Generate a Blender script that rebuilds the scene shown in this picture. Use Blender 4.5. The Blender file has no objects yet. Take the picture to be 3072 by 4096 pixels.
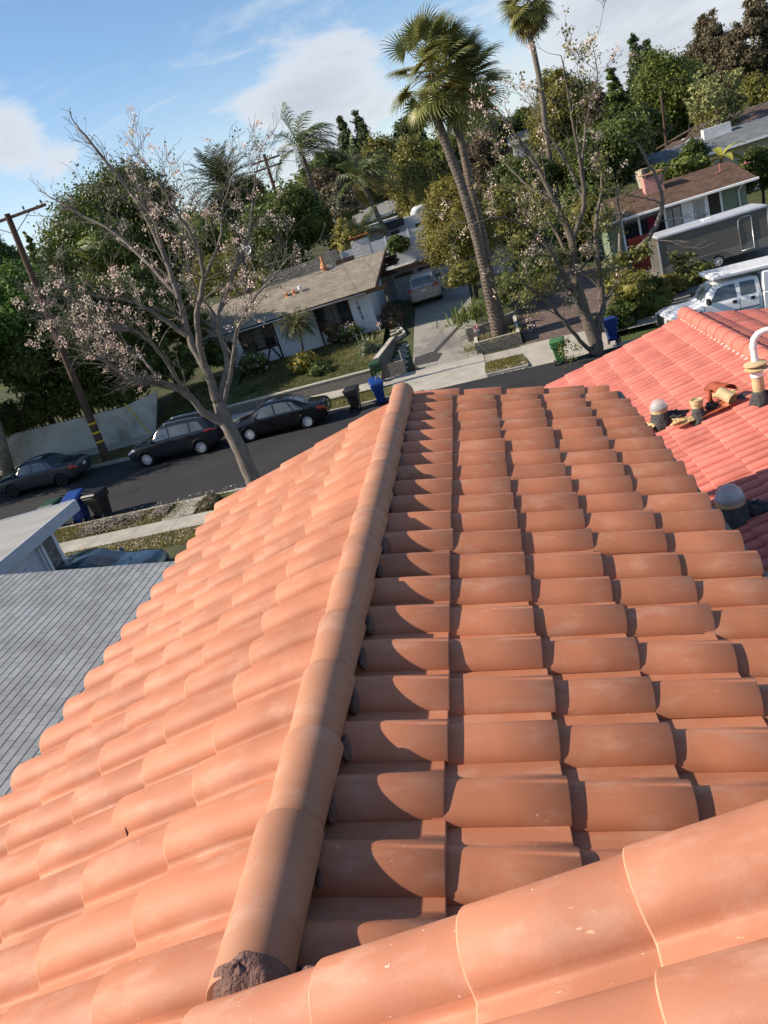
import bpy, math, random
import numpy as np
from mathutils import Vector, Matrix
R = math.radians
scene = bpy.context.scene
COL = scene.collection

# ------------------------------------------------------------------ camera
F_PX = 768.7
CAM = np.array([1.055, -3.542, 1.627])
def _rot(ax, t):
    k = np.array(ax, float); K = np.array([[0, -k[2], k[1]], [k[2], 0, -k[0]], [-k[1], k[0], 0]])
    return np.eye(3) + math.sin(t) * K + (1 - math.cos(t)) * K @ K
CM = _rot((0, 0, 1), R(11.76)) @ _rot((1, 0, 0), R(-20.49)) @ _rot((0, 1, 0), R(18.39)) @ np.array([[1, 0, 0], [0, 0, -1], [0, 1, 0]], float)
cd = bpy.data.cameras.new('camera'); cam = bpy.data.objects.new('camera', cd); COL.objects.link(cam)
cd.sensor_fit = 'VERTICAL'; cd.sensor_height = 36.0; cd.lens = 36.0 * F_PX / 1024
cd.clip_start = 0.05; cd.clip_end = 4000
m4 = np.eye(4); m4[:3, :3] = CM; m4[:3, 3] = CAM
cam.matrix_world = Matrix(m4.tolist()); scene.camera = cam

# ------------------------------------------------------------------ sun, sky, exposure
SUN_EL, SUN_AZ = 36.5, 7.0            # sun stands towards -X, slightly towards -Y
SUN_DIR = Vector((-math.cos(R(SUN_EL)) * math.cos(R(SUN_AZ)), -math.cos(R(SUN_EL)) * math.sin(R(SUN_AZ)), math.sin(R(SUN_EL))))
sl = bpy.data.lights.new('sun', 'SUN'); sl.energy = 5.0; sl.angle = R(0.5); sl.color = (1.0, 0.87, 0.71)
so = bpy.data.objects.new('sun', sl); COL.objects.link(so); so.location = (-40, -6, 30)
so.rotation_euler = (-SUN_DIR).to_track_quat('-Z', 'Y').to_euler()
scene.view_settings.view_transform = 'Standard'; scene.view_settings.look = 'None'
scene.view_settings.exposure = 0.62; scene.view_settings.gamma = 1.0
scene.cycles.max_bounces = 6; scene.cycles.transparent_max_bounces = 8

def pixel_ray(px, py):
    d = np.array([(px * 0.46294 - 384) / F_PX, -(py * 0.46294 - 512) / F_PX, -1.0]); return CM @ d
def A(px, py, y):                      # a point of the place: line of sight of a survey mark, at the measured distance y
    d = pixel_ray(px, py); return CAM + (y - CAM[1]) / d[1] * d

wd = bpy.data.worlds.new('World'); scene.world = wd; wd.use_nodes = True
nt = wd.node_tree; nt.nodes.clear()
def N(t, **kw):
    n = nt.nodes.new(t)
    for k, v in kw.items(): setattr(n, k, v)
    return n
def wmath(op, a, b=None, clamp=False):
    n = N('ShaderNodeMath', operation=op); n.use_clamp = clamp
    for i, v in enumerate((a, b)):
        if v is None: continue
        if isinstance(v, (int, float)): n.inputs[i].default_value = v
        else: nt.links.new(v, n.inputs[i])
    return n.outputs[0]
sky = N('ShaderNodeTexSky', sky_type='NISHITA'); sky.sun_disc = False
sky.sun_elevation = R(SUN_EL); sky.sun_rotation = R(263); sky.air_density = 1.0; sky.dust_density = 0.4; sky.ozone_density = 2.5
tc = N('ShaderNodeTexCoord'); sep = N('ShaderNodeSeparateXYZ'); nt.links.new(tc.outputs['Generated'], sep.inputs[0])
zc = wmath('ADD', wmath('MAXIMUM', sep.outputs[2], 0.0), 0.16)
comb = N('ShaderNodeCombineXYZ')
nt.links.new(wmath('DIVIDE', sep.outputs[0], zc), comb.inputs[0]); nt.links.new(wmath('DIVIDE', sep.outputs[1], zc), comb.inputs[1])
n1 = N('ShaderNodeTexNoise'); n1.inputs['Scale'].default_value = 1.25; n1.inputs['Detail'].default_value = 10; n1.inputs['Roughness'].default_value = 0.62; n1.inputs['Distortion'].default_value = 0.35
nt.links.new(comb.outputs[0], n1.inputs['Vector'])
mp = N('ShaderNodeMapping'); mp.inputs['Rotation'].default_value = (0, 0, R(62)); mp.inputs['Scale'].default_value = (0.55, 1.9, 1)
nt.links.new(comb.outputs[0], mp.inputs[0])
n2 = N('ShaderNodeTexNoise'); n2.inputs['Scale'].default_value = 1.5; n2.inputs['Detail'].default_value = 7; n2.inputs['Roughness'].default_value = 0.6; n2.inputs['Distortion'].default_value = 1.2
nt.links.new(mp.outputs[0], n2.inputs['Vector'])
def bank(px, py, rad, amp):            # a cloud bank standing in one direction of the sky
    d = pixel_ray(px, py); d = d / np.linalg.norm(d)
    n = N('ShaderNodeVectorMath', operation='DISTANCE'); nt.links.new(tc.outputs['Generated'], n.inputs[0]); n.inputs[1].default_value = tuple(d)
    m = N('ShaderNodeMapRange'); m.interpolation_type = 'SMOOTHSTEP'
    nt.links.new(n.outputs['Value'], m.inputs[0]); m.inputs[1].default_value = rad; m.inputs[2].default_value = 0.0; m.inputs[3].default_value = 0; m.inputs[4].default_value = amp
    return m.outputs[0]
acc = None
for b in [(700, 250, .19, .55), (640, 225, .08, .40), (800, 205, .10, .42), (560, 330, .16, .30), (25, 290, .085, .42), (110, 340, .07, .28), (430, 380, .10, .22), (1400, 110, .36, .56), (1170, 150, .18, .38), (1620, 20, .3, .28), (420, 420, .14, .15), (-600, 300, .4, .3), (2300, -300, .6, .4)]:
    v = bank(*b); acc = v if acc is None else wmath('MAXIMUM', acc, v)
dens = wmath('ADD', n1.outputs[0], acc)
cm = N('ShaderNodeMapRange'); cm.interpolation_type = 'SMOOTHSTEP'; nt.links.new(dens, cm.inputs[0])
cm.inputs[1].default_value = 0.70; cm.inputs[2].default_value = 0.94; cm.inputs[3].default_value = 0; cm.inputs[4].default_value = 0.88
wisp = N('ShaderNodeMapRange'); wisp.interpolation_type = 'SMOOTHSTEP'; nt.links.new(n2.outputs[0], wisp.inputs[0])
wisp.inputs[1].default_value = 0.50; wisp.inputs[2].default_value = 0.76; wisp.inputs[3].default_value = 0; wisp.inputs[4].default_value = 0.5
cover = wmath('MAXIMUM', cm.outputs[0], wisp.outputs[0])
# towards the horizon the air itself turns pale
hz = N('ShaderNodeMapRange'); hz.interpolation_type = 'SMOOTHSTEP'; nt.links.new(sep.outputs[2], hz.inputs[0])
hz.inputs[1].default_value = 0.24; hz.inputs[2].default_value = -0.02; hz.inputs[3].default_value = 0; hz.inputs[4].default_value = 0.5
cover = wmath('MAXIMUM', cover, hz.outputs[0])
shade = N('ShaderNodeMapRange'); nt.links.new(dens, shade.inputs[0]); shade.inputs[1].default_value = 0.72; shade.inputs[2].default_value = 1.25
cr = N('ShaderNodeMix', data_type='RGBA'); nt.links.new(shade.outputs[0], cr.inputs['Factor'])
cr.inputs['A'].default_value = (8.6, 8.7, 8.9, 1); cr.inputs['B'].default_value = (4.6, 5.0, 5.9, 1)
hsv = N('ShaderNodeHueSaturation'); hsv.inputs['Saturation'].default_value = 1.08; hsv.inputs['Value'].default_value = 1.5; nt.links.new(sky.outputs[0], hsv.inputs['Color'])
mx = N('ShaderNodeMix', data_type='RGBA'); nt.links.new(cover, mx.inputs['Factor']); nt.links.new(hsv.outputs[0], mx.inputs['A']); nt.links.new(cr.outputs['Result'], mx.inputs['B'])
bg = N('ShaderNodeBackground'); bg.inputs['Strength'].default_value = 0.070; nt.links.new(mx.outputs['Result'], bg.inputs['Color'])
wo = N('ShaderNodeOutputWorld'); nt.links.new(bg.outputs[0], wo.inputs[0])

# ------------------------------------------------------------------ object helpers
def tag(o, label=None, cat=None, group=None, kind=None):
    if label: o['label'] = label
    if cat: o['category'] = cat
    if group: o['group'] = group
    if kind: o['kind'] = kind
    return o
def thing(name, label, cat, loc=(0, 0, 0), rotz=0.0, tilt=0.0, group=None):
    o = bpy.data.objects.new(name, None); o.empty_display_size = 0.3; COL.objects.link(o)
    o.location = tuple(float(v) for v in loc); o.rotation_euler = (0, tilt, rotz)
    return tag(o, label, cat, group)
def world_of(o):
    m = Matrix.LocRotScale(o.location, o.rotation_euler, None)
    return m if o.parent is None else world_of(o.parent) @ m
def copy_tree(o, parent=None):
    c = o.copy(); COL.objects.link(c)
    if parent is not None: c.parent = parent
    for ch in [x for x in COL.objects if x.parent == o]: copy_tree(ch, c)
    return c
class MB:
    def __init__(s): s.v = []; s.f = []; s.m = []; s.n = 0
    def add(s, V, Fc, mi=0):
        b = s.n; V = [tuple(float(c) for c in p) for p in V]; s.v += V; s.n += len(V)
        s.f += [tuple(b + i for i in f) for f in Fc]; s.m += [mi] * len(Fc); return s
    def box(s, lo, hi, mi=0, rz=0.0, org=None, bev=0.0):
        x0, y0, z0 = lo; x1, y1, z1 = hi
        V = [(x0, y0, z0), (x1, y0, z0), (x1, y1, z0), (x0, y1, z0), (x0, y0, z1), (x1, y0, z1), (x1, y1, z1), (x0, y1, z1)]
        if bev > 0:
            b = bev; V = []
            for z, k in ((z0, b), (z0 + b, 0), (z1 - b, 0), (z1, b)):
                for (x, y) in ((x0 + b, y0 + k), (x1 - b, y0 + k), (x1 - k, y0 + b), (x1 - k, y1 - b), (x1 - b, y1 - k), (x0 + b, y1 - k), (x0 + k, y1 - b), (x0 + k, y0 + b)): V.append((x, y, z))
            Fc = [tuple(range(7, -1, -1)), tuple(range(24, 32))]
            for r in range(3): Fc += [(r * 8 + i, r * 8 + (i + 1) % 8, r * 8 + 8 + (i + 1) % 8, r * 8 + 8 + i) for i in range(8)]
        else: Fc = [(0, 3, 2, 1), (4, 5, 6, 7), (0, 1, 5, 4), (1, 2, 6, 5), (2, 3, 7, 6), (3, 0, 4, 7)]
        if rz:
            ox, oy = org if org else ((x0 + x1) / 2, (y0 + y1) / 2); c, q = math.cos(rz), math.sin(rz)
            V = [(ox + (x - ox) * c - (y - oy) * q, oy + (x - ox) * q + (y - oy) * c, z) for x, y, z in V]
        return s.add(V, Fc, mi)
    def prism(s, poly, d, mi=0):               # polygon (list of 3-D points) pushed along vector d
        n = len(poly); d = np.array(d, float)
        V = [np.array(p, float) for p in poly] + [np.array(p, float) + d for p in poly]
        return s.add(V, [tuple(range(n - 1, -1, -1)), tuple(range(n, 2 * n))] + [(i, (i + 1) % n, n + (i + 1) % n, n + i) for i in range(n)], mi)
    def tube(s, pts, rad, n=8, mi=0, cap=True):
        P = [np.array(p, float) for p in pts]; rad = [rad] * len(P) if isinstance(rad, (int, float)) else list(rad)
        t0 = P[1] - P[0]; t0 /= np.linalg.norm(t0) + 1e-12
        u = np.cross(t0, (0, 0, 1.0)); 
        if np.linalg.norm(u) < 1e-3: u = np.array([1.0, 0, 0])
        u /= np.linalg.norm(u); V = []
        for i, p in enumerate(P):
            t = (P[min(i + 1, len(P) - 1)] - P[max(i - 1, 0)]); t = t / (np.linalg.norm(t) + 1e-12)
            u = u - t * (u @ t); u /= np.linalg.norm(u) + 1e-12; w = np.cross(t, u)
            for k in range(n):
                a = 2 * math.pi * k / n; V.append(p + rad[i] * (math.cos(a) * u + math.sin(a) * w))
        Fc = [(i * n + k, i * n + (k + 1) % n, (i + 1) * n + (k + 1) % n, (i + 1) * n + k) for i in range(len(P) - 1) for k in range(n)]
        if cap: Fc += [tuple(range(n - 1, -1, -1)), tuple((len(P) - 1) * n + k for k in range(n))]
        return s.add(V, Fc, mi)
    def lathe(s, prof, c=(0, 0, 0), n=16, mi=0, axis='z', caps=True):
        V = []
        for r, h in prof:
            for k in range(n):
                a = 2 * math.pi * k / n; p = (r * math.cos(a), r * math.sin(a), h)
                if axis == 'y': p = (p[0], p[2], p[1])
                if axis == 'x': p = (p[2], p[0], p[1])
                V.append((c[0] + p[0], c[1] + p[1], c[2] + p[2]))
        Fc = [(i * n + k, i * n + (k + 1) % n, (i + 1) * n + (k + 1) % n, (i + 1) * n + k) for i in range(len(prof) - 1) for k in range(n)]
        if caps: Fc += [tuple(range(n - 1, -1, -1)), tuple((len(prof) - 1) * n + k for k in range(n))]
        return s.add(V, Fc, mi)
    def grid(s, P, mi=0, flip=False):          # P[i][j] points
        a, b = len(P), len(P[0]); V = [p for r in P for p in r]
        Fc = [(i * b + j, i * b + j + 1, (i + 1) * b + j + 1, (i + 1) * b + j) for i in range(a - 1) for j in range(b - 1)]
        if flip: Fc = [f[::-1] for f in Fc]
        return s.add(V, Fc, mi)
    def lump(s, c, r, seed=0, rough=.25, n=10, mi=0):
        rg = random.Random(seed); ph = [(rg.uniform(0, 6.28), rg.uniform(0, 6.28), rg.choice((2, 3, 4, 5)), rg.choice((2, 3, 5))) for _ in range(5)]
        prof = []
        V = []
        for i in range(n + 1):
            th = math.pi * i / n
            for k in range(2 * n):
                a = math.pi * k / n; q = 1 + rough * sum(math.sin(a * fa + p1) * math.sin(th * fb + p2) for p1, p2, fa, fb in ph) / 3
                V.append((c[0] + r[0] * q * math.sin(th) * math.cos(a), c[1] + r[1] * q * math.sin(th) * math.sin(a), c[2] + r[2] * q * math.cos(th)))
        w = 2 * n
        Fc = [(i * w + k, (i + 1) * w + k, (i + 1) * w + (k + 1) % w, i * w + (k + 1) % w) for i in range(n) for k in range(w)]
        return s.add(V, Fc, mi)
    def build(s, name, mats, parent=None, local=False, smooth=False, kind=None):
        me = bpy.data.meshes.new(name); V = np.array(s.v, float).reshape(-1, 3)
        if parent is not None and not local:
            mi = np.array(world_of(parent).inverted()); V = V @ mi[:3, :3].T + mi[:3, 3]
        me.from_pydata(V.tolist(), [], s.f); me.update()
        mats = mats if isinstance(mats, (list, tuple)) else [mats]
        for m in mats: me.materials.append(m)
        me.polygons.foreach_set('material_index', s.m)
        if smooth:
            me.polygons.foreach_set('use_smooth', [True] * len(me.polygons))
            if smooth is not True: me.set_sharp_from_angle(angle=R(smooth))
        o = bpy.data.objects.new(name, me); COL.objects.link(o)
        if parent is not None: o.parent = parent
        if kind: o['kind'] = kind
        return o
def quads(name, V, mat, parent=None, per=4, kind=None, local=False):   # V: (n*per,3) array of separate leaf faces
    V = np.asarray(V, np.float64)
    if parent is not None and not local:
        mi = np.array(world_of(parent).inverted()); V = V @ mi[:3, :3].T + mi[:3, 3]
    n = len(V) // per; me = bpy.data.meshes.new(name)
    me.vertices.add(n * per); me.vertices.foreach_set('co', V.ravel().astype(np.float32))
    me.loops.add(n * per); me.loops.foreach_set('vertex_index', np.arange(n * per, dtype=np.int32))
    me.polygons.add(n); me.polygons.foreach_set('loop_start', np.arange(0, n * per, per, dtype=np.int32))
    me.update(calc_edges=True); me.materials.append(mat)
    o = bpy.data.objects.new(name, me); COL.objects.link(o)
    if parent is not None: o.parent = parent
    if kind: o['kind'] = kind
    return o

# ------------------------------------------------------------------ materials
def lin(c):
    return tuple((x / 12.92 if x <= .04045 else ((x + .055) / 1.055) ** 2.4) for x in c)
_mc = {}
def mat(name, col, rough=.6, spec=.3, var=.12, scale=4.0, metal=0.0, bump=0.0, bscale=60.0, col2=None, c2scale=2.0, c2lo=.5, c2hi=.7, island=0.0, stretch=None, coat=0.0, transl=0.0, emit=None):
    if name in _mc: return _mc[name]
    m = bpy.data.materials.new(name); m.use_nodes = True; t = m.node_tree; t.nodes.clear(); L = t.links.new
    out = t.nodes.new('ShaderNodeOutputMaterial'); p = t.nodes.new('ShaderNodeBsdfPrincipled')
    p.inputs['Roughness'].default_value = rough; p.inputs['Specular IOR Level'].default_value = spec; p.inputs['Metallic'].default_value = metal
    p.inputs['Coat Weight'].default_value = coat; p.inputs['Coat Roughness'].default_value = .08
    co = t.nodes.new('ShaderNodeTexCoord'); vec = co.outputs['Object']
    if stretch:
        mp = t.nodes.new('ShaderNodeMapping'); mp.inputs['Scale'].default_value = stretch; L(vec, mp.inputs[0]); vec = mp.outputs[0]
    ns = t.nodes.new('ShaderNodeTexNoise'); ns.inputs['Scale'].default_value = scale; ns.inputs['Detail'].default_value = 5; L(vec, ns.inputs['Vector'])
    mr = t.nodes.new('ShaderNodeMapRange'); L(ns.outputs[0], mr.inputs[0]); mr.inputs[1].default_value = .3; mr.inputs[2].default_value = .7; mr.inputs[3].default_value = 1 - var; mr.inputs[4].default_value = 1 + var
    base = t.nodes.new('ShaderNodeRGB'); base.outputs[0].default_value = (*col, 1); c = base.outputs[0]
    if col2:
        n2 = t.nodes.new('ShaderNodeTexNoise'); n2.inputs['Scale'].default_value = c2scale; n2.inputs['Detail'].default_value = 6; n2.inputs['Roughness'].default_value = .65; L(vec, n2.inputs['Vector'])
        m2 = t.nodes.new('ShaderNodeMapRange'); m2.interpolation_type = 'SMOOTHSTEP'; L(n2.outputs[0], m2.inputs[0]); m2.inputs[1].default_value = c2lo; m2.inputs[2].default_value = c2hi
        x = t.nodes.new('ShaderNodeMix'); x.data_type = 'RGBA'; L(m2.outputs[0], x.inputs['Factor']); L(c, x.inputs['A']); x.inputs['B'].default_value = (*col2, 1); c = x.outputs['Result']
    f = mr.outputs[0]
    if island:
        g = t.nodes.new('ShaderNodeNewGeometry'); r = t.nodes.new('ShaderNodeMapRange'); L(g.outputs['Random Per Island'], r.inputs[0]); r.inputs[3].default_value = 1 - island; r.inputs[4].default_value = 1 + island
        q = t.nodes.new('ShaderNodeMath'); q.operation = 'MULTIPLY'; L(f, q.inputs[0]); L(r.outputs[0], q.inputs[1]); f = q.outputs[0]
    s = t.nodes.new('ShaderNodeVectorMath'); s.operation = 'SCALE'; L(c, s.inputs[0]); L(f, s.inputs['Scale']); L(s.outputs[0], p.inputs['Base Color'])
    if bump:
        nb = t.nodes.new('ShaderNodeTexNoise'); nb.inputs['Scale'].default_value = bscale; nb.inputs['Detail'].default_value = 4; L(vec, nb.inputs['Vector'])
        b = t.nodes.new('ShaderNodeBump'); b.inputs['Strength'].default_value = bump; b.inputs['Distance'].default_value = .02; L(nb.outputs[0], b.inputs['Height']); L(b.outputs[0], p.inputs['Normal'])
    if emit: p.inputs['Emission Color'].default_value = (*emit, 1); p.inputs['Emission Strength'].default_value = 1
    if transl:
        tr = t.nodes.new('ShaderNodeBsdfTranslucent'); L(s.outputs[0], tr.inputs[0]); ms = t.nodes.new('ShaderNodeMixShader'); ms.inputs[0].default_value = transl
        L(p.outputs[0], ms.inputs[1]); L(tr.outputs[0], ms.inputs[2]); L(ms.outputs[0], out.inputs[0])
    else: L(p.outputs[0], out.inputs[0])
    _mc[name] = m; return m
def leafm(name, col, island=.45, transl=.3, rough=.5, var=.3, scale=.7, spec=.3):
    col = tuple(c * k for c, k in zip(col, (1.5, 1.46, 1.34)))
    return mat(name, col, rough=rough, spec=spec, var=var, scale=scale, island=island, transl=transl, bump=.8, bscale=5)
def brickm(name, col, mortar, bw, bh, ms=.02, rough=.85, rot=0.0, var=.2, axes=None, bump=.4, off=.5, col2=None, spec=.2):
    if name in _mc: return _mc[name]
    m = bpy.data.materials.new(name); m.use_nodes = True; t = m.node_tree; L = t.links.new; p = t.nodes['Principled BSDF']
    p.inputs['Roughness'].default_value = rough; p.inputs['Specular IOR Level'].default_value = spec
    co = t.nodes.new('ShaderNodeTexCoord'); vec = co.outputs['Object']
    if axes:                                     # pick which object axes run along and across the courses
        sp = t.nodes.new('ShaderNodeSeparateXYZ'); L(vec, sp.inputs[0]); cb = t.nodes.new('ShaderNodeCombineXYZ')
        L(sp.outputs[axes[0]], cb.inputs[0]); L(sp.outputs[axes[1]], cb.inputs[1]); vec = cb.outputs[0]
    b = t.nodes.new('ShaderNodeTexBrick'); L(vec, b.inputs['Vector']); b.inputs['Scale'].default_value = 1; b.inputs['Brick Width'].default_value = bw; b.inputs['Row Height'].default_value = bh
    b.inputs['Mortar Size'].default_value = ms; b.inputs['Mortar Smooth'].default_value = .15; b.inputs['Bias'].default_value = 0; b.offset = off
    b.inputs['Color1'].default_value = (*[c * (1 - var) for c in col], 1); b.inputs['Color2'].default_value = (*[c * (1 + var) for c in (col2 or col)], 1); b.inputs['Mortar'].default_value = (*mortar, 1)
    ns = t.nodes.new('ShaderNodeTexNoise'); ns.inputs['Scale'].default_value = 1.3; ns.inputs['Detail'].default_value = 7; ns.inputs['Roughness'].default_value = .7; L(co.outputs['Object'], ns.inputs['Vector'])
    mr = t.nodes.new('ShaderNodeMapRange'); L(ns.outputs[0], mr.inputs[0]); mr.inputs[1].default_value = .3; mr.inputs[2].default_value = .7; mr.inputs[3].default_value = .78; mr.inputs[4].default_value = 1.2
    s = t.nodes.new('ShaderNodeVectorMath'); s.operation = 'SCALE'; L(b.outputs[0], s.inputs[0]); L(mr.outputs[0], s.inputs['Scale']); L(s.outputs[0], p.inputs['Base Color'])
    if bump:
        bn = t.nodes.new('ShaderNodeBump'); bn.invert = True; bn.inputs['Strength'].default_value = bump; bn.inputs['Distance'].default_value = .02; L(b.outputs['Fac'], bn.inputs['Height']); L(bn.outputs[0], p.inputs['Normal'])
    _mc[name] = m; return m
def crackm(name, col, dark, scale=1.2, width=.012, rough=.9, stain=None):
    if name in _mc: return _mc[name]
    m = mat(name, col, rough=rough, spec=.2, var=.22, scale=14, bump=.35, bscale=90, col2=stain, c2scale=.35, c2lo=.5, c2hi=.66)
    t = m.node_tree; L = t.links.new; p = [n for n in t.nodes if n.type == 'BSDF_PRINCIPLED'][0]; src = p.inputs['Base Color'].links[0].from_socket
    co = [n for n in t.nodes if n.type == 'TEX_COORD'][0]
    nz = t.nodes.new('ShaderNodeTexNoise'); nz.inputs['Scale'].default_value = 2.5; nz.inputs['Detail'].default_value = 4; L(co.outputs['Object'], nz.inputs['Vector'])
    ad = t.nodes.new('ShaderNodeVectorMath'); ad.operation = 'ADD'; L(co.outputs['Object'], ad.inputs[0]); L(nz.outputs['Color'], ad.inputs[1])
    v = t.nodes.new('ShaderNodeTexVoronoi'); v.feature = 'DISTANCE_TO_EDGE'; v.inputs['Scale'].default_value = scale; L(ad.outputs[0], v.inputs['Vector'])
    mr = t.nodes.new('ShaderNodeMapRange'); L(v.outputs['Distance'], mr.inputs[0]); mr.inputs[1].default_value = width; mr.inputs[2].default_value = 0; mr.inputs[3].default_value = 0; mr.inputs[4].default_value = .75
    x = t.nodes.new('ShaderNodeMix'); x.data_type = 'RGBA'; L(mr.outputs[0], x.inputs['Factor']); L(src, x.inputs['A']); x.inputs['B'].default_value = (*dark, 1); L(x.outputs['Result'], p.inputs['Base Color'])
    return m
def glassm(name, col=(.02, .025, .03), rough=.06): return mat(name, col, rough=rough, spec=.7, var=.1, scale=2)
# ================================================================== GROUND
def zs(x): return -6.48 - .048 * max(-45.0, min(45.0, x))
def ground(x, y):
    z = zs(x)
    if y < 18: return z + .12 + .5 * min(1, max(0, (18 - y) / 8))
    if y < 22.2: return z + .12
    if y < 31.05: return z - .12
    if y < 35.3: return z - .12
    k = 1.9 if x < 4 else max(.9, 1.9 - (x - 4) * .16)
    z += .12 + k * min(1, (y - 35.3) / 11.5)
    if y > 58: z += .075 * (min(y, 160) - 58)
    if y > 160: z += .02 * (y - 160)
    return z
m_soil = mat('soil', (.055, .052, .028), rough=.95, var=.3, scale=.8, col2=(.05, .07, .02), c2scale=.35, c2lo=.42, c2hi=.6, bump=.5, bscale=20)
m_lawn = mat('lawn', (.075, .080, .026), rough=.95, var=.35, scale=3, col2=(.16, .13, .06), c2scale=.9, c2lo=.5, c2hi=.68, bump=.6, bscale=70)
m_asphalt = mat('asphalt', (.026, .026, .029), rough=.85, spec=.25, var=.10, scale=.5, bump=.25, bscale=160, col2=(.034, .033, .033), c2scale=.3, c2lo=.45, c2hi=.7)
m_conc = brickm('sidewalk_concrete', (.35, .33, .285), (.17, .16, .14), 1.55, 3.0, ms=.012, var=.05, off=0, rough=.85)
m_curb = mat('curb_concrete', (.33, .315, .28), rough=.85, var=.2, scale=2.5, bump=.2)
xs = [-600, -300, -150, -90, -60] + [-50 + 2.5 * i for i in range(45)] + [70, 90, 150, 300, 600]
ys = [-60, -30, -10, 0, 8, 12, 16, 18, 22.19, 22.21, 31.04, 31.06, 35.29, 35.31] + [36 + 1.5 * i for i in range(17)] + [66, 75, 90, 110, 135, 160, 200, 260, 350, 600]
mb = MB(); mb.grid([[(x, y, ground(x, y)) for y in ys] for x in xs], flip=True)
for f in (): pass
o = mb.build('ground', m_soil, smooth=True); tag(o, kind='structure')
def strip(name, y0, y1, dz, m, x0=-60, x1=60, th=None):
    mb = MB(); n = 40; X = [x0 + (x1 - x0) * i / n for i in range(n + 1)]
    if th: 
        for a, b in zip(X[:-1], X[1:]):
            pass
        P = [[(x, y0, zs(x) + dz - th), (x, y0, zs(x) + dz), (x, y1, zs(x) + dz), (x, y1, zs(x) + dz - th)] for x in X]
    else: P = [[(x, y0, zs(x) + dz), (x, y1, zs(x) + dz)] for x in X]
    mb.grid(P, flip=True); return tag(mb.build(name, m), kind='structure')
strip('road', 22.0, 31.2, 0.0, m_asphalt)
mb = MB()
for (px_, py_, w_, h_) in ((-4.5, 26.2, 2.6, .9), (-15.5, 25.4, 1.8, .7), (1.2, 28.5, 2.2, .5)): mb.add([(px_ + a * w_ / 2, py_ + b * h_ / 2, zs(px_ + a * w_ / 2) + .004) for a, b in ((-1, -.9), (.9, -1), (1, .95), (-.95, 1))], [(0, 1, 2, 3)])
tag(mb.build('road_patch', mat('road_patch', (.018, .018, .019), rough=.9, var=.2, scale=4)), kind='structure')
strip('kerb', 22.02, 22.2, .14, m_curb, th=.3)
strip('kerb', 31.05, 31.23, .14, m_curb, x0=-60, x1=-4.2, th=.3)
strip('kerb', 31.05, 31.23, .14, m_curb, x0=0.33, x1=2.22, th=.3)
strip('kerb', 31.05, 31.23, .14, m_curb, x0=6.2, x1=60, th=.3)
strip('pavement', 19.15, 20.35, .145, m_conc)
strip('pavement', 33.55, 35.25, .145, m_conc)
strip('verge', 20.35, 22.02, .13, m_lawn)
strip('verge', 17.6, 19.15, .13, m_lawn, x0=-20, x1=-6)
strip('verge', 31.23, 33.55, .13, m_lawn, x0=-60, x1=-4.2)
strip('verge', 31.23, 33.55, .13, m_lawn, x0=.30, x1=2.25)
# drive aprons cut through the far kerb, and the path across the near verge
m_apron = mat('apron_concrete', (.36, .34, .295), rough=.85, var=.15, scale=1.4, bump=.15, col2=(.30, .28, .25), c2scale=.8, c2lo=.5, c2hi=.75)
def apron(x0, x1, z0=.012, z1=.16):
    mb = MB(); f = .75
    P = [[(x0 - f * 0, 31.0, zs(x0) + z0), (x1, 31.0, zs(x1) + z0)], [(x0 + .0, 33.4, zs(x0) + z1), (x1, 33.4, zs(x1) + z1)], [(x0, 35.3, zs(x0) + z1 + .012), (x1, 35.3, zs(x1) + z1 + .012)]]
    mb.grid(P); return tag(mb.build('pavement', m_apron), kind='structure')
apron(-4.2, .35); apron(2.2, 6.2)
mb = MB()
for i in range(3): mb.box((-11.6 + .42 * i, 20.36, zs(-11.2) + .1), (-11.2 + .42 * i, 22.05, zs(-11.2) + .165))
tag(mb.build('path', m_curb), kind='structure')
# worn cracked asphalt drive of the white house
m_drive = crackm('worn_drive_asphalt', (.27, .258, .23), (.07, .068, .062), scale=.9, stain=(.17, .165, .155))
def dz(x, y): return -6.33 - .03 * x + .165 * (min(y, 46.5) - 35.3) + .02 * max(0, y - 46.5)
mb = MB(); Y = [35.28, 36.5, 38, 40, 42, 44, 46.5, 48, 51.2]
mb.grid([[(x, y, dz(x, y) + (0.03 if y > 35.5 else .02)) for y in Y] for x in (-4.35, -3.4, -2, -.6, .3)], flip=True); tag(mb.build('drive', m_drive), kind='structure')
m_patch = mat('tar_patch', (.045, .045, .046), rough=.9, var=.25, scale=6)
mb = MB(); q = [(-2.35, 37.2), (-2.15, 36.9), (-.4, 40.6), (-.55, 40.85)]
mb.add([(x, y, dz(x, y) + .036) for x, y in q], [(0, 1, 2, 3)])
q = [(-3.3, 36.1), (-2.0, 36.0), (-1.7, 36.9), (-2.3, 37.5), (-3.2, 37.3)]
mb.add([(x, y, dz(x, y) + .040) for x, y in q], [(0, 1, 2, 3, 4)]); tag(mb.build('drive_patch', m_patch), kind='structure')
m_brickdrive = brickm('brick_paving', (.16, .115, .095), (.06, .055, .05), .24, .12, ms=.012, var=.25)
mb = MB(); mb.grid([[(x, y, ground(x, y) + .04) for y in (35.3, 36.5, 39, 42, 46, 48)] for x in (2.5, 4, 6.3, 8)], flip=True); tag(mb.build('drive', m_brickdrive), kind='structure')
mb = MB(); mb.grid([[(x, y, ground(x, y) + .035) for y in (36.5, 39, 42, 46, 49)] for x in (8.2, 10, 13, 18, 24)], flip=True); tag(mb.build('drive', mat('gravel_drive', (.20, .185, .16), rough=.95, var=.25, scale=6, bump=.4)), kind='structure')

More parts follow.
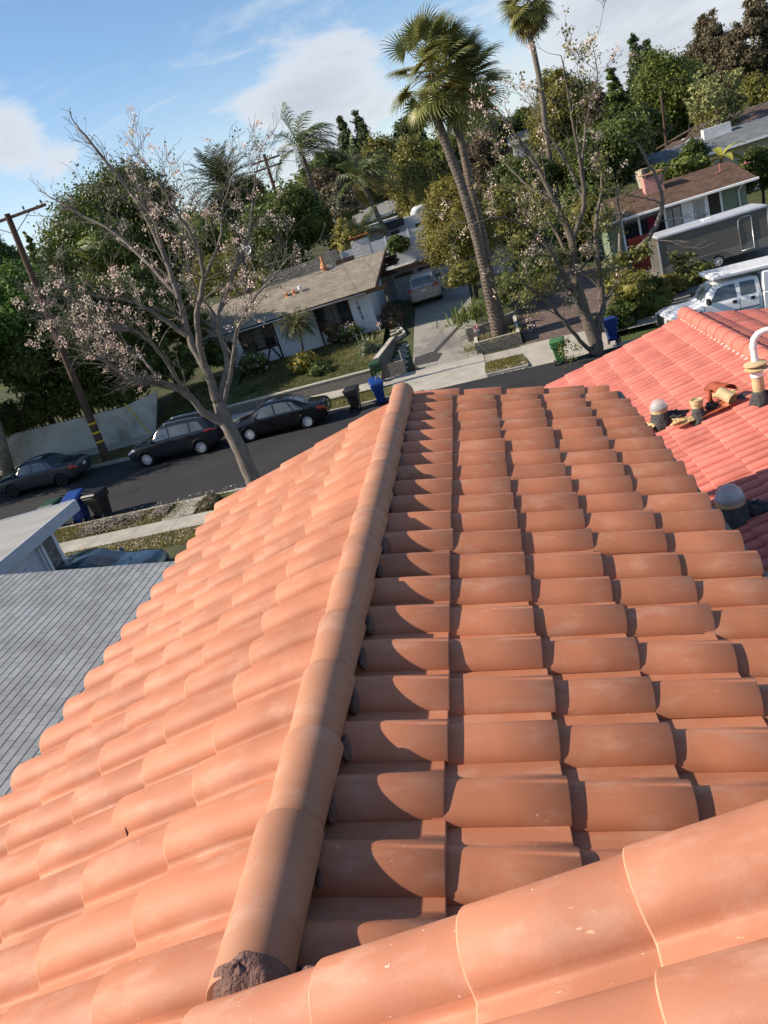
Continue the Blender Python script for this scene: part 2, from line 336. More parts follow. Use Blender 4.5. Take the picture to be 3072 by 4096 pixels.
# ================================================================== TILED ROOFS
def tilem(name, col, dust, chip, var=.10, rough=.60, dust_amt=.46, spec=.30):
    m = mat(name, col, rough=rough, spec=spec, var=var, scale=2.3, island=.12, bump=.09, bscale=300)
    t = m.node_tree; L = t.links.new; p = [n for n in t.nodes if n.type == 'BSDF_PRINCIPLED'][0]; src = p.inputs['Base Color'].links[0].from_socket
    co = [n for n in t.nodes if n.type == 'TEX_COORD'][0].outputs['Object']
    def noise(sc, st, det=5, ro=.6, off=(0, 0, 0)):
        mp = t.nodes.new('ShaderNodeMapping'); mp.inputs['Scale'].default_value = st; mp.inputs['Location'].default_value = off; L(co, mp.inputs[0])
        n = t.nodes.new('ShaderNodeTexNoise'); n.inputs['Scale'].default_value = sc; n.inputs['Detail'].default_value = det; n.inputs['Roughness'].default_value = ro; L(mp.outputs[0], n.inputs['Vector']); return n.outputs[0]
    def rng(v, a, b, c, d):
        r = t.nodes.new('ShaderNodeMapRange'); r.interpolation_type = 'SMOOTHSTEP'; L(v, r.inputs[0])
        for i, q in enumerate((a, b, c, d)): r.inputs[i + 1].default_value = q
        return r.outputs[0]
    def mixc(f, a, b):
        x = t.nodes.new('ShaderNodeMix'); x.data_type = 'RGBA'; L(f, x.inputs['Factor']); L(a, x.inputs['A']); x.inputs['B'].default_value = (*b, 1); return x.outputs['Result']
    def mul(a, b):
        n = t.nodes.new('ShaderNodeMath'); n.operation = 'MULTIPLY'; L(a, n.inputs[0]); L(b, n.inputs[1]); return n.outputs[0]
    c = mixc(rng(noise(5.5, (1, 2.2, 1), 6, .62), .46, .74, 0, dust_amt), src, dust)                       # dusty smears
    c = mixc(rng(noise(3.0, (1, 1, 1), 4, .5, (7, 3, 1)), .56, .75, 0, .30), c, tuple(v * .62 for v in col))  # darker kiln marks
    c = mixc(mul(rng(noise(34, (.55, 2.4, 1.2), 3, .6, (2, 9, 4)), .675, .72, 0, .75), rng(noise(4.2, (1, 1, 1), 2, .5, (5, 1, 2)), .54, .66, 0, 1)), c, chip)   # chips
    c = mixc(rng(noise(60, (1, 1, 1), 2, .5, (3, 3, 8)), .765, .785, 0, .6), c, (.75, .66, .58))            # specks of mortar
    L(c, p.inputs['Base Color']); return m
m_tile = tilem('terracotta_tile', (.415, .158, .082), (.52, .30, .205), (.66, .42, .24))
m_cap = tilem('terracotta_ridge_tile', (.41, .192, .110), (.54, .37, .29), (.66, .42, .24), dust_amt=.38)
m_tedge = mat('tile_cut_edge_and_lit_rim', (.52, .28, .17), rough=.8, var=.2, scale=20)  # bare clay edge, and the painted sunlit line along tile rims
m_mortar = mat('ridge_mortar', (.19, .105, .085), rough=.95, var=.3, scale=18, bump=1.0, bscale=90)
m_red = tilem('salmon_concrete_tile', (.50, .150, .115), (.55, .27, .215), (.40, .11, .075), var=.12, rough=.65, dust_amt=.5, spec=.25)
m_rededge = mat('salmon_tile_edge', (.62, .30, .24), rough=.8, var=.2)
m_felt = mat('roof_felt', (.03, .03, .033), rough=.9)

def s_profile(pitch, hb, n=18, wb=.74):
    P = []; w = pitch * wb
    for i in range(n + 1):
        a = math.pi * i / n; P.append((w / 2 - w / 2 * math.cos(a), hb * (math.sin(a) ** .82)))
    pan = pitch * 1.05 - w
    for i in range(1, 5): u = i / 4; P.append((w + pan * u, -.006 * math.sin(math.pi * u) + (.004 if i == 4 else 0)))
    return P
def _rollf(u):                                 # far edge u=0, crest u=.36, easing out into the pan at u=1
    v = abs(u - .37) / .37
    if u < .70: return max(0, 1 - v ** 2.1) ** .62
    h0 = (1 - (.33 / .37) ** 2.1) ** .62
    return h0 * (1 - (u - .70) / .07) ** 1.6 if u < .77 else .07 * ((u - .77) / .23) ** 2
def roll_pan(pitch, hb, n=26):                 # barrel first, pan towards the viewer's end
    return [(pitch * 1.03 * u, hb * _rollf(u)) for u in [.37 - .37 * math.cos(math.pi * i / 18) for i in range(17)] + [.715] + [.725, .735, .75, .77, .81, .86, .90, .95, 1.0]]
def pan_roll(pitch, hb, n=24, foot=.2072):      # pan first, barrel with a free overhanging edge towards the viewer's end
    P = []; w = pitch * 1.05
    for i in range(n + 1):
        u = i / n; h = hb * (0 if u < .27 else (.5 - .5 * math.cos(math.pi * min(1, (u - .27) / .33))) ** .7 if u < .60 else .10 + .90 * math.cos(math.pi / 2 * (u - .60) / .40) ** .62)
        P.append((foot - w + w * u, h))
    P.append((foot + .001, hb * .10 - .009)); P.append((foot - .012, hb * .10 - .010)); return P
def tile_rows(mb, frame, rows, edges, pitch, hb, step, rg, prof=None, jit=1.0, over=.05, edge_mi=1, xoff=None, rim=False, start=0.0):
    """frame(s,t,h)->point: s runs down the slope, t towards the viewer's end, h off the slope."""
    prof = prof or s_profile(pitch, hb)
    for r, t0 in rows:
        for k, (ea, eb) in enumerate(edges(r)):
            j = lambda a: rg.gauss(0, a) * jit
            je, jt, jy, jl = j(.003), j(.0018), j(.0035), j(.0012)
            L_ = eb - ea; s0, s1 = ea - over - (start if k == 0 else 0), eb + je
            st = [(s0, 1.0, 0), (s0 + (s1 - s0) * .5, 1, 0), (s1 - .004, 1, 0), (s1, 1, -.003), (s1 + .001, 1, -.021)]
            V = []
            for si, sc, dh in st:
                drop = -step * (eb - si) / L_ - max(0, ea - over - si) * .30 * (1 if start else 0)
                for (t, h) in prof:
                    V.append(frame(si, t0 + t + jt + jy * (si - s0) / L_, max(h, -.01) + drop + dh + jl))
            n = len(prof); Fc = [];
            for i in range(len(st) - 1):
                for q in range(n - 1): Fc.append((i * n + q, i * n + q + 1, (i + 1) * n + q + 1, (i + 1) * n + q))
            b = len(Fc); mb.add(V, Fc, 0)
            ne = n - 1
            for q in range(ne * (2 if rim else 1)): mb.m[-1 - q] = edge_mi  # with rim, the bevel ring is coloured pale as if sunlit
    return mb
PITCH, EXPO, SL = .28, .3861, .269
nn = math.sqrt(1 + SL * SL); cs, sn = 1 / nn, SL / nn
rg = random.Random(5)
house = thing('tiled_house', 'house under the new orange terracotta barrel tiles, the roof the picture is taken from', 'house', (0, 0, -5.2))
fr_R = lambda s, t, h: (s * cs + h * sn, -t, -s * sn + h * cs)
fr_L = lambda s, t, h: (-s * cs - h * sn, -t, -s * sn + h * cs + .028)
hb = .075
W_B = PITCH * .74
# right slope: the foot of each barrel's near flank lies at y = -.28 r
def edgR(r):
    off = .07 if r == -13 else 0
    a = .646 * PITCH
    cut = {-13: .17, -12: .06}.get(r, 0)
    return [(a + EXPO * k + off, a + EXPO * (k + 1) + off - (cut if k == 4 else 0)) for k in range(5)]
mb = MB(); tile_rows(mb, fr_R, [(r, PITCH * r - W_B + (.07 if r == -13 else 0)) for r in range(-13, 10)], edgR, PITCH, hb, .026, rg, jit=1.6, prof=pan_roll(PITCH, .075))
rsR = mb.build('roof_slope', [m_tile, m_tedge], house, smooth=38)
def edgL(r):
    a = -.008
    return [(a + EXPO * k, a + EXPO * (k + 1)) for k in range(5)]
LOFF = .352
mb = MB(); tile_rows(mb, fr_L, [(r, LOFF + PITCH * r - W_B) for r in range(-12, 14)], edgL, PITCH, hb, .018, rg, jit=1.6, prof=roll_pan(PITCH, .071), rim=True, start=.05)
rsL = mb.build('roof_slope', [m_tile, m_tedge], house, smooth=38)
# the raised part of the same slope, running on up to the right in the foreground
def edgU(r): return [(-.008 - .366 * (k + 1), -.008 - .366 * k) for k in range(8)]
mb = MB(); tile_rows(mb, fr_L, [(r, 2.437 - W_B / 2 + .262 * r) for r in range(0, 7)], edgU, .262, hb, .018, rg, prof=roll_pan(.262, .078), rim=True)
m_tile2 = tilem('terracotta_tile_worn', (.43, .175, .100), (.54, .34, .25), (.70, .44, .24), dust_amt=.45)
rsU = mb.build('roof_slope', [m_tile2, m_tedge], house, smooth=38)
tag(rsU, 'worn upper roof slope in the foreground')
# ridge tiles, each lapping over the one beyond it
def ridge_tile(mbx, x, z, ya, yb, ra, rb, n=18, th=.016, rx=1.0):
    V = []; spec = [(ya, ra - th), (ya, ra), (ya + .004, ra + .002), ((ya + yb) / 2, (ra + rb) / 2), (yb - .006, rb + .001), (yb, rb - .003), (yb, rb - th)]
    for y, r in spec:
        for k in range(n + 1):
            a = math.pi * (-.06 + 1.12 * k / n); V.append((x + rx * r * math.cos(a), y, z + r * math.sin(a)))
    mbx.add(V, [(i * (n + 1) + k, (i + 1) * (n + 1) + k, (i + 1) * (n + 1) + k + 1, i * (n + 1) + k + 1) for i in range(len(spec) - 1) for k in range(n)])
caps = []
for j in range(16):
    yb = -1.81 + .385 * j - .0
    if yb > 3.75: break
for j in range(-1, 14):
    yf = -1.81 + .40 * j
    if j == -1: yf = -1.81 - .0
    mb = MB()
    if j == -1: ridge_tile(mb, .10, .02, -2.33, -1.80, .100, .106)
    else: ridge_tile(mb, .10 + rg.gauss(0, .003), .018 + rg.gauss(0, .0015), yf - .06, min(yf + .40, 3.62), .091, .107)
    mb.build('ridge_tile', m_cap, house, smooth=40)
# dabs of mortar bedding under the right flank of the ridge, one at each barrel, and the big dab closing the near end
for i, r in enumerate(range(-12, 9)):
    mb = MB(); y = -PITCH * r + .055
    q = rg.uniform(.55, 1.15); mb.lump((.192 + rg.uniform(-.008, .008), y + rg.uniform(-.02, .02), -.052), (.030 * q, .085 * q, .046 * q), seed=i, rough=.06, n=12); mb.lump((.212, y + .01, -.058), (.025, .05, .022), seed=i + 200, rough=.10, n=10); mb.build('mortar_bed', m_mortar, house, smooth=True)
mb = MB(); mb.lump((.115, -2.31, .028), (.100, .085, .104), seed=75, rough=.09, n=26); mb.lump((.15, -2.335, .06), (.07, .05, .045), seed=79, rough=.10, n=14)

mb.build('mortar_cap', m_mortar, house, smooth=True)
mb = MB(); xs_ = [.17 + .02 * i for i in range(16)]; mb.tube([(x, -2.345 + rg.uniform(-.006, .006), SL * x + .03 + rg.uniform(-.006, .006)) for x in xs_], [.006 + .010 * rg.random() for _ in xs_], n=7); mb.build('mortar_bed', m_mortar, house, smooth=True)
# boards under the tiles, verge wall of the raised part, gutter, walls
mb = MB()
mb.prism([fr_R(.12, 2.7, -.05), fr_R(2.06, 2.7, -.05), fr_R(2.06, -3.5, -.05), fr_R(.12, -3.5, -.05)], (0, 0, -.05))
mb.prism([fr_L(-.02, 4.0, -.05), fr_L(-.02, -3.2, -.05), fr_L(1.85, -3.2, -.05), fr_L(1.85, 4.0, -.05)], (0, 0, -.05))
mb.prism([fr_L(-2.9, 2.37, -.05), fr_L(-2.9, 4.0, -.05), fr_L(0, 4.0, -.05), fr_L(0, 2.37, -.05)], (0, 0, -.05))
mb.build('roof_boards', m_felt, house)
mb = MB(); mb.prism([(.1, -2.36, -.3), (2.9, -2.36, -1.2), (2.9, -2.36, .74), (.1, -2.36, .0)], (0, -.03, 0)); mb.build('verge_wall', mat('stucco_cream', (.55, .47, .36), rough=.9, bump=.3), house)
mb = MB(); e = .646 * PITCH + EXPO * 5
mb.tube([fr_R(e + .015, 2.6, -.045), fr_R(e + .015, -3.75, -.045)], .045, n=8); mb.build('gutter', mat('gutter_paint', (.035, .04, .05), rough=.4), house, smooth=True)
mb = MB(); mb.tube([fr_L(1.96, 3.9, -.055), fr_L(1.96, -3.4, -.055)], .045, n=8); mb.build('gutter', mat('gutter_paint', (.035, .04, .05)), house, smooth=True)
mb = MB(); mb.box((-1.45, -9, -5.8), (1.75, 3.2, -.75)); mb.build('wall', mat('stucco_cream', (.55, .47, .36)), house)

# ------------------------------------------------------------------ salmon roof of the next house
redh = thing('salmon_roof_house', 'lower house next door under faded salmon pink barrel tiles', 'house', (4.4, 5, -5.6))
MR = .22; nr = math.sqrt(1 + MR * MR); cr_, sr_ = 1 / nr, MR / nr
RX, RZ = 4.42, -1.66
fr_rl = lambda s, t, h: (RX - s * cr_ - h * sr_, 10.9 - t, RZ - s * sr_ + h * cr_)
fr_rr = lambda s, t, h: (RX + s * cr_ + h * sr_, 10.9 - t, RZ - s * sr_ + h * cr_)
RP = .176
pr = s_profile(RP, .052, n=8, wb=.8)
mb = MB(); tile_rows(mb, fr_rl, [(r, RP * r) for r in range(0, 66)], lambda r: [(.05 + .38 * k, .05 + .38 * (k + 1)) for k in range(8)], RP, .05, .018, rg, prof=pr, jit=1.6)
mb.build('roof_slope', [m_red, m_rededge], redh, smooth=38)
mb = MB(); tile_rows(mb, fr_rr, [(r, RP * r) for r in range(0, 66)], lambda r: [(.05 + .38 * k, .05 + .38 * (k + 1)) for k in range(14)], RP, .05, .022, rg, prof=pr, jit=1.6)
mb.build('roof_slope', [m_red, m_rededge], redh, smooth=38)
mb = MB(); m_redcap = tilem('salmon_ridge_tile', (.54, .16, .115), (.58, .27, .21), (.40, .10, .07), rough=.7)
y = 11.0; k = 0
while y > 4.0:
    if not 5.75 < y - .2 < 6.6:
        mbc = MB(); ridge_tile(mbc, RX, RZ + .02, y - .46, y, .135, .125); mbc.build('ridge_tile', m_redcap, redh, smooth=40)
    y -= .42; k += 1
mb = MB(); ridge_tile(mb, RX, RZ + .025, 5.7, 6.55, .130, .125); tag(mb.build('ridge_tile', m_cap, redh, smooth=40), 'single orange replacement ridge tile')
m_white = mat('white_paint', (.78, .78, .76), rough=.5, var=.06)
for i in range(34):
    mb = MB(); yy = 10.75 - RP * i - .04; x0, z0 = RX - .125, RZ - .0
    mb.add([(x0 - .005, yy + .05, z0 - .005), (x0 - .005, yy - .05, z0 - .005), (x0 - .085, yy, z0 - .03), (x0 + .03, yy, z0 + .03)], [(0, 1, 2), (0, 3, 1), (0, 2, 3), (1, 3, 2)])
    mb.build('mortar_bed', mat('pale_mortar', (.70, .62, .56), rough=.9), redh)
for (yy, a) in ((6.5, .3), (6.45, 1.2), (5.65, -.2), (5.55, .9), (5.5, .2)):
    mb = MB(); mb.lump((RX + .09 * math.cos(1.57 + a * .6), yy, RZ + .13), (.05, .07, .022), seed=int(yy * 100), rough=.5, n=6)
    mb.build('sealant_patch', m_white, redh, smooth=True)
mb = MB(); mb.prism([fr_rl(.05, .1, -.05), fr_rl(3.1, .1, -.05), fr_rl(3.1, 11.6, -.05), fr_rl(.05, 11.6, -.05)], (0, 0, -.06)); mb.prism([fr_rr(.05, .1, -.05), fr_rr(.05, 11.6, -.05), fr_rr(5.4, 11.6, -.05), fr_rr(5.4, .1, -.05)], (0, 0, -.06)); mb.build('roof_boards', m_felt, redh)
mb = MB(); mb.box((1.95, -1, -6.2), (9.2, 10.4, -2.78)); mb.prism([(1.95, 10.4, -2.78), (9.2, 10.4, -2.78), (RX, 10.4, -1.8)], (0, -11, 0)); mb.build('wall', mat('stucco_pink', (.55, .40, .32), rough=.9), redh)
mb = MB(); mb.tube([fr_rl(3.12, .05, -.05), fr_rl(3.12, 11.6, -.05)], .05); mb.build('gutter', mat('gutter_brown', (.10, .05, .035), rough=.5), redh, smooth=True)
m_valley = mat('valley_metal', (.50, .26, .23), rough=.6, metal=0, var=.25, scale=5, col2=(.30, .12, .09), c2scale=6)
mb = MB(); mb.prism([fr_rl(2.35, 3.9, .075), fr_rl(3.08, 3.9, .08), fr_rl(3.08, 4.3, .08), fr_rl(2.5, 4.3, .075)], (0, 0, .006)); mb.build('flashing', m_valley, redh)
# things standing on the salmon roof
m_tar = mat('roof_tar', (.055, .055, .055), rough=.75, var=.4, scale=14, bump=1.0, bscale=30)
m_tan = mat('old_tan_paint', (.48, .37, .21), rough=.7, var=.2, scale=9, col2=(.30, .16, .08), c2scale=7, c2lo=.55, c2hi=.7)
m_crust = mat('cracked_mastic', (.55, .42, .20), rough=.9, var=.35, scale=12, bump=.8, bscale=30, col2=(.2, .13, .08), c2scale=9, c2lo=.55, c2hi=.7)
md = bpy.data.materials.new('clear_dome'); md.use_nodes = True; t = md.node_tree; p = t.nodes['Principled BSDF']; p.inputs['Base Color'].default_value = (.9, .92, .95, 1); p.inputs['Roughness'].default_value = .08; p.inputs['Specular IOR Level'].default_value = .6
tr = t.nodes.new('ShaderNodeBsdfTransparent'); tr.inputs[0].default_value = (.95, .96, .97, 1); ms = t.nodes.new('ShaderNodeMixShader'); ms.inputs[0].default_value = .55
p.inputs['Base Color'].default_value = (.62, .63, .64, 1); ms.inputs[0].default_value = .42; t.links.new(p.outputs[0], ms.inputs[2]); t.links.new(tr.outputs[0], ms.inputs[1]); t.links.new(ms.outputs[0], t.nodes['Material Output'].inputs[0])
def on_red(x, y, h=.05): return np.array([x, y, RZ - MR * (RX - x) + h])
def skylight(x, y, r, label):
    b = on_red(x, y); T = thing('tubular_skylight', label, 'skylight', b, group='tubular skylights on the salmon roof')
    mb = MB(); mb.lathe([(r * 1.75, -.10), (r * 1.35, .02), (r * 1.14, .10), (r * 1.05, .14), (r * 1.0, .16)], tuple(b), n=20); 
    mb.lump(b + [r * 1.7, .0, .05], (.14, .12, .06), seed=3, rough=.5, n=8); mb.build('tar_collar', m_tar, T, smooth=True)
    mb = MB(); mb.lathe([(r, .13), (r * 1.02, .20), (r * .98, .20)], tuple(b), n=20); mb.build('tube', m_tan, T, smooth=40)
    mb = MB(); mb.lathe([(r * 1.02, .195), (r * 1.09, .20), (r * 1.09, .225), (r * 1.0, .23)], tuple(b), n=24); mb.build('ring', mat('dome_ring', (.32, .31, .29), rough=.4), T, smooth=40)
    mb = MB(); mb.lathe([(r * 1.03 * math.cos(a), .225 + r * 1.02 * math.sin(a)) for a in [math.pi / 2 * i / 9 for i in range(9)]] + [(.002, .225 + r * 1.02)], tuple(b), n=24); mb.build('dome', md, T, smooth=True)
    mb = MB(); mb.lathe([(r * .55, .215), (r * .5, .225), (.01, .23)], tuple(b), n=12); mb.build('reflector', mat('dome_inside', (.55, .50, .42), rough=.4, metal=.4), T, smooth=True)
    mb = MB(); mb.lump(b + [-r * 1.9, .0, .0], (.16, .12, .035), seed=int(y * 9), rough=.7, n=9); mb.build('mastic_patch', m_crust, T)
skylight(2.88, 6.5, .105, 'clear dome skylight beyond the capped pipe stubs, farther up the roof')
skylight(2.80, 3.42, .125, 'clear dome skylight near the right edge of the photo, alone beside the tiled eave')
b = on_red(3.26, 6.10); T = thing('capped_pipe', 'short capped tan pipe stub on a tar collar between the dome and the tilted vent', 'pipe', b)
mb = MB(); mb.lathe([(.15, -.08), (.10, .0), (.075, .08), (.068, .14)], tuple(b), n=16); mb.build('tar_collar', m_tar, T, smooth=True)
mb = MB(); mb.lathe([(.066, .1), (.066, .19), (.078, .19), (.078, .245), (.062, .245), (.062, .225), (.04, .225), (.04, .235), (.001, .236)], tuple(b), n=20); mb.build('cap', m_tan, T, smooth=40)
mb = MB(); mb.lump(b + [-.2, -.02, .02], (.14, .08, .03), seed=8, rough=.8, n=8); mb.build('mastic_patch', m_crust, T)
b = on_red(3.56, 6.15); T = thing('roof_vent', 'tilted rusty red vent hood with a loose tan pipe lying in front of it', 'vent', b)
m_rust = mat('rusty_red', (.30, .065, .03), rough=.6, var=.3, scale=10, col2=(.45, .2, .12), c2scale=6)
mb = MB(); mb.prism([b + [-.28, -.14, -.05], b + [.16, -.16, .045], b + [.17, .2, .045], b + [-.27, .2, -.05]], (0, 0, .012)); mb.build('flashing', m_rust, T)
mb = MB(); ang = R(35)
pa = [b + [-.04 + .10 * math.cos(a), .16, .20 + .085 * math.sin(a)] for a in [math.pi * i / 9 for i in range(10)]]; pbk = [q + [.16, -.14, -.05] for q in pa]
mb.grid([pa, pbk]); mb.grid([[q * 1.0 + [0, 0, -.012] for q in pbk], [q + [0, 0, -.012] for q in pa]]); mb.tube([b + [-.1, .1, 0], b + [-.1, .1, .2]], .03); mb.tube([b + [.05, .1, 0], b + [.05, .1, .2]], .03); mb.build('hood', m_rust, T, smooth=True)
mb = MB(); q0, q1 = b + [.0, .02, .17], b + [.10, -.14, .09]; mb.tube([q0, q1], .072, n=16, cap=False); mb.tube([q0, q1], .064, n=16, cap=False); mb.build('pipe', m_tan, T, smooth=True)
mb = MB(); mb.lump(b + [.30, .0, .03], (.16, .10, .03), seed=14, rough=.5, n=8); mb.lump(b + [-.12, .02, .02], (.07, .06, .05), seed=15, rough=.5, n=8); mb.build('tar_patch', m_tar, T)
b = on_red(3.90, 5.78); T = thing('vent_pipe', 'tall vent pipe with tan base, rain collar and white elbow bent to the right', 'pipe', b)
mb = MB(); mb.lathe([(.15, -.09), (.115, .0), (.085, .08), (.075, .12)], tuple(b), n=16); mb.lump(b + [.13, 0, .04], (.12, .09, .05), seed=31, rough=.5, n=8); mb.build('tar_collar', m_tar, T, smooth=True)
mb = MB(); mb.lathe([(.066, .08), (.066, .36), (.06, .36)], tuple(b), n=18); mb.build('pipe_base', m_tan, T, smooth=40)
mb = MB(); mb.lathe([(.073, .30), (.073, .36), (.055, .37)], tuple(b), n=18); mb.build('band', m_white, T, smooth=40)
mb = MB(); mb.lathe([(.05, .36), (.13, .385), (.135, .40), (.06, .42), (.06, .43), (.13, .445), (.13, .462), (.05, .49)], tuple(b), n=22); mb.build('rain_collar', m_tan, T, smooth=40)
mb = MB(); pts = [b + [0, 0, .45], b + [0, 0, .68]] + [b + [.13 - .13 * math.cos(a), 0, .68 + .13 * math.sin(a)] for a in (R(30), R(60), R(90))] + [b + [.30, 0, .80]]
mb.tube(pts, .037, n=14); [mb.lathe([(.040, z - .02), (.043, z), (.040, z + .02)], tuple(b), n=14) for z in (.50, .66)]; mb.build('elbow', m_white, T, smooth=40)
mb = MB(); mb.lump(on_red(3.72, 6.45, .06), (.19, .07, .022), seed=40, rough=.6, n=9); tag(mb.build('mastic_patch', m_crust, smooth=False), 'dried tan mastic smear on the salmon tiles behind the tilted vent', 'roof patch')

# ------------------------------------------------------------------ grey shingle roof, lower left
gh = thing('grey_shingle_house', 'neighbouring house with a plain grey asphalt shingle roof at the lower left', 'house', (-5.2 - 26 * .1435, 4, -5.4))
m_gsh = brickm('grey_shingles', (.235, .250, .262), (.13, .137, .144), .30, .1435, ms=.005, var=.10, axes=(1, 0), bump=.5, rough=.95)
GX, GZ, GM = -5.2, -3.45, .176
mb = MB(); k = 0; x = GX
while x > -13.2:
    z = GZ + GM * (GX - x); x2 = x - .1435
    mb.add([(x, 9.6, z + .006), (x2 - .02, 9.6, z + GM * .1635 + .0), (x2 - .02, -6, z + GM * .1635 + .0), (x, -6, z + .006), (x, 9.6, z - .004), (x, -6, z - .004)], [(0, 1, 2, 3), (0, 3, 5, 4)])
    x = x2; k += 1
mb.build('roof', m_gsh, gh)
mb = MB(); mb.box((-13, -6, -6), (-5.7, 9.2, -3.5)); mb.prism([(-5.3, 9.5, -3.5), (-13, 9.5, -3.5), (-13, 9.5, -2.2)], (0, -15.4, 0)); mb.build('wall', mat('stucco_grey', (.42, .42, .40), rough=.9), gh)

# ------------------------------------------------------------------ pale garage with a flat white roof, far left
gar = thing('pale_garage', 'pale blue grey garage with a flat white roof, stone veneer pier and fascia, far left', 'garage', (-14, 14, -5.7))
m_pale = mat('pale_blue_paint', (.42, .46, .54), rough=.6, var=.06)
GXF = -11.52; y0, y1 = 10.4, 16.05; zt = -3.18
mb = MB(); mb.prism([(GXF, y1, zt), (GXF, y0, zt), (-19, y0, zt + .02), (-19, y1, zt + .02)], (0, 0, -.08)); mb.build('roof', mat('white_roll_roofing', (.28, .28, .265), rough=.85, var=.12, scale=1.3, stretch=(.3, 1.4, 1), col2=(.22, .22, .21), c2scale=.8, c2lo=.5, c2hi=.75), gar)
mb = MB(); mb.box((GXF, y0, zt - .30), (GXF + .035, y1 + .03, zt + .03)); mb.box((-19, y1, zt - .30), (GXF + .035 - .002, y1 + .03 - .002, zt + .03)); mb.build('fascia', m_pale, gar)
wx = GXF - .22
mb = MB(); mb.box((-19, 10.6, -5.9), (wx - .06, 14.72, zt - .1)); mb.build('wall', m_pale, gar)
mb = MB(); mb.box((wx - .4, 14.1, -5.9), (wx, 14.62, zt - .3)); mb.build('stone_pier', brickm('ledge_stone', (.20, .20, .19), (.07, .07, .07), .28, .07, ms=.01, axes=(1, 2), var=.35, bump=.8), gar)
mb = MB(); mb.box((wx - .1, 14.62, -5.9), (wx + .04, 14.75, zt - .3), bev=.01); mb.box((wx - .1, 14.0, -5.9), (wx + .04, 14.1, zt - .3), bev=.01); mb.box((wx - .1, 13.86, -5.9), (wx + .03, 13.90, zt - .3)); mb.build('trim', mat('pale_trim', (.60, .63, .68), rough=.5), gar)
D = thing('garage_door', None, None); D.parent = gar; D.location = (0, 0, 0)
mb = MB()
for i in range(5): mb.box((wx - .09, 10.7, -5.75 + .48 * i), (wx - .03, 13.35, -5.75 + .48 * i + .455), bev=.012)
mb.build('panel', mat('door_paint', (.50, .54, .62), rough=.5, var=.05), D)
mb = MB(); mb.box((wx - .04, 10.9, -4.2), (wx - .02, 11.35, -3.9), bev=.01); mb.build('pane', glassm('dark_glass'), D)
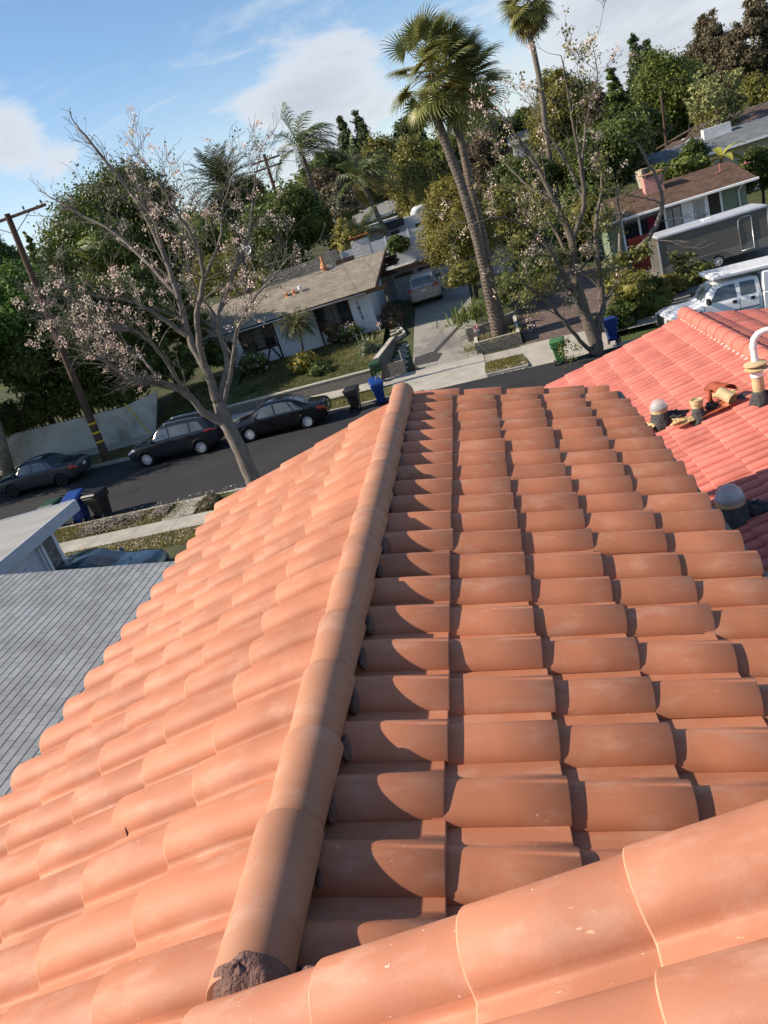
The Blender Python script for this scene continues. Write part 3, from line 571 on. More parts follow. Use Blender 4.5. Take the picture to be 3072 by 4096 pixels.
# ================================================================== VEHICLES
def pchip(xs, ys):
    xs = np.array(xs, float); ys = np.array(ys, float); h = np.diff(xs); d = np.diff(ys) / h; m = np.zeros(len(xs)); m[0], m[-1] = d[0], d[-1]
    for i in range(1, len(xs) - 1):
        if d[i - 1] * d[i] > 0: w1, w2 = 2 * h[i] + h[i - 1], h[i] + 2 * h[i - 1]; m[i] = (w1 + w2) / (w1 / d[i - 1] + w2 / d[i])
    def f(x):
        x = min(max(x, xs[0]), xs[-1]); i = min(int(np.searchsorted(xs, x, 'right')) - 1, len(h) - 1); t = (x - xs[i]) / h[i]; a = h[i]
        return ys[i] * (2 * t**3 - 3 * t * t + 1) + m[i] * a * (t**3 - 2 * t * t + t) + ys[i + 1] * (-2 * t**3 + 3 * t * t) + m[i + 1] * a * (t**3 - t * t)
    return f
class Body:
    def __init__(s, xs, zb, zt, zr, hw, hr):
        s.x0, s.x1 = xs[0], xs[-1]; s.f = [pchip(xs, a) for a in (zb, zt, zr, hw, hr)]
    def sec(s, x):
        zb, zt, zr, hw, hr = [f(x) for f in s.f]; gh = max(0, min(1, (zr - zt - .1) / .3))
        return [(0, zb), (.80 * hw, zb), (.97 * hw, zb + .10), (hw, zb + .45 * (zt - zb)), (.985 * hw, zt - .10), (.95 * hw, zt),
                (hr + .03 * gh + (1 - gh) * .02, (zr - .09) * gh + (1 - gh) * (zt + .35 * (zr - zt))), (hr * .84, zr - .012), (hr * .42, zr + .004), (0, zr + .012)]
    def pt(s, x, q):
        P = s.sec(x); i = min(int(q), len(P) - 2); t = q - i; p0 = P[max(i - 1, 0)]; p1 = P[i]; p2 = P[i + 1]; p3 = P[i + 2] if i + 2 < len(P) else (-P[-2][0], P[-2][1])
        if i == 0: p0 = (-P[1][0], P[1][1])
        c = .8 if i >= 1 else 0
        def cr(a, b, cc, d): m1, m2 = c * .5 * (cc - a), c * .5 * (d - b); return b * (2 * t**3 - 3 * t * t + 1) + m1 * (t**3 - 2 * t * t + t) + cc * (-2 * t**3 + 3 * t * t) + m2 * (t**3 - t * t)
        return np.array([x, cr(p0[0], p1[0], p2[0], p3[0]), cr(p0[1], p1[1], p2[1], p3[1])])
    def nrm(s, x, q):
        a = s.pt(x + .01, q) - s.pt(x - .01, q); b = s.pt(x, min(q + .02, 9)) - s.pt(x, q - .02); n = np.cross(a, b); n /= np.linalg.norm(n) + 1e-9
        return n if (n[1] >= 0 or abs(n[1]) < .2 and n[2] > 0) else -n
    def shell(s, mb, arches, r, nx=90, sub=4):
        Q = [i / sub for i in range(9 * sub + 1)]; X = [s.x0 + (s.x1 - s.x0) * i / nx for i in range(nx + 1)]
        for sd in (1, -1):
            V = [(p[0], p[1] * sd, p[2]) for x in X for p in (s.pt(x, q) for q in Q)]; w = len(Q); Fc = []
            for i in range(nx):
                for j in range(w - 1):
                    c = np.mean([V[i * w + j], V[(i + 1) * w + j + 1]], axis=0)
                    if any((c[0] - ax)**2 + (c[2] - r)**2 < (r + .07)**2 for ax in arches) and abs(c[1]) > .5 and Q[j] < 5: continue
                    f = (i * w + j, (i + 1) * w + j, (i + 1) * w + j + 1, i * w + j + 1); Fc.append(f[::-1] if sd > 0 else f)
            mb.add(V, Fc)
            for i, flip in ((0, sd < 0), (nx, sd > 0)):
                f = tuple(i * w + j for j in range(w)); b = mb.n - len(V); mb.f.append(tuple(b + k for k in (f[::-1] if flip else f))); mb.m.append(0)
    def patch(s, mb, xa, xb, q0, q1, sides=(1, -1), off=.007, nx=8, nq=6, mi=0):   # xa(t), xb(t): x limits as t runs q0->q1
        fa = xa if callable(xa) else (lambda t: xa); fb = xb if callable(xb) else (lambda t: xb)
        for sd in sides:
            P = []
            for j in range(nq + 1):
                t = j / nq; q = q0 + (q1 - q0) * t; row = []
                for i in range(nx + 1):
                    x = fa(t) + (fb(t) - fa(t)) * i / nx; p = s.pt(x, q) + off * s.nrm(x, q); row.append((p[0], p[1] * sd, p[2]))
                P.append(row)
            mb.grid(P, mi, flip=(sd < 0))
    def cap_patch(s, mb, xa, xb, q0, off=.007, nx=8, nq=12, mi=0):                 # a pane across the whole width
        P = []
        for i in range(nx + 1):
            t = i / nx; row = []
            for j in range(2 * nq + 1):
                u = (j - nq) / nq; q = 9 - (9 - q0) * abs(u); x = xa + (xb - xa) * t; p = s.pt(x, q) + off * s.nrm(x, q); row.append((p[0], math.copysign(p[1], u) if abs(u) > 1e-6 else 0, p[2]))
            P.append(row)
        mb.grid(P, mi)
m_tyre = mat('tyre_rubber', (.018, .018, .018), rough=.85, var=.2)
m_alloy = mat('alloy_rim', (.62, .62, .63), rough=.35, metal=.15, spec=.5)
m_steelrim = mat('dark_steel_rim', (.03, .03, .032), rough=.5, metal=.3)
m_chrome = mat('chrome', (.60, .60, .61), rough=.12, metal=1.0)
m_carglass = mat('car_glass', (.075, .088, .095), rough=.03, spec=1.0, var=.25, scale=1.5)
m_redlamp = mat('tail_lamp', (.42, .012, .010), rough=.2, spec=.6)
m_clear = mat('head_lamp', (.62, .63, .64), rough=.12, spec=.7)
m_black = mat('black_plastic', (.016, .016, .017), rough=.6)
m_plate = mat('licence_plate', (.55, .56, .57), rough=.4)
m_amber = mat('amber_lamp', (.75, .25, .02), rough=.25, spec=.6)
def wheel(T, x, y, r, w, sd, spokes, rim):
    W = bpy.data.objects.new('wheel', None); COL.objects.link(W); W.parent = T; W.location = (x, y, r)
    mb = MB(); pr = [(r * .64, -w / 2), (r * .9, -w / 2), (r * .985, -w / 2 + .03), (r, -w / 2 + .06), (r, w / 2 - .06), (r * .985, w / 2 - .03), (r * .9, w / 2), (r * .64, w / 2)]
    mb.lathe(pr, axis='y', n=28, caps=False); mb.build('tyre', m_tyre, W, local=True, smooth=50)
    mb = MB(); f = w / 2 * sd
    mb.lathe([(.02, f * .35), (r * .6, f * .35)] if sd > 0 else [(r * .6, f * .35), (.02, f * .35)], axis='y', n=20, mi=1)
    R_ = r * .645
    for k in range(24):
        a0, a1 = 2 * math.pi * k / 24, 2 * math.pi * (k + 1) / 24
        mb.add([(q * math.cos(a), yy, q * math.sin(a)) for a in (a0, a1) for q, yy in ((R_, f * .98), (R_ * .90, f * 1.0), (R_ * .88, f * .5))], [(0, 1, 4, 3), (1, 2, 5, 4)])
    for k in range(spokes):
        a = 2 * math.pi * (k + .25) / spokes; c, q = math.cos(a), math.sin(a); ww = r * (.085 if spokes > 6 else .12)
        V = []
        for rr, yy, hw_ in ((.03, f * .92, ww * .8), (R_ * .92, f * .94, ww * .75)):
            for s_, dy in ((-1, 0), (1, 0), (1, -.03 * sd), (-1, -.03 * sd)): V.append((rr * c - s_ * hw_ * q, yy + dy, rr * q + s_ * hw_ * c))
        mb.add(V, [(0, 1, 5, 4), (1, 2, 6, 5), (2, 3, 7, 6), (3, 0, 4, 7), (4, 5, 6, 7)])
    mb.lathe([(r * .13, f * .9), (r * .11, f * 1.0), (.01, f * 1.0)], axis='y', n=10)
    mb.build('rim', [rim, m_black], W, local=True)
def finish(T, B, arches, r, paint, wr=None, track=None, spokes=10, rim=None, tw=.21, lip=None):
    mb = MB(); B.shell(mb, arches, r); mb.build('body', paint, T, local=True, smooth=45)
    for ax in arches:
        for sd in (1, -1):
            mb = MB(); pts = []
            for i in range(15):
                a = R(-12 + 204 * i / 14); x, z = ax + (r + .06) * math.cos(a), r + (r + .06) * math.sin(a)
                best = min(((abs(B.pt(x, q)[2] - z), q) for q in [1.0 + .1 * k for k in range(42)]))[1]; p = B.pt(x, best); pts.append((x, (p[1] + .004) * sd, max(z, .2)))
            mb.tube(pts, .024, n=6); mb.build('wheel_arch', lip or paint, T, local=True, smooth=True)
            mb = MB(); hw = B.f[3](ax); mb.lathe([(r + .075, hw * .45 * sd), (r + .075, (hw - .09) * sd)] if sd > 0 else [(r + .075, (hw - .09) * sd), (r + .075, hw * .45 * sd)], (ax, 0, r), axis='y', n=20)
            mb.f = [f for f in mb.f if len(f) < 20] + [f for f in mb.f if len(f) >= 20 and abs(mb.v[f[0]][1]) < hw * .6]; mb.m = [0] * len(mb.f); mb.build('wheel_well', m_black, T, local=True)
            wheel(T, ax, (hw - tw / 2 - .005) * sd, r, tw, sd, spokes, rim or m_alloy)
def mirrors(T, B, x, z, m):
    for sd in (1, -1):
        mb = MB(); y = B.f[3](x) * .93; mb.lump((x, (y + .10) * sd, z), (.07, .11, .075), seed=2, rough=0, n=6); mb.build('wing_mirror', m, T, local=True, smooth=True)
def handles(T, B, xs_, q, m):
    for x in xs_:
        for sd in (1, -1):
            p = B.pt(x, q); mb = MB(); mb.box((x - .1, p[1] * sd - .012, p[2] - .016), (x + .1, p[1] * sd + .02 * sd + .012, p[2] + .016), bev=.008); mb.build('door_handle', m, T, local=True)
def panes(T, B, lst, q0=5.12, q1=5.86, m=None, trim=None):
    for (ab, bb, at, bt), sd in [(l, sd) for l in lst for sd in (1, -1)]:
        mb = MB(); B.patch(mb, lambda t: ab + (at - ab) * t, lambda t: bb + (bt - bb) * t, q0, q1, sides=(sd,)); mb.build('side_window', m or m_carglass, T, local=True, smooth=True)
def seam(T, B, xs_, q0=2.2, q1=5.0):
    mb = MB()
    for x in xs_: B.patch(mb, x - .008, x + .008, q0, q1, off=.003, nx=1, nq=8)
    mb.build('door_gap', m_black, T, local=True)
def plate(T, x, z, sgn, w=.31):
    mb = MB(); mb.box((x - .012, -w / 2, z - .075), (x + .012, w / 2, z + .075), bev=.006); mb.build('licence_plate', m_plate, T, local=True)

def sedan(name, label, loc, rotz, tilt, paint, L_=4.54, roof=1.46, spokes=10, rim=None, trim=None, tail=m_redlamp, wb=2.6, r=.315, group=None):
    T = thing(name, label, 'car', loc, rotz, tilt, group); k = L_ / 4.54; h = roof / 1.46
    xs = [k * a for a in (-2.27, -2.2, -1.95, -1.62, -1.30, -.85, -.45, 0, .40, .85, 1.22, 1.7, 2.08, 2.22, 2.27)]
    zb = [.42, .34, .26, .22, .2, .19, .19, .19, .19, .19, .2, .22, .25, .3, .4]
    zt = [.72, .86, .93, .945, .94, .935, .93, .92, .91, .895, .87, .82, .73, .62, .52]
    zr = [.76, .96, 1.03, 1.05, 1.13 * h, 1.36 * h, 1.445 * h, roof, 1.43 * h, 1.22 * h, 1.0, .93, .82, .68, .56]
    hw = [.66, .76, .84, .875, .885, .885, .885, .885, .885, .885, .88, .86, .80, .68, .58]
    hr = [.55, .66, .70, .70, .64, .585, .57, .57, .575, .62, .70, .72, .66, .56, .48]
    B = Body(xs, zb, zt, zr, hw, hr); ar = [-wb / 2 - .05, wb / 2 - .05]
    finish(T, B, ar, r, paint, spokes=spokes, rim=rim)
    panes(T, B, [(k * -.02, k * .92, k * .03, k * .52), (k * -.86, k * -.08, k * -.62, k * -.03), (k * -1.22, k * -.92, k * -.86, k * -.68)])
    mb = MB(); B.cap_patch(mb, k * 1.13, k * .46, 7.15); mb.build('windscreen', m_carglass, T, local=True, smooth=True)
    mb = MB(); B.cap_patch(mb, k * -1.50, k * -.74, 7.2); mb.build('rear_window', m_carglass, T, local=True, smooth=True)
    if trim:
        mb = MB()
        for sd in (1, -1):
            pts = [B.pt(k * x, q) * [1, sd, 1] + [0, .008 * sd, 0] for x, q in ((-1.28, 5.05), (-.9, 5.05), (0, 5.05), (.5, 5.05), (.98, 5.05), (.58, 5.9), (.2, 5.92), (-.4, 5.92), (-.85, 5.9), (-1.28, 5.05))]; mb.tube(pts, .013, n=5)
        mb.build('window_trim', trim, T, local=True, smooth=True)
    for sd in (1, -1):
        mb = MB(); B.patch(mb, k * -2.255, k * -1.93, 3.7, 4.75, sides=(sd,)); mb.build('tail_lamp', tail, T, local=True, smooth=True)
        mb = MB(); B.patch(mb, k * 1.86, k * 2.235, 3.75, 4.7, sides=(sd,)); mb.build('headlight', m_clear, T, local=True, smooth=True)
    plate(T, k * -2.275, .70, -1); mirrors(T, B, k * .82, .98, paint); handles(T, B, (k * .12, k * -.78), 4.35, paint); seam(T, B, (k * -.05, k * .98, k * -.98))
    mb = MB(); mb.box((k * 2.2, -.5, .38), (k * 2.285, .5, .6), bev=.03); mb.build('grille', m_black, T, local=True)
    mb = MB(); mb.lathe([(.045, k * -2.235), (.045, k * -2.25), (.01, k * -2.252)], (0, 0, .88), axis='x', n=12); mb.build('badge', m_chrome, T, local=True)
    return T
TILT = math.atan(.048)
def street_z(x): return zs(x) + .002
m_grey = mat('graphite_paint', (.030, .033, .038), rough=.2, spec=.45, coat=0, var=.04)
m_dgrey = mat('dark_metal_paint', (.016, .018, .024), rough=.13, spec=.5, coat=0, var=.04)
m_blk = mat('black_paint', (.006, .0065, .008), rough=.10, spec=.5, coat=0, var=.03)
m_silver = mat('silver_paint', (.30, .295, .28), rough=.34, spec=.5, metal=.45, coat=.6, var=.03)
m_teal = mat('dark_teal_paint', (.008, .055, .068), rough=.25, spec=.5, coat=1.0, var=.03)
m_whitep = mat('white_paint_gloss', (.72, .73, .74), rough=.35, spec=.5, coat=.4, var=.03)
sedan('sedan_car', 'graphite sedan with black steel wheels parked by the wall, leftmost car on the street', (-21.27, 29.75, street_z(-21.27)), math.pi, -TILT, m_grey, spokes=7, rim=m_steelrim)
sedan('sedan_car', 'black sedan with mesh alloy wheels and bright window trim, rightmost parked car', (-9.2, 30.05, street_z(-9.2)), math.pi, -TILT, m_blk, L_=4.75, roof=1.50, spokes=12, trim=m_chrome, wb=2.75, r=.33)
T = sedan('sedan_car', 'dark teal car half hidden behind the grey shingle roof', (-11.35, 14.6, -5.78), 0, 0, m_teal, L_=4.6, roof=1.40)
def suv(name, label, loc, rotz, tilt, paint):
    T = thing(name, label, 'car', loc, rotz, tilt)
    xs = [-2.27, -2.22, -2.05, -1.85, -1.55, -1.1, -.5, 0, .35, .8, 1.12, 1.6, 2.0, 2.2, 2.27]
    zb = [.55, .44, .36, .30, .28, .27, .27, .27, .27, .27, .28, .30, .34, .42, .55]
    zt = [.98, 1.06, 1.10, 1.10, 1.09, 1.07, 1.055, 1.045, 1.04, 1.03, 1.01, .97, .88, .76, .66]
    zr = [1.02, 1.14, 1.36, 1.53, 1.62, 1.665, 1.69, 1.68, 1.62, 1.35, 1.13, 1.05, .94, .82, .70]
    hw = [.70, .80, .86, .895, .915, .92, .92, .92, .92, .92, .915, .90, .84, .74, .62]
    hr = [.58, .64, .64, .62, .61, .61, .61, .61, .61, .66, .74, .75, .68, .58, .5]
    B = Body(xs, zb, zt, zr, hw, hr); finish(T, B, [-1.36, 1.34], .35, paint, spokes=10, lip=m_black, tw=.225)
    panes(T, B, [(-.02, .88, .03, .42), (-1.05, -.08, -1.0, -.03), (-1.72, -1.12, -1.5, -1.07)])
    mb = MB(); B.cap_patch(mb, 1.06, .40, 7.15); mb.build('windscreen', m_carglass, T, local=True, smooth=True)
    mb = MB(); B.cap_patch(mb, -2.17, -1.80, 7.2); mb.build('rear_window', m_carglass, T, local=True, smooth=True)
    for sd in (1, -1):
        mb = MB(); B.patch(mb, -2.235, -1.72, 4.15, 4.85, sides=(sd,)); mb.build('tail_lamp', m_redlamp, T, local=True, smooth=True)
        mb = MB(); B.patch(mb, 1.75, 2.2, 4.0, 4.7, sides=(sd,)); mb.build('headlight', m_clear, T, local=True, smooth=True)
        mb = MB(); mb.tube([B.pt(x, 7.0) * [1, sd, 1] + [0, 0, .03] for x in (-1.5, -1.2, -.6, 0, .3)], .02, n=6); mb.build('roof_rail', m_chrome, T, local=True, smooth=True)
        mb = MB(); B.patch(mb, -1.0, .98, 1.4, 2.15, sides=(sd,), off=.01); mb.build('sill', m_black, T, local=True, smooth=True)
    mb = MB(); mb.box((-2.02, -.55, 1.56), (-1.66, .55, 1.60), bev=.012); mb.build('spoiler', paint, T, local=True)
    plate(T, -2.275, .86, -1); mirrors(T, B, .82, 1.10, paint); handles(T, B, (.1, -.92), 4.45, paint); seam(T, B, (-.05, .98, -1.08))
    mb = MB(); mb.box((2.2, -.5, .5), (2.29, .5, .8), bev=.03); mb.build('grille', m_black, T, local=True)
    mb = MB(); mb.box((-2.275, -.75, .42), (-2.20, .75, .58), bev=.03); mb.build('bumper', m_black, T, local=True); return T
suv('suv_car', 'dark grey crossover with bright ten spoke wheels parked behind the leaning street tree', (-14.15, 29.75, street_z(-14.15)), math.pi, -TILT, m_dgrey)
def minivan(label, loc, rotz):
    T = thing('minivan', label, 'minivan', loc, rotz, -.02)
    xs = [-2.57, -2.53, -2.42, -2.2, -1.8, -1.0, -.2, .5, .95, 1.45, 1.8, 2.2, 2.45, 2.57]
    zb = [.42, .34, .28, .24, .22, .2, .2, .2, .2, .2, .22, .26, .32, .45]
    zt = [1.02, 1.06, 1.08, 1.09, 1.09, 1.08, 1.06, 1.04, 1.03, 1.0, .97, .88, .75, .6]
    zr = [1.06, 1.16, 1.42, 1.66, 1.71, 1.74, 1.74, 1.72, 1.64, 1.32, 1.07, .97, .82, .64]
    hw = [.80, .90, .96, .99, 1.0, 1.0, 1.0, 1.0, 1.0, .99, .98, .92, .82, .66]
    hr = [.70, .74, .74, .73, .72, .71, .70, .69, .69, .74, .8, .76, .66, .52]
    B = Body(xs, zb, zt, zr, hw, hr); finish(T, B, [-1.5, 1.5], .34, m_silver, spokes=10)
    panes(T, B, [(.55, 1.4, .55, .98), (-.55, .48, -.55, .48), (-2.1, -.62, -2.05, -.62)])
    mb = MB(); B.cap_patch(mb, -2.51, -2.24, 7.0); mb.build('rear_window', m_carglass, T, local=True, smooth=True)
    mb = MB(); B.cap_patch(mb, 1.74, 1.0, 7.1); mb.build('windscreen', m_carglass, T, local=True, smooth=True)
    for sd in (1, -1):
        mb = MB(); mb.prism([(-2.60, .30 * sd + .20 * sd, .98), (-2.60, .86 * sd, .96), (-2.50, .965 * sd, .98), (-2.48, .95 * sd, 1.13), (-2.57, .78 * sd, 1.14)], (.06, 0, 0)); mb.build('tail_lamp', m_redlamp, T, local=True)
        mb = MB(); B.patch(mb, 2.1, 2.5, 4.0, 4.7, sides=(sd,)); mb.build('headlight', m_clear, T, local=True, smooth=True)
    mb = MB(); mb.box((-2.605, -.62, 1.09), (-2.57, .62, 1.125), bev=.008); mb.build('chrome_strip', m_chrome, T, local=True)
    mb = MB(); mb.box((-2.612, -.95 + .1, .34), (-2.5, .85, .60), bev=.05); mb.box((-2.602, -.6, .60), (-2.59, .6, .615)); mb.build('bumper', m_silver, T, local=True)
    plate(T, -2.60, .90, -1); mirrors(T, B, 1.3, 1.12, m_black)
    mb = MB(); mb.box((-2.615, -.06, 1.13), (-2.59, -.04, 1.21)); mb.box((-2.615, .04, 1.13), (-2.59, .06, 1.21)); mb.box((-2.615, -.04, 1.16), (-2.59, .04, 1.18)); mb.build('badge', m_chrome, T, local=True)
minivan('silver minivan seen from behind on the drive of the white house', (-2.36, 47.95, dz(-2.36, 47.0) + .04), math.pi / 2)

# white extended cab pickup with a shell and rack, nose to the left
def pickup(label, loc):
    T = thing('pickup_truck', label, 'truck', loc, math.pi, -TILT); P = m_whitep
    xs = [-.72, -.70, -.60, -.2, .3, .75, 1.05, 1.45, 1.62, 1.8, 2.3, 2.75, 2.95, 3.02]
    zb = [.5] * 8 + [.5, .5, .5, .52, .56, .62]
    zt = [1.22, 1.24, 1.25, 1.25, 1.25, 1.24, 1.23, 1.22, 1.22, 1.22, 1.19, 1.14, 1.06, .95]
    zr = [1.70, 1.88, 1.94, 1.97, 1.975, 1.95, 1.86, 1.46, 1.32, 1.28, 1.26, 1.2, 1.1, .98]
    hw = [.96, .98, 1.0, 1.0, 1.0, 1.0, 1.0, 1.0, 1.0, 1.0, .99, .97, .92, .86]
    hr = [.70, .72, .73, .73, .73, .73, .74, .80, .83, .84, .83, .80, .76, .72]
    B = Body(xs, zb, zt, zr, hw, hr); ar = [2.10]; r = .40
    mb = MB(); B.shell(mb, ar, r); mb.build('cab', P, T, local=True, smooth=45)
    for ax in (2.1, -1.75):
        for sd in (1, -1): wheel(T, ax, .86 * sd, r, .26, sd, 5, m_alloy)
    panes(T, B, [(.22, 1.36, .26, .90), (-.52, .08, -.5, .06)])
    mb = MB(); B.cap_patch(mb, 1.52, .98, 7.15); mb.build('windscreen', m_carglass, T, local=True, smooth=True)
    for sd in (1, -1):
        mb = MB(); mb.box((2.93, .62 * sd if sd > 0 else -.93, .84), (3.045, .93 if sd > 0 else -.62, 1.06), bev=.03); mb.build('headlight', m_clear, T, local=True)
        mb = MB(); mb.box((2.78, .905 if sd > 0 else -.965, .84), (3.0, .965 if sd > 0 else -.905, .97), bev=.02); mb.build('indicator', m_amber, T, local=True)
        mb = MB(); mb.box((1.30, .98 if sd > 0 else -1.28, 1.26), (1.44, 1.28 if sd > 0 else -.98, 1.52), bev=.04); mb.build('wing_mirror', m_black, T, local=True)
        mb = MB(); p = B.pt(.35, 4.4); mb.box((.26, p[1] * sd - .03, 1.08), (.42, p[1] * sd + .03, 1.20), bev=.01); mb.box((-.44, p[1] * sd - .03, 1.08), (-.28, p[1] * sd + .03, 1.20), bev=.01); mb.build('door_handle', m_black, T, local=True)
        mb = MB(); mb.box((1.62, 1.0 * sd - .012, 1.0), (1.92, 1.0 * sd + .012, 1.07), bev=.005); mb.build('badge', m_black, T, local=True)
        mb = MB(); mb.box((-.6, 1.0 * sd - .02, .78), (1.5, 1.0 * sd + .02, .82), bev=.01); mb.build('side_strip', m_black, T, local=True)
    seam(T, B, (1.52, .14, -.6), 2.0, 5.0)
    mb = MB(); mb.box((2.96, -.6, .62), (3.05, .6, 1.04), bev=.02); mb.build('grille', m_black, T, local=True)
    mb = MB(); mb.box((3.0, -1.0, .42), (3.16, 1.0, .66), bev=.05); mb.build('bumper', m_chrome, T, local=True)
    mb = MB(); mb.box((-3.25, -1.0, .55), (-.76, 1.0, 1.26), bev=.04); mb.build('bed', P, T, local=True)
    mb = MB(); mb.box((-3.2, -.96, 1.262), (-.78, .96, 2.06), bev=.05); mb.build('canopy', P, T, local=True)
    mb = MB()
    for i in range(5): mb.box((-2.9, .955, 1.42 + .1 * i), (-1.2, .985, 1.48 + .1 * i), bev=.01); mb.box((-2.9, -.985, 1.42 + .1 * i), (-1.2, -.955, 1.48 + .1 * i), bev=.01)
    mb.build('louvre', mat('white_louvre', (.62, .64, .66), rough=.4), T, local=True)
    mb = MB(); mb.box((-3.2, -.93, 2.12), (1.12, .93, 2.30), bev=.05); mb.box((-3.1, -.7, 2.05), (-2.9, .7, 2.13)); mb.box((-1.1, -.7, 2.05), (-.9, .7, 2.13)); mb.build('camper_overhang', P, T, local=True)
    mb = MB(); mb.box((.70, -.5, 2.302), (.95, .5, 2.34), bev=.01); mb.tube([(1.0, -.6, 2.33), (.55, -.2, 2.33), (1.0, .2, 2.33), (.55, .6, 2.33)], .02, n=6); mb.build('rack', mat('rack_grey', (.45, .46, .47), rough=.4), T, local=True)
p = A(1431, 667, 29.3)
pickup('white extended cab pickup truck with a camper lid, parked beyond the salmon roof', (p[0] + 3.05, 30.3, street_z(p[0] + 3)))
# enclosed cargo trailer
p0 = A(1415, 600, 41.0)
tz = ground(13.3, 41) + .03
T = thing('cargo_trailer', 'grey enclosed cargo trailer with two axles parked in front of the green house', 'trailer', (13.35, 42.1, tz), 0)
m_tr = mat('trailer_grey', (.105, .10, .088), rough=.42, spec=.45, var=.06, scale=1.2)
m_alu = mat('trailer_aluminium', (.55, .56, .58), rough=.3, metal=.7)
zb_ = A(1415, 596, 41)[2] - tz; zt_ = A(1385 + 0, 517, 41)[2] - tz
zb_, zt_ = .45, 2.42
mb = MB(); mb.box((-2.75, -1.08, zb_), (2.85, 1.08, zt_), bev=.02); mb.build('body', m_tr, T, local=True)
mb = MB(); mb.box((-2.77, -1.10, zt_ - .02), (2.87, 1.10, zt_ + .10), bev=.05); mb.build('roof', mat('trailer_roof', (.55, .56, .57), rough=.35, metal=.3, var=.12, scale=1), T, local=True)
mb = MB()
for y in (-1.09, 1.09): mb.tube([(-2.76, y, zt_), (2.86, y, zt_)], .075, n=8)
for x in (-2.75, 2.85):
    for y in (-1.08, 1.08): mb.tube([(x, y, zb_), (x, y, zt_)], .05, n=8)
mb.build('corner_trim', m_alu, T, local=True, smooth=40)
mb = MB(); mb.box((-2.76, -1.10, zb_ - .02), (2.86, -1.078, zb_ + .42), bev=.004); mb.build('stone_guard', mat('trailer_lower', (.20, .195, .18), rough=.35, metal=.3), T, local=True)
mb = MB(); D = (1.35, 2.02)
pts = [(D[0], -1.1, zb_ + .1), (D[0], -1.1, zt_ - .35), (D[0] + .08, -1.1, zt_ - .22), (D[0] + .18, -1.1, zt_ - .18), (D[1] - .12, -1.1, zt_ - .18), (D[1] - .03, -1.1, zt_ - .24), (D[1], -1.1, zt_ - .35), (D[1], -1.1, zb_ + .1), (D[0], -1.1, zb_ + .1)]
dr = thing('door', None, None, (0, 0, 0)); dr.parent = T
mb.tube(pts, .028, n=6); mb.build('door_frame', m_alu, dr, local=True, smooth=True)
mb = MB(); mb.box((D[0] + .02, -1.096, zb_ + .1), (D[1] - .02, -1.085, zt_ - .2), bev=.004); mb.build('door_panel', m_tr, dr, local=True)
mb = MB(); mb.tube([(D[0] - .06, -1.13, zb_ + .6), (D[0] - .06, -1.13, zb_ + 1.25)], .018, n=6); mb.lump((D[0] - .06, -1.14, zb_ + 1.25), (.04, .04, .04), rough=0, n=5); mb.box((D[0] + .06, -1.12, zb_ + .68), (D[0] + .15, -1.09, zb_ + .82)); mb.build('door_handle', m_chrome, dr, local=True)
mb = MB(); mb.box((-.1, -.25, zt_ + .09), (.35, .25, zt_ + .17), bev=.03); mb.build('roof_vent', m_whitep, T, local=True)
for ax in (-.75, .12):
    for sd in (1, -1): wheel(T, ax, 1.0 * sd, .36, .22, sd, 8, m_alloy)
mb = MB()
for sd in (-1, 1): mb.prism([(-1.25, 1.09 * sd, .42), (-1.12, 1.09 * sd, .80), (-.95, 1.09 * sd, .86), (.32, 1.09 * sd, .86), (.5, 1.09 * sd, .80), (.62, 1.09 * sd, .42), (.54, 1.09 * sd, .42), (.42, 1.09 * sd, .74), (.28, 1.09 * sd, .79), (-.92, 1.09 * sd, .79), (-1.06, 1.09 * sd, .74), (-1.17, 1.09 * sd, .42)], (0, .06 * sd, 0))
mb.box((-1.2, -1.02, .44), (.55, 1.02, .80)); mb.build('mudguard', m_tr, T, local=True)
for y in (-1.0, 1.0):
    mb = MB(); mb.box((-2.80, y - .1, zt_ - .16), (-2.76, y + .1, zt_ - .08)); mb.build('marker_lamp', m_redlamp, T, local=True)
mb = MB(); mb.box((-2.79, -.98, zb_ + .05), (-2.765, .98, zt_ - .2), bev=.01); mb.build('rear_door', m_tr, T, local=True)
mb = MB(); mb.tube([(2.85, -.6, zb_), (4.0, 0, zb_)], .05); mb.tube([(2.85, .6, zb_), (4.0, 0, zb_)], .05); mb.tube([(3.8, 0, zb_), (3.8, 0, 0)], .04); mb.build('drawbar', m_black, T, local=True)
T.rotation_euler = (0, 0, 0)

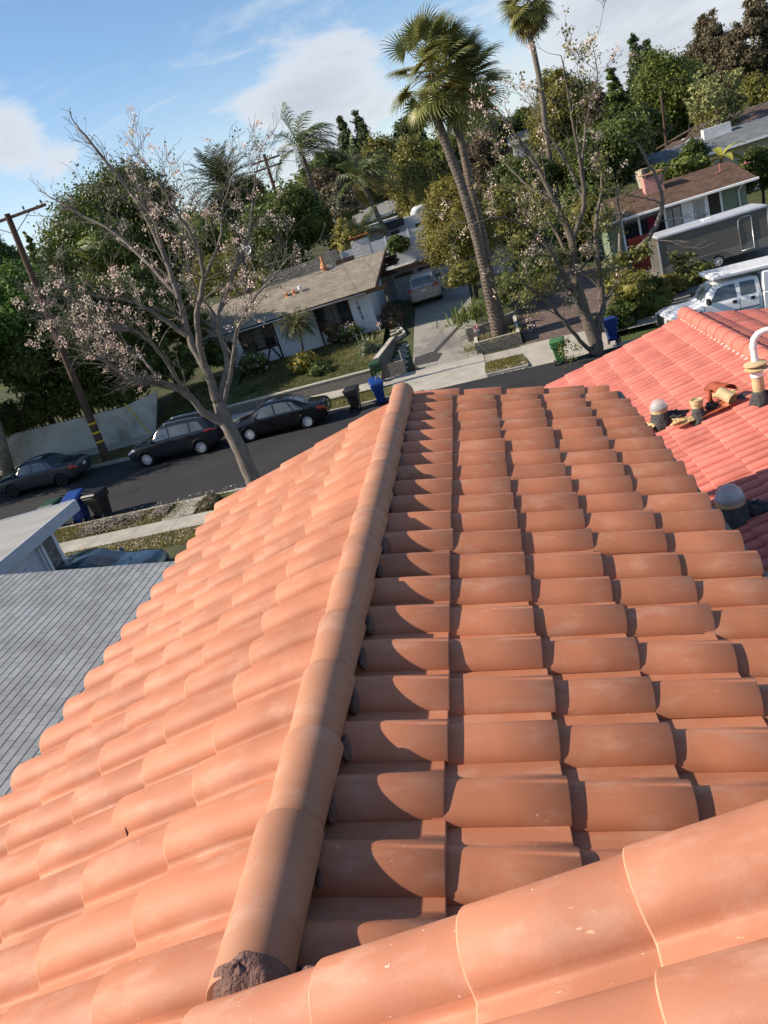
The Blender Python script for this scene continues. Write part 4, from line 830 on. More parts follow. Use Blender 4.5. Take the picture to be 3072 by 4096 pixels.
# ================================================================== WHEELIE BINS
def bin_(label, loc, rotz, col, lidcol=None, h=1.08, w=.60, d=.70, lid_open=0.0, group='wheelie bins at the kerb', mark=False):
    T = thing('wheelie_bin', label, 'bin', loc, rotz, 0, group); m = mat('bin_' + col[0], col[1], rough=.45, spec=.4, var=.1, scale=3); 
    mb = MB(); V = []
    secs = [(.10, .36 * w / .6 / .36 * .36, .42), (.62, .47, .58), (.74, .50, .60), (.76, .60, .70), (.93, .60, .70), (.95, .62, .72), (.97, .62, .72)]
    ring = lambda a, b, z: [(-a / 2 + .04, -b / 2, z), (a / 2 - .04, -b / 2, z), (a / 2, -b / 2 + .04, z), (a / 2, b / 2 - .04, z), (a / 2 - .04, b / 2, z), (-a / 2 + .04, b / 2, z), (-a / 2, b / 2 - .04, z), (-a / 2, -b / 2 + .04, z)]
    k = h / 1.08
    for z, a, b in secs: V += [(x * w / .6, y * d / .7, q * k) for x, y, q in ring(a, b, z)]
    ns = len(secs); mb.add(V, [tuple(range(7, -1, -1))] + [(i * 8 + q, i * 8 + (q + 1) % 8, i * 8 + 8 + (q + 1) % 8, i * 8 + 8 + q) for i in range(ns - 1) for q in range(8)])
    mb.add(V[-8:], [tuple(range(8))] if not lid_open else []); mb.build('tub', m, T, local=True)
    ml = mat('bin_' + (lidcol or col)[0], (lidcol or col)[1], rough=.45); lb = MB(); z0 = .975 * k; V = []
    for z, a, b in ((z0, .66, .78), (z0 + .03, .66, .78), (z0 + .085, .58, .68), (z0 + .10, .45, .5)): V += [(x * w / .6, y * d / .7, q) for x, y, q in ring(a, b, z)]
    if lid_open:
        ca, sa = math.cos(lid_open), math.sin(lid_open); yh = .36 * d / .7; V = [(x, yh + (y - yh) * ca + (z - z0) * sa, z0 - (y - yh) * sa + (z - z0) * ca) for x, y, z in V]
    lb.add(V, [tuple(range(7, -1, -1)), tuple(range(24, 32))] + [(i * 8 + q, i * 8 + (q + 1) % 8, i * 8 + 8 + (q + 1) % 8, i * 8 + 8 + q) for i in range(3) for q in range(8)]); lb.build('lid', ml, T, local=True)
    for sd in (-1, 1):
        mb = MB(); mb.lathe([(.06, .24 * sd - .03), (.13, .24 * sd - .025), (.13, .24 * sd + .025), (.06, .24 * sd + .03)], (0, .26, .13), axis='y' if 0 else 'x', n=14); mb.build('wheel', m_black, T, local=True, smooth=40)
    mb = MB(); mb.tube([(-.24, .42 * d / .7, .93 * k), (.24, .42 * d / .7, .93 * k)], .018, n=6); mb.build('handle', m, T, local=True)
    if mark:
        mb = MB(); f = -.355 * d / .7
        if mark == 'bear':
            x0 = .311 * w / .6; mb.lathe([(.045, x0), (.05, x0 + .004), (.01, x0 + .005)], (0, -.1, .80 * k), axis='x', n=12); mb.lathe([(.03, x0), (.03, x0 + .004), (.01, x0 + .005)], (0, -.10, .875 * k), axis='x', n=10)
            for a, b in (((-.16, .70), (-.15, .62)), ((-.15, .62), (-.10, .70)), ((-.10, .70), (-.09, .62))): mb.tube([(x0 - .012, a[0], a[1] * k), (x0 - .012, b[0], b[1] * k)], .012, n=4)
        else: mb.box((-.07, -.278 * d / .7, .52), (.07, -.262 * d / .7, .62))
        mb.build('marking', m_white, T, local=True)
    return T
GRN, BLU, BLK, OLV = ('green', (.018, .055, .026)), ('blue', (.006, .035, .18)), ('black', (.011, .011, .012)), ('faded_green', (.05, .15, .05))
kz = lambda x: zs(x) + .003
bin_('dull green wheelie bin behind the flat white roof, left of the blue bin', (-16.75, 22.62, kz(-16.7)), 3.2, GRN, h=1.12, w=.66, d=.78)
bin_('blue wheelie bin with its lid ajar between a green and a black bin', (-15.75, 22.62, kz(-15.7)), 3.1, BLU, h=1.12, w=.66, d=.78, lid_open=.22, mark=True)
bin_('black wheelie bin with a white emblem standing at the near kerb', (-14.88, 22.68, kz(-14.8)), 2.95, BLK, h=1.15, w=.68, d=.80, mark='bear')
bin_('black wheelie bin behind the parked black sedan, next to a blue bin full of reeds', (-5.72, 30.6, kz(-5.7)), 3.05, BLK, h=1.1, w=.62, d=.72)
b = (-4.55, 30.75, kz(-4.5)); bin_('blue wheelie bin overfilled with cut reeds holding its lid up', b, 3.3, BLU, h=1.05, lid_open=.3)
mb = MB(); rr = random.Random(4)
for i in range(16): x, y = rr.uniform(-.05, .22), rr.uniform(-.1, .15); mb.tube([(b[0] + x, b[1] + y, b[2] + .7), (b[0] + x * 1.4 + .1, b[1] + y * 1.3, b[2] + rr.uniform(1.2, 1.45))], .014, n=4)
tag(mb.build('reed_bundle', mat('cut_reed', (.30, .31, .16), rough=.8, island=.3)), 'bundle of pale cut reeds sticking up out of the blue bin', 'garden waste')
bin_('green wheelie bin on the pavement against the pebbled wall of the white house', (-4.95, 34.75, zs(-5) + .15), 3.14, GRN, h=1.1, mark=True)
bin_('faded green wheelie bin half covered by low branches of the right street tree', (3.6, 30.5, zs(3.6) + .01), 3.0, OLV, h=1.1)
bin_('blue wheelie bin behind the trunk of the right street tree', (6.05, 31.6, zs(6) + .14), 3.2, BLU, h=1.1)
# ================================================================== WHITE HOUSE ACROSS THE STREET
def gz(x, y): return ground(x, y)
m_wstucco = mat('white_siding', (.60, .62, .64), rough=.75, var=.06, scale=2)
m_brown = mat('brown_timber', (.050, .024, .015), rough=.75, var=.25, scale=5)
m_darkglass = glassm('window_glass', (.015, .017, .02), .08)
m_muntin = mat('window_lattice', (.03, .03, .035), rough=.5)
h1 = thing('white_house', 'white half timbered bungalow with a long tan shingle roof across the street', 'house', (-9.5, 44, -4.8))
FY = 42.6; EZ = -2.2; RZ1 = -.62; RY1 = 46.5; x0, x1 = -15.2, -5.32
mb = MB(); mb.box((x0, FY, -5.6), (x1, FY + 7.8, EZ + .12)); mb.prism([(x0, FY, EZ + .1), (x0, FY + 7.8, EZ + .1), (x0, RY1, RZ1 - .15)], (x1 - x0 - .02, 0, 0)); mb.build('wall', m_wstucco, h1)
m_tansh = brickm('tan_shingles', (.32, .28, .225), (.085, .07, .055), .30, .145, ms=.014, var=.16, bump=.5, rough=.95)
mb = MB(); n = 32
for k in range(n):
    t0, t1 = k / n, (k + 1) / n; ya, yb = 42.0 + (RY1 - 42.0) * t0, 42.0 + (RY1 - 42) * t1; za, zb2 = EZ + (RZ1 - EZ) * t0, EZ + (RZ1 - EZ) * t1
    xa, xb = -4.78 + .70 * t0, -4.78 + .70 * t1
    mb.add([(x0 - .6, ya, za + .012), (xa, ya, za + .012), (xb, yb + .02, zb2 + .004), (x0 - .6, yb + .02, zb2 + .004), (x0 - .6, ya, za - .004), (xa, ya, za - .004)], [(0, 1, 2, 3), (4, 5, 1, 0)])
mb.add([(x0 - .6, RY1, RZ1 + .004), (-4.08, RY1, RZ1 + .004), (-4.9, 51.3, EZ - .1), (x0 - .6, 51.3, EZ - .1)], [(0, 1, 2, 3)])
mb.prism([(-4.78, 42.0, EZ - .01), (-4.08, RY1, RZ1 - .01), (x0 - .6, RY1, RZ1 - .01), (x0 - .6, 42.0, EZ - .01)], (0, 0, -.10))
rf = mb.build('roof', m_tansh, h1)
mb = MB(); mb.prism([(-4.70, 41.98, EZ - .16), (-4.00, RY1, RZ1 - .16), (-4.00, RY1, RZ1 + .02), (-4.70, 41.98, EZ + .02)], (-.06, 0, 0)); mb.box((x0 - .6, 41.94, EZ - .17), (-4.72, 41.99, EZ + .0)); mb.box((-5.3, 41.7, EZ - .22), (-4.1, 41.93, EZ + .02)); mb.build('fascia', m_brown, h1)
mb = MB(); mb.tube([(x0 - .6, 41.86, EZ - .12), (-5.35, 41.86, EZ - .14)], .05, n=8); mb.build('gutter', mat('pale_gutter', (.40, .38, .36), rough=.5), h1, smooth=True)
def window(par, x0, x1, z0, z1, y, cols, rows, frame=.05, m_f=None, name='window', curtain=None):
    W = thing(name, None, None); W.parent = par; W.location = (0, 0, 0); W.matrix_world = Matrix.Identity(4)
    W.location = tuple(-np.array(par.location)); mf = m_f or m_brown
    mb = MB(); mb.box((x0, y - .012, z0), (x1, y + .01, z1)); mb.build('pane', m_darkglass, W)
    mb = MB()
    for a, b, c, d in ((x0 - frame, x0, z0 - frame, z1 + frame), (x1, x1 + frame, z0 - frame, z1 + frame), (x0, x1, z0 - frame, z0), (x0, x1, z1, z1 + frame)): mb.box((a, y - .05, c), (b, y - .002, d))
    mb.build('frame', mf, W)
    if cols * rows > 1:
        mb = MB()
        for i in range(1, cols): xx = x0 + (x1 - x0) * i / cols; mb.box((xx - .014, y - .028, z0), (xx + .014, y - .013, z1))
        for j in range(1, rows): zz = z0 + (z1 - z0) * j / rows; mb.box((x0, y - .034, zz - .014), (x1, y - .0285, zz + .014))
        mb.build('glazing_bar', m_muntin, W)
    if curtain:
        mb = MB(); P = [[(curtain[0] + (curtain[1] - curtain[0]) * i / 14, y - .0135 - .0025 * math.sin(i * 1.9), z) for z in (z0 + .02, z1 - .02)] for i in range(15)]; mb.grid(P); mb.build('curtain', mat('net_curtain', (.16, .15, .13), rough=.9), W)
    return W
# right group of windows and left group, with timber framing below
wz1 = EZ - .12; gbr = -4.62
window(h1, -8.65, -6.75, -3.62, -2.42, FY - .03, 6, 4, curtain=(-8.15, -7.35))
window(h1, -13.55, -11.6, -3.75, -2.5, FY - .03, 6, 4, curtain=(-12.7, -12.2))
mb = MB()
def beam(p, q, w=.10, y=FY - .045, d=.04): 
    p, q = np.array(p, float), np.array(q, float); t = (q - p) / np.linalg.norm(q - p); n_ = np.array([-t[1], t[0]]) * w / 2
    mb = MB(); mb.prism([(a[0], y, a[1]) for a in (p - n_, q - n_, q + n_, p + n_)], (0, d, 0)); mb.build('timber_beam', m_brown, h1)
zb1 = -4.75
for xx in (-6.66, -8.74, -11.45, -13.66, -14.6): beam((xx, zb1), (xx, EZ + .02), y=FY - .045 - .001 * abs(xx))
for a, b in ((-8.69, -6.71), (-13.6, -11.5)): beam((a, -3.72), (b, -3.72), .12, FY - .05); beam((a, zb1 + .05), (b, zb1 + .05), .12, FY - .05)
beam((-8.6, -3.8), (-7.75, zb1 + .1), y=FY - .041); beam((-6.8, -3.8), (-7.65, zb1 + .1), y=FY - .041); beam((-13.5, -3.8), (-12.8, zb1 + .1), y=FY - .041); beam((-12.5, zb1 + .1), (-12.05, -3.8), y=FY - .041); beam((-11.95, -3.8), (-11.55, zb1 + .1), y=FY - .043)

mb = MB()
for i in range(5): mb.box((-6.2 + .19 * i, FY - .03, -4.7), (-6.17 + .19 * i, FY - .001, EZ))
mb.build('siding_batten', mat('white_batten', (.50, .53, .56), rough=.7), h1)
# house number
def strokes(segs, ox, oz, w, h, y, t, name, m, par):
    mb = MB()
    for (a, b) in segs: mb.tube([(ox + a[0] * w, y, oz + a[1] * h), (ox + b[0] * w, y, oz + b[1] * h)], t, n=6)
    return mb.build(name, m, par)
ring_ = lambda cx, cy, rx, ry, n=12: [((cx + rx * math.cos(2 * math.pi * i / n), cy + ry * math.sin(2 * math.pi * i / n)), (cx + rx * math.cos(2 * math.pi * (i + 1) / n), cy + ry * math.sin(2 * math.pi * (i + 1) / n))) for i in range(n)]
digits = {'1': [((.5, 0), (.5, 1)), ((.5, 1), (.25, .78))], '8': ring_(.5, .26, .42, .26) + ring_(.5, .75, .34, .25), '5': [((.85, 1), (.22, 1)), ((.22, 1), (.18, .55)), ((.18, .55), (.6, .62)), ((.6, .62), (.85, .38)), ((.85, .38), (.75, .08)), ((.75, .08), (.45, 0)), ((.45, 0), (.15, .12))], '0': ring_(.5, .5, .38, .5)}
for i, ch in enumerate('1850'): strokes(digits[ch], -6.18 + .02 * i, -2.92 - .29 * i, .13, .20, FY - .045, .016, 'house_number', m_black, h1)
for (px, py, s_, cap, hh) in ((700, 578, .12, 1, .55), (614, 622, .10, 0, .3), (628, 611, .08, 0, .22), (641, 603, .09, 2, .28)):
    b = A(px, py, 44.4 if px < 690 else 46.3); zz = EZ + (RZ1 - EZ) * (b[1] - 42) / 4.5; b = np.array([b[0], b[1], zz]); mb = MB()
    if cap == 1: mb.lathe([(.17, -.05), (.17, .12), (.16, .14), (.26, .16), (.24, .26), (.09, .55), (.07, .60), (.11, .66), (.06, .80), (.07, .90), (.03, .95)], tuple(b), n=14)
    elif cap == 2: mb.lathe([(.05, -.05), (.05, .16), (.13, .16), (.13, .34), (.11, .36)], tuple(b), n=12)
    else: mb.lathe([(.20, -.08), (.07, .03), (.06, .14), (.17, .15), (.17, .18), (.06, .24), (.05, .3)], tuple(b), n=12)
    mb.build('roof_vent', mat('rust_orange', (.48, .21, .10), rough=.8, var=.25, scale=8) if cap != 2 else m_white, h1, smooth=40)
b = A(785, 548, 47.0); mb = MB(); mb.box((b[0] - .55, 46.6, -2), (b[0] + .55, 47.5, .42)); mb.build('chimney', brickm('white_block', (.52, .52, .51), (.30, .29, .28), .40, .20, ms=.014, var=.05, axes=(0, 2)), h1)
mb = MB(); mb.box((b[0] - .62, 46.5, .60), (b[0] + .62, 47.6, .64)); [mb.box((b[0] + dx - .02, 46.9, .42), (b[0] + dx + .02, 47.1, .61)) for dx in (-.35, 0, .35)]; mb.build('chimney_cap', m_rust, h1)
mb = MB(); r_ = random.Random(3)
for i in range(9): mb.box((-4.6 + .16 * (i % 4) + r_.uniform(-.1, .1), 46.6 + .3 * (i % 3), -1.65 + .15 * (i // 2)), (-3.7 + r_.uniform(-.2, .3), 46.85 + .3 * (i % 3), -1.53 + .15 * (i // 2)), rz=r_.uniform(-.3, .3))
tag(mb.build('timber_stack', m_brown), 'stack of old brown timber lying on the garage roof beside the white house gable', 'timber')
# carport garage set back on the right
g1 = thing('flat_garage', 'low flat roofed garage at the end of the asphalt drive, behind the minivan', 'garage', (-2, 53, -4.5))
mb = MB(); mb.box((-5.3, 51.2, -4.9), (3.4, 57, -2.42)); mb.build('wall', mat('grey_white_wall', (.40, .42, .45), rough=.8), g1)
mb = MB(); mb.prism([(-5.2, 50.3, -2.12), (3.6, 50.3, -2.16), (3.6, 58, -1.75), (-5.2, 58, -1.72)], (0, 0, -.06)); mb.build('roof', mat('grey_roll_roof', (.30, .30, .29), rough=.95, var=.15, scale=2), g1)
mb = MB(); mb.box((-5.22, 50.2, -2.42), (3.62, 50.29, -2.12)); mb.build('fascia', m_brown, g1)
Dg = thing('garage_door', None, None); Dg.parent = g1; Dg.location = tuple(-np.array(g1.location))
mb = MB()
for i in range(4):
    for j in range(8): mb.box((-4.6 + .60 * j, 51.14, -4.55 + .53 * i), (-4.03 + .60 * j, 51.19, -4.55 + .53 * i + .5), bev=.015)
mb.build('panel', mat('garage_door_white', (.44, .46, .50), rough=.6), Dg)
for xx in (-4.45, -2.75, -1.05):
    mb = MB(); mb.box((xx, 51.10, -2.86), (xx + 1.35, 51.135, -2.62)); mb.build('pane', m_darkglass, Dg)
mb = MB(); mb.box((-4.9, 51.1, -4.7), (-4.66, 51.198, -2.45)); mb.box((.3, 51.1, -4.7), (.5, 51.198, -2.45)); mb.build('door_frame', mat('grey_trim', (.25, .26, .28)), g1)
# ------------------------------------------------------------------ walls, steps and beds in front of it
m_aggr = mat('pebbled_concrete', (.22, .20, .17), rough=.95, var=.45, scale=28, bump=1.0, bscale=34, col2=(.10, .095, .085), c2scale=22, c2lo=.45, c2hi=.6)
m_capc = mat('wall_coping', (.42, .39, .33), rough=.9, var=.15, scale=4)
rw = thing('retaining_wall', 'long low pebbled retaining wall with pale coping in front of the white house lawn', 'wall', (-9, 35.4, -6.0))
a, b_ = A(553, 862, 35.3), A(796, 799, 35.3); sl_ = (b_[2] - a[2]) / (b_[0] - a[0]); top = lambda x, a=a, s=sl_: a[2] + s * (x - a[0])
for i, (xa, xb) in enumerate([(-13.6, -11.5), (-11.5, -9.4), (-9.4, -7.3), (-7.3, -5.4)]):
    mb = MB(); mb.prism([(xa + .006, 35.3, zs(xa) - .1), (xb - .006, 35.3, zs(xb) - .1), (xb - .006, 35.3, top(xb) - .06), (xa + .006, 35.3, top(xa) - .06)], (0, .25, 0)); mb.build('panel', m_aggr, rw)
mb = MB(); mb.prism([(-13.6, 35.28, top(-13.6) - .058), (-5.4, 35.28, top(-5.4) - .058), (-5.4, 35.28, top(-5.4)), (-13.6, 35.28, top(-13.6))], (0, .29, 0)); mb.build('coping', m_capc, rw)
ww = thing('wing_wall', 'tall angled pebbled wing wall climbing from the pavement beside the stepping stones', 'wall', (-4.8, 37, -6))
mb = MB(); P0, P1 = (-5.05, 35.3), (-4.55, 40.2)
mb.prism([(P0[0], P0[1], -6.4), (P1[0], P1[1], -6.2), (P1[0], P1[1], -4.98), (P0[0], P0[1], -5.02)], (.26, 0, 0)); mb.build('panel', m_aggr, ww)
mb = MB(); mb.prism([(P0[0] - .02, P0[1] - .02, -5.018), (P1[0] - .02, P1[1], -4.978), (P1[0] + .28, P1[1], -4.978), (P0[0] + .28, P0[1] - .02, -5.018)], (0, 0, .05)); mb.build('coping', m_capc, ww)
fw = thing('front_wall', 'short pebbled wall facing the pavement between the wing wall and the drive', 'wall', (-4.1, 35.4, -6))
mb = MB(); mb.prism([(-4.78, 35.34, -6.3), (-3.62, 35.34, -6.3), (-3.62, 35.34, -5.47), (-4.78, 35.34, -5.42)], (0, .22, 0)); mb.build('panel', m_aggr, fw)
mb = MB(); mb.tube([(-3.68, 35.5, -6.2), (-3.68, 35.5, -4.95)], .022, n=6); mb.build('post', m_capc, fw)
lw = thing('bed_edging', 'low pale concrete edging round the planted bed by the drive', 'edging', (-4, 42, -5))
mb = MB(); pl = [(-4.55, 40.2), (-3.72, 41.2), (-4.35, 43.9), (-4.9, 44.0)]
for (xa, ya), (xb, yb) in zip(pl[:-1], pl[1:]):
    d = np.array([xb - xa, yb - ya]); n_ = np.array([-d[1], d[0]]) / np.linalg.norm(d) * .13; za, zb2 = dz(xa, ya), dz(xb, yb)
    mb.prism([(xa, ya, za - .2), (xb, yb, zb2 - .2), (xb, yb, zb2 + .24), (xa, ya, za + .24)], (n_[0], n_[1], 0))
mb.build('kerb_strip', m_capc, lw)
def poly_sheet(name, pts, m, kind='structure', th=0):
    mb = MB(); mb.add(pts, [tuple(range(len(pts)))]); return tag(mb.build(name, m), kind=kind)
# lawn of the white house: from the coping up to the wall
lawn_z = lambda x, y: top(max(-13.5, min(-5.4, x))) - .05 + (-4.62 - (top(max(-13.5, min(-5.4, x))) - .05)) * min(1, (y - 35.5) / 6.3)
mb = MB(); mb.grid([[(x, y, lawn_z(x, y)) for y in (35.53, 36.5, 37.6, 38.8, 40, 41.2, 42.62)] for x in (-13.7, -12.5, -11, -9.5, -8, -6.5, -5.5, -4.9)], flip=True)
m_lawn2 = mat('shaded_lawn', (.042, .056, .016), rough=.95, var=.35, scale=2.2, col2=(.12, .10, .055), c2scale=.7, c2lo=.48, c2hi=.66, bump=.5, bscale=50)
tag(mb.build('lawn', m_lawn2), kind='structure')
mb = MB(); mb.grid([[(-4.5, 40.2, -4.98), (-4.9, 43.95, -4.70)], [(-3.75, 41.25, -5.16), (-4.4, 43.85, -4.75)]]); tag(mb.build('bed', m_soil), kind='structure')
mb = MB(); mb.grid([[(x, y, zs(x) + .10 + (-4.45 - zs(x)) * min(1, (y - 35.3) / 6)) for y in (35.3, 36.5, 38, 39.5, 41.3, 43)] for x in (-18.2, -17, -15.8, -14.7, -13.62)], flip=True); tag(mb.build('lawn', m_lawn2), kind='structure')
m_stone = mat('stepping_stone', (.40, .37, .32), rough=.9, var=.2, scale=3, bump=.3)
rr = random.Random(8); k = 0
for i in range(13):
    for j in range(3):
        y = 35.75 + .40 * i; x = -4.45 + .30 * j + (.14 if i % 2 else 0) + rr.uniform(-.03, .03); 
        xl = P0[0] + (P1[0] - P0[0]) * (y - 35.3) / 4.9 + .45
        if y > 40 or x < xl: continue
        z = dz(-3.6, y) + .05; c = [(x + (.14 + rr.uniform(-.02, .03)) * math.cos(a) * 1.05, y + (.175 + rr.uniform(-.03, .03)) * math.sin(a)) for a in [2 * math.pi * q / 8 + .2 for q in range(8)]]
        mb = MB(); mb.prism([(p[0], p[1], z - .05) for p in c], (0, 0, .085)); o = mb.build('stepping_stone', m_stone); tag(o, 'pale stepping stone set in the soil strip between the wing wall and the drive', 'stepping stone', 'stepping stones beside the drive'); k += 1
for (x, y) in ((-4.45, 41.2), (-4.1, 41.7), (-4.5, 42.1), (-4.2, 42.5), (-4.6, 42.8), (-4.35, 43.3)):
    mb = MB(); c = [(x + .2 * math.cos(a) * rr.uniform(.8, 1.2), y + .22 * math.sin(a) * rr.uniform(.8, 1.2)) for a in [2 * math.pi * q / 7 for q in range(7)]]; z = -5.0 + (y - 40.2) * .08; mb.prism([(p[0], p[1], z - .08) for p in c], (0, 0, .1)); tag(mb.build('paving_stone', m_stone), 'flat pale stone in the planted bed at the corner of the white house', 'stepping stone', 'flat stones in the corner bed')
# raised planter of the two palms
pl = thing('planter', 'raised pebbled planter box around the foot of the twin palms', 'planter', (1.2, 36.5, -6.3))
def pw(p, q, zt0, zt1, zb, th=.17):
    p, q = np.array(p), np.array(q); d = q - p; n_ = np.array([-d[1], d[0]]) / np.linalg.norm(d) * th
    mb = MB(); mb.prism([(p[0], p[1], zb), (q[0], q[1], zb), (q[0], q[1], zt1), (p[0], p[1], zt0)], (n_[0], n_[1], 0)); mb.build('panel', m_aggr, pl)
    mb = MB(); mb.prism([(p[0], p[1], zt0 + .002), (q[0], q[1], zt1 + .002), (q[0], q[1], zt1 + .03), (p[0], p[1], zt0 + .03)], (n_[0], n_[1], 0)); mb.build('coping', m_capc, pl)
pw((.05, 35.55), (2.35, 35.65), -5.72, -5.80, -6.7); pw((2.36, 35.66), (2.42, 38.2), -5.80, -5.35, -6.7); pw((-.28, 37.5), (1.0, 37.5), -5.24, -5.24, -6.5); pw((-.26, 38.2), (-.28, 37.5), -5.2, -5.24, -6.5); pw((.05, 37.3), (.05, 35.74), -5.74, -5.74, -6.7); pw((1.0, 37.5), (2.40, 38.2), -5.24, -5.2, -6.5)
mb = MB(); mb.add([(.2, 35.73, -5.83), (2.3, 35.83, -5.9), (2.3, 37.9, -5.75), (1.0, 37.4, -5.7), (.2, 37.4, -5.75)], [(0, 1, 2, 3, 4)]); mb.build('soil', m_soil, pl)
def warn_sign(label, c, w, diamond, stake):
    T = thing('warning_sign', label, 'sign', c, 0, 0); mb = MB(); hw = w / 2
    q = [(-hw, 0, -hw * 1.25), (hw, 0, -hw * 1.25), (hw, 0, hw * 1.25), (-hw, 0, hw * 1.25)] if not diamond else [(0, 0, -hw * 1.5), (hw * 1.5, 0, 0), (0, 0, hw * 1.5), (-hw * 1.5, 0, 0)]
    mb.prism(q, (0, .012, 0)); mb.build('board', mat('sign_white', (.72, .71, .69), rough=.5), T, local=True)
    m_sr = mat('sign_red', (.55, .03, .025), rough=.5); k = .8
    mb = MB(); mb.prism([(x * k, -.004, z * k + (hw * .12 if not diamond else 0)) for x, y, z in ([(-hw, 0, -hw), (hw, 0, -hw), (hw, 0, hw), (-hw, 0, hw)] if not diamond else q)], (0, .003, 0)); mb.build('red_field', m_sr, T, local=True)
    mb = MB(); 
    for s_ in (-1, 1): mb.tube([(-hw * .6, -.010 - .002 * s_, -hw * .6 * s_), (hw * .6, -.010 - .002 * s_, hw * .6 * s_)], .016, n=4)
    mb.build('white_cross', mat('sign_white', (.72, .71, .69)), T, local=True)
    if stake: mb = MB(); mb.tube([(0, .02, -stake), (0, .02, 0)], .018, n=6); mb.build('stake', m_white, T, local=True)
p = A(1028, 709, 37.46); warn_sign('upright white sign with a red square and cross fixed on the pebbled planter wall', p, .30, False, 0)
p = A(1533 * 0 + 818, 701, 42.0); warn_sign('tilted diamond shaped red and white yard sign beside the dark red bush', p, .26, True, .9)

# ------------------------------------------------------------------ white stucco garden wall, picket fence on it, left
gw = thing('stucco_wall', 'tall stained white stucco garden wall along the far pavement at the left', 'wall', (-22, 35.4, -5.5))
m_stuc = mat('stained_stucco', (.46, .44, .39), rough=.92, var=.14, scale=1.1, bump=.5, bscale=14, col2=(.27, .24, .19), c2scale=.6, c2lo=.45, c2hi=.7)
tops = [A(-150, 965, 35.2), A(10, 942, 35.2), A(110, 918, 35.2), A(200, 896, 35.2), A(260, 881, 35.2), A(300, 864, 35.2), A(337, 846, 35.2)]
pts = [(q[0], 35.2, q[2]) for q in tops]; poly = [(pts[0][0], 35.2, -5.9)] + pts + [(-17.85, 35.2, -5.9)]
mb = MB(); poly = [(pts[0][0], 35.2, -5.9), (-17.85, 35.2, -5.9)] + pts[::-1]; mb.prism(poly, (0, .25, 0)); mb.build('panel', m_stuc, gw)
pf = thing('picket_fence', 'dark weathered picket fence standing on the white stucco wall in the shade', 'fence', (-22, 35.6, -3.5))
for i in range(46):
    x = pts[0][0] + .2 + i * .27
    if x > -17.4: break
    zt = np.interp(x, [q[0] for q in pts], [q[2] for q in pts]); mb = MB(); mb.box((x, 35.34, zt - .05), (x + .09, 35.37, zt + .95)); mb.build('picket', m_brown, pf)
mb = MB(); mb.prism([(pts[0][0], 35.375, pts[0][2] + .6), (pts[-1][0], 35.375, pts[-1][2] + .6), (pts[-1][0], 35.375, pts[-1][2] + .7), (pts[0][0], 35.375, pts[0][2] + .7)], (0, .04, 0)); mb.build('rail', m_brown, pf)

# ================================================================== HOUSES BEHIND
bw = thing('block_wall', 'grey concrete block wall stepping up behind the white house roof', 'wall', (-9, 50, -1))
mb = MB(); a, b_ = A(640, 585, 51), A(726, 538, 51); mb.prism([(a[0] - 2.5, 51, -4), (b_[0], 51, -4), (b_[0], 51, b_[2]), ((a[0] + b_[0]) / 2, 51, b_[2] - .05), ((a[0] + b_[0]) / 2, 51, b_[2] - .2), (a[0] - 2.5, 51, b_[2] - .25)], (0, .2, 0)); mb.build('panel', brickm('slump_block', (.25, .24, .215), (.11, .105, .095), .40, .15, ms=.02, var=.14, axes=(0, 2), bump=1.0), bw)
vf = thing('vinyl_fence', 'white vinyl privacy fence behind the white block chimney', 'fence', (-6, 52, -1))
m_vin = mat('white_vinyl', (.48, .50, .53), rough=.5, var=.04)
xa = b_[0] + .1
for i in range(4):
    mb = MB(); mb.box((xa + 1.6 * i + .12, 51.5, -3.5), (xa + 1.6 * i + 1.6, 51.56, b_[2] - .30)); mb.build('panel', m_vin, vf)
for i in range(5):
    mb = MB(); mb.box((xa + 1.6 * i, 51.45, -3.5), (xa + 1.6 * i + .12, 51.60, b_[2] - .20), bev=.01); mb.build('post', m_vin, vf)
wf = thing('wood_fence', 'short brown board fence in front of the white vinyl fence', 'fence', (-7, 50.6, -1.5)); mb = MB(); p = A(728, 575, 50.6)
for i in range(12):
    mb = MB(); mb.box((p[0] + .16 * i, 50.6, -3.2), (p[0] + .16 * i + .145, 50.63, p[2] + .35)); mb.build('board', m_brown, wf)
m_fwood = mat('reddish_board', (.13, .055, .03), rough=.85, var=.3, scale=3)
wf = thing('wood_fence', 'reddish brown board fence behind the flat garage roof', 'fence', (0, 58.5, -2)); p = A(870, 575, 58.5); q = A(1000, 530, 58.5)
for i in range(22):
    x = p[0] + (q[0] - p[0]) * i / 21; zt = p[2] + (q[2] - p[2]) * i / 21; mb = MB(); mb.box((x, 58.5, -3.5), (x + .17, 58.54, zt - .1 * (i % 2) * .3)); mb.build('board', m_fwood, wf)
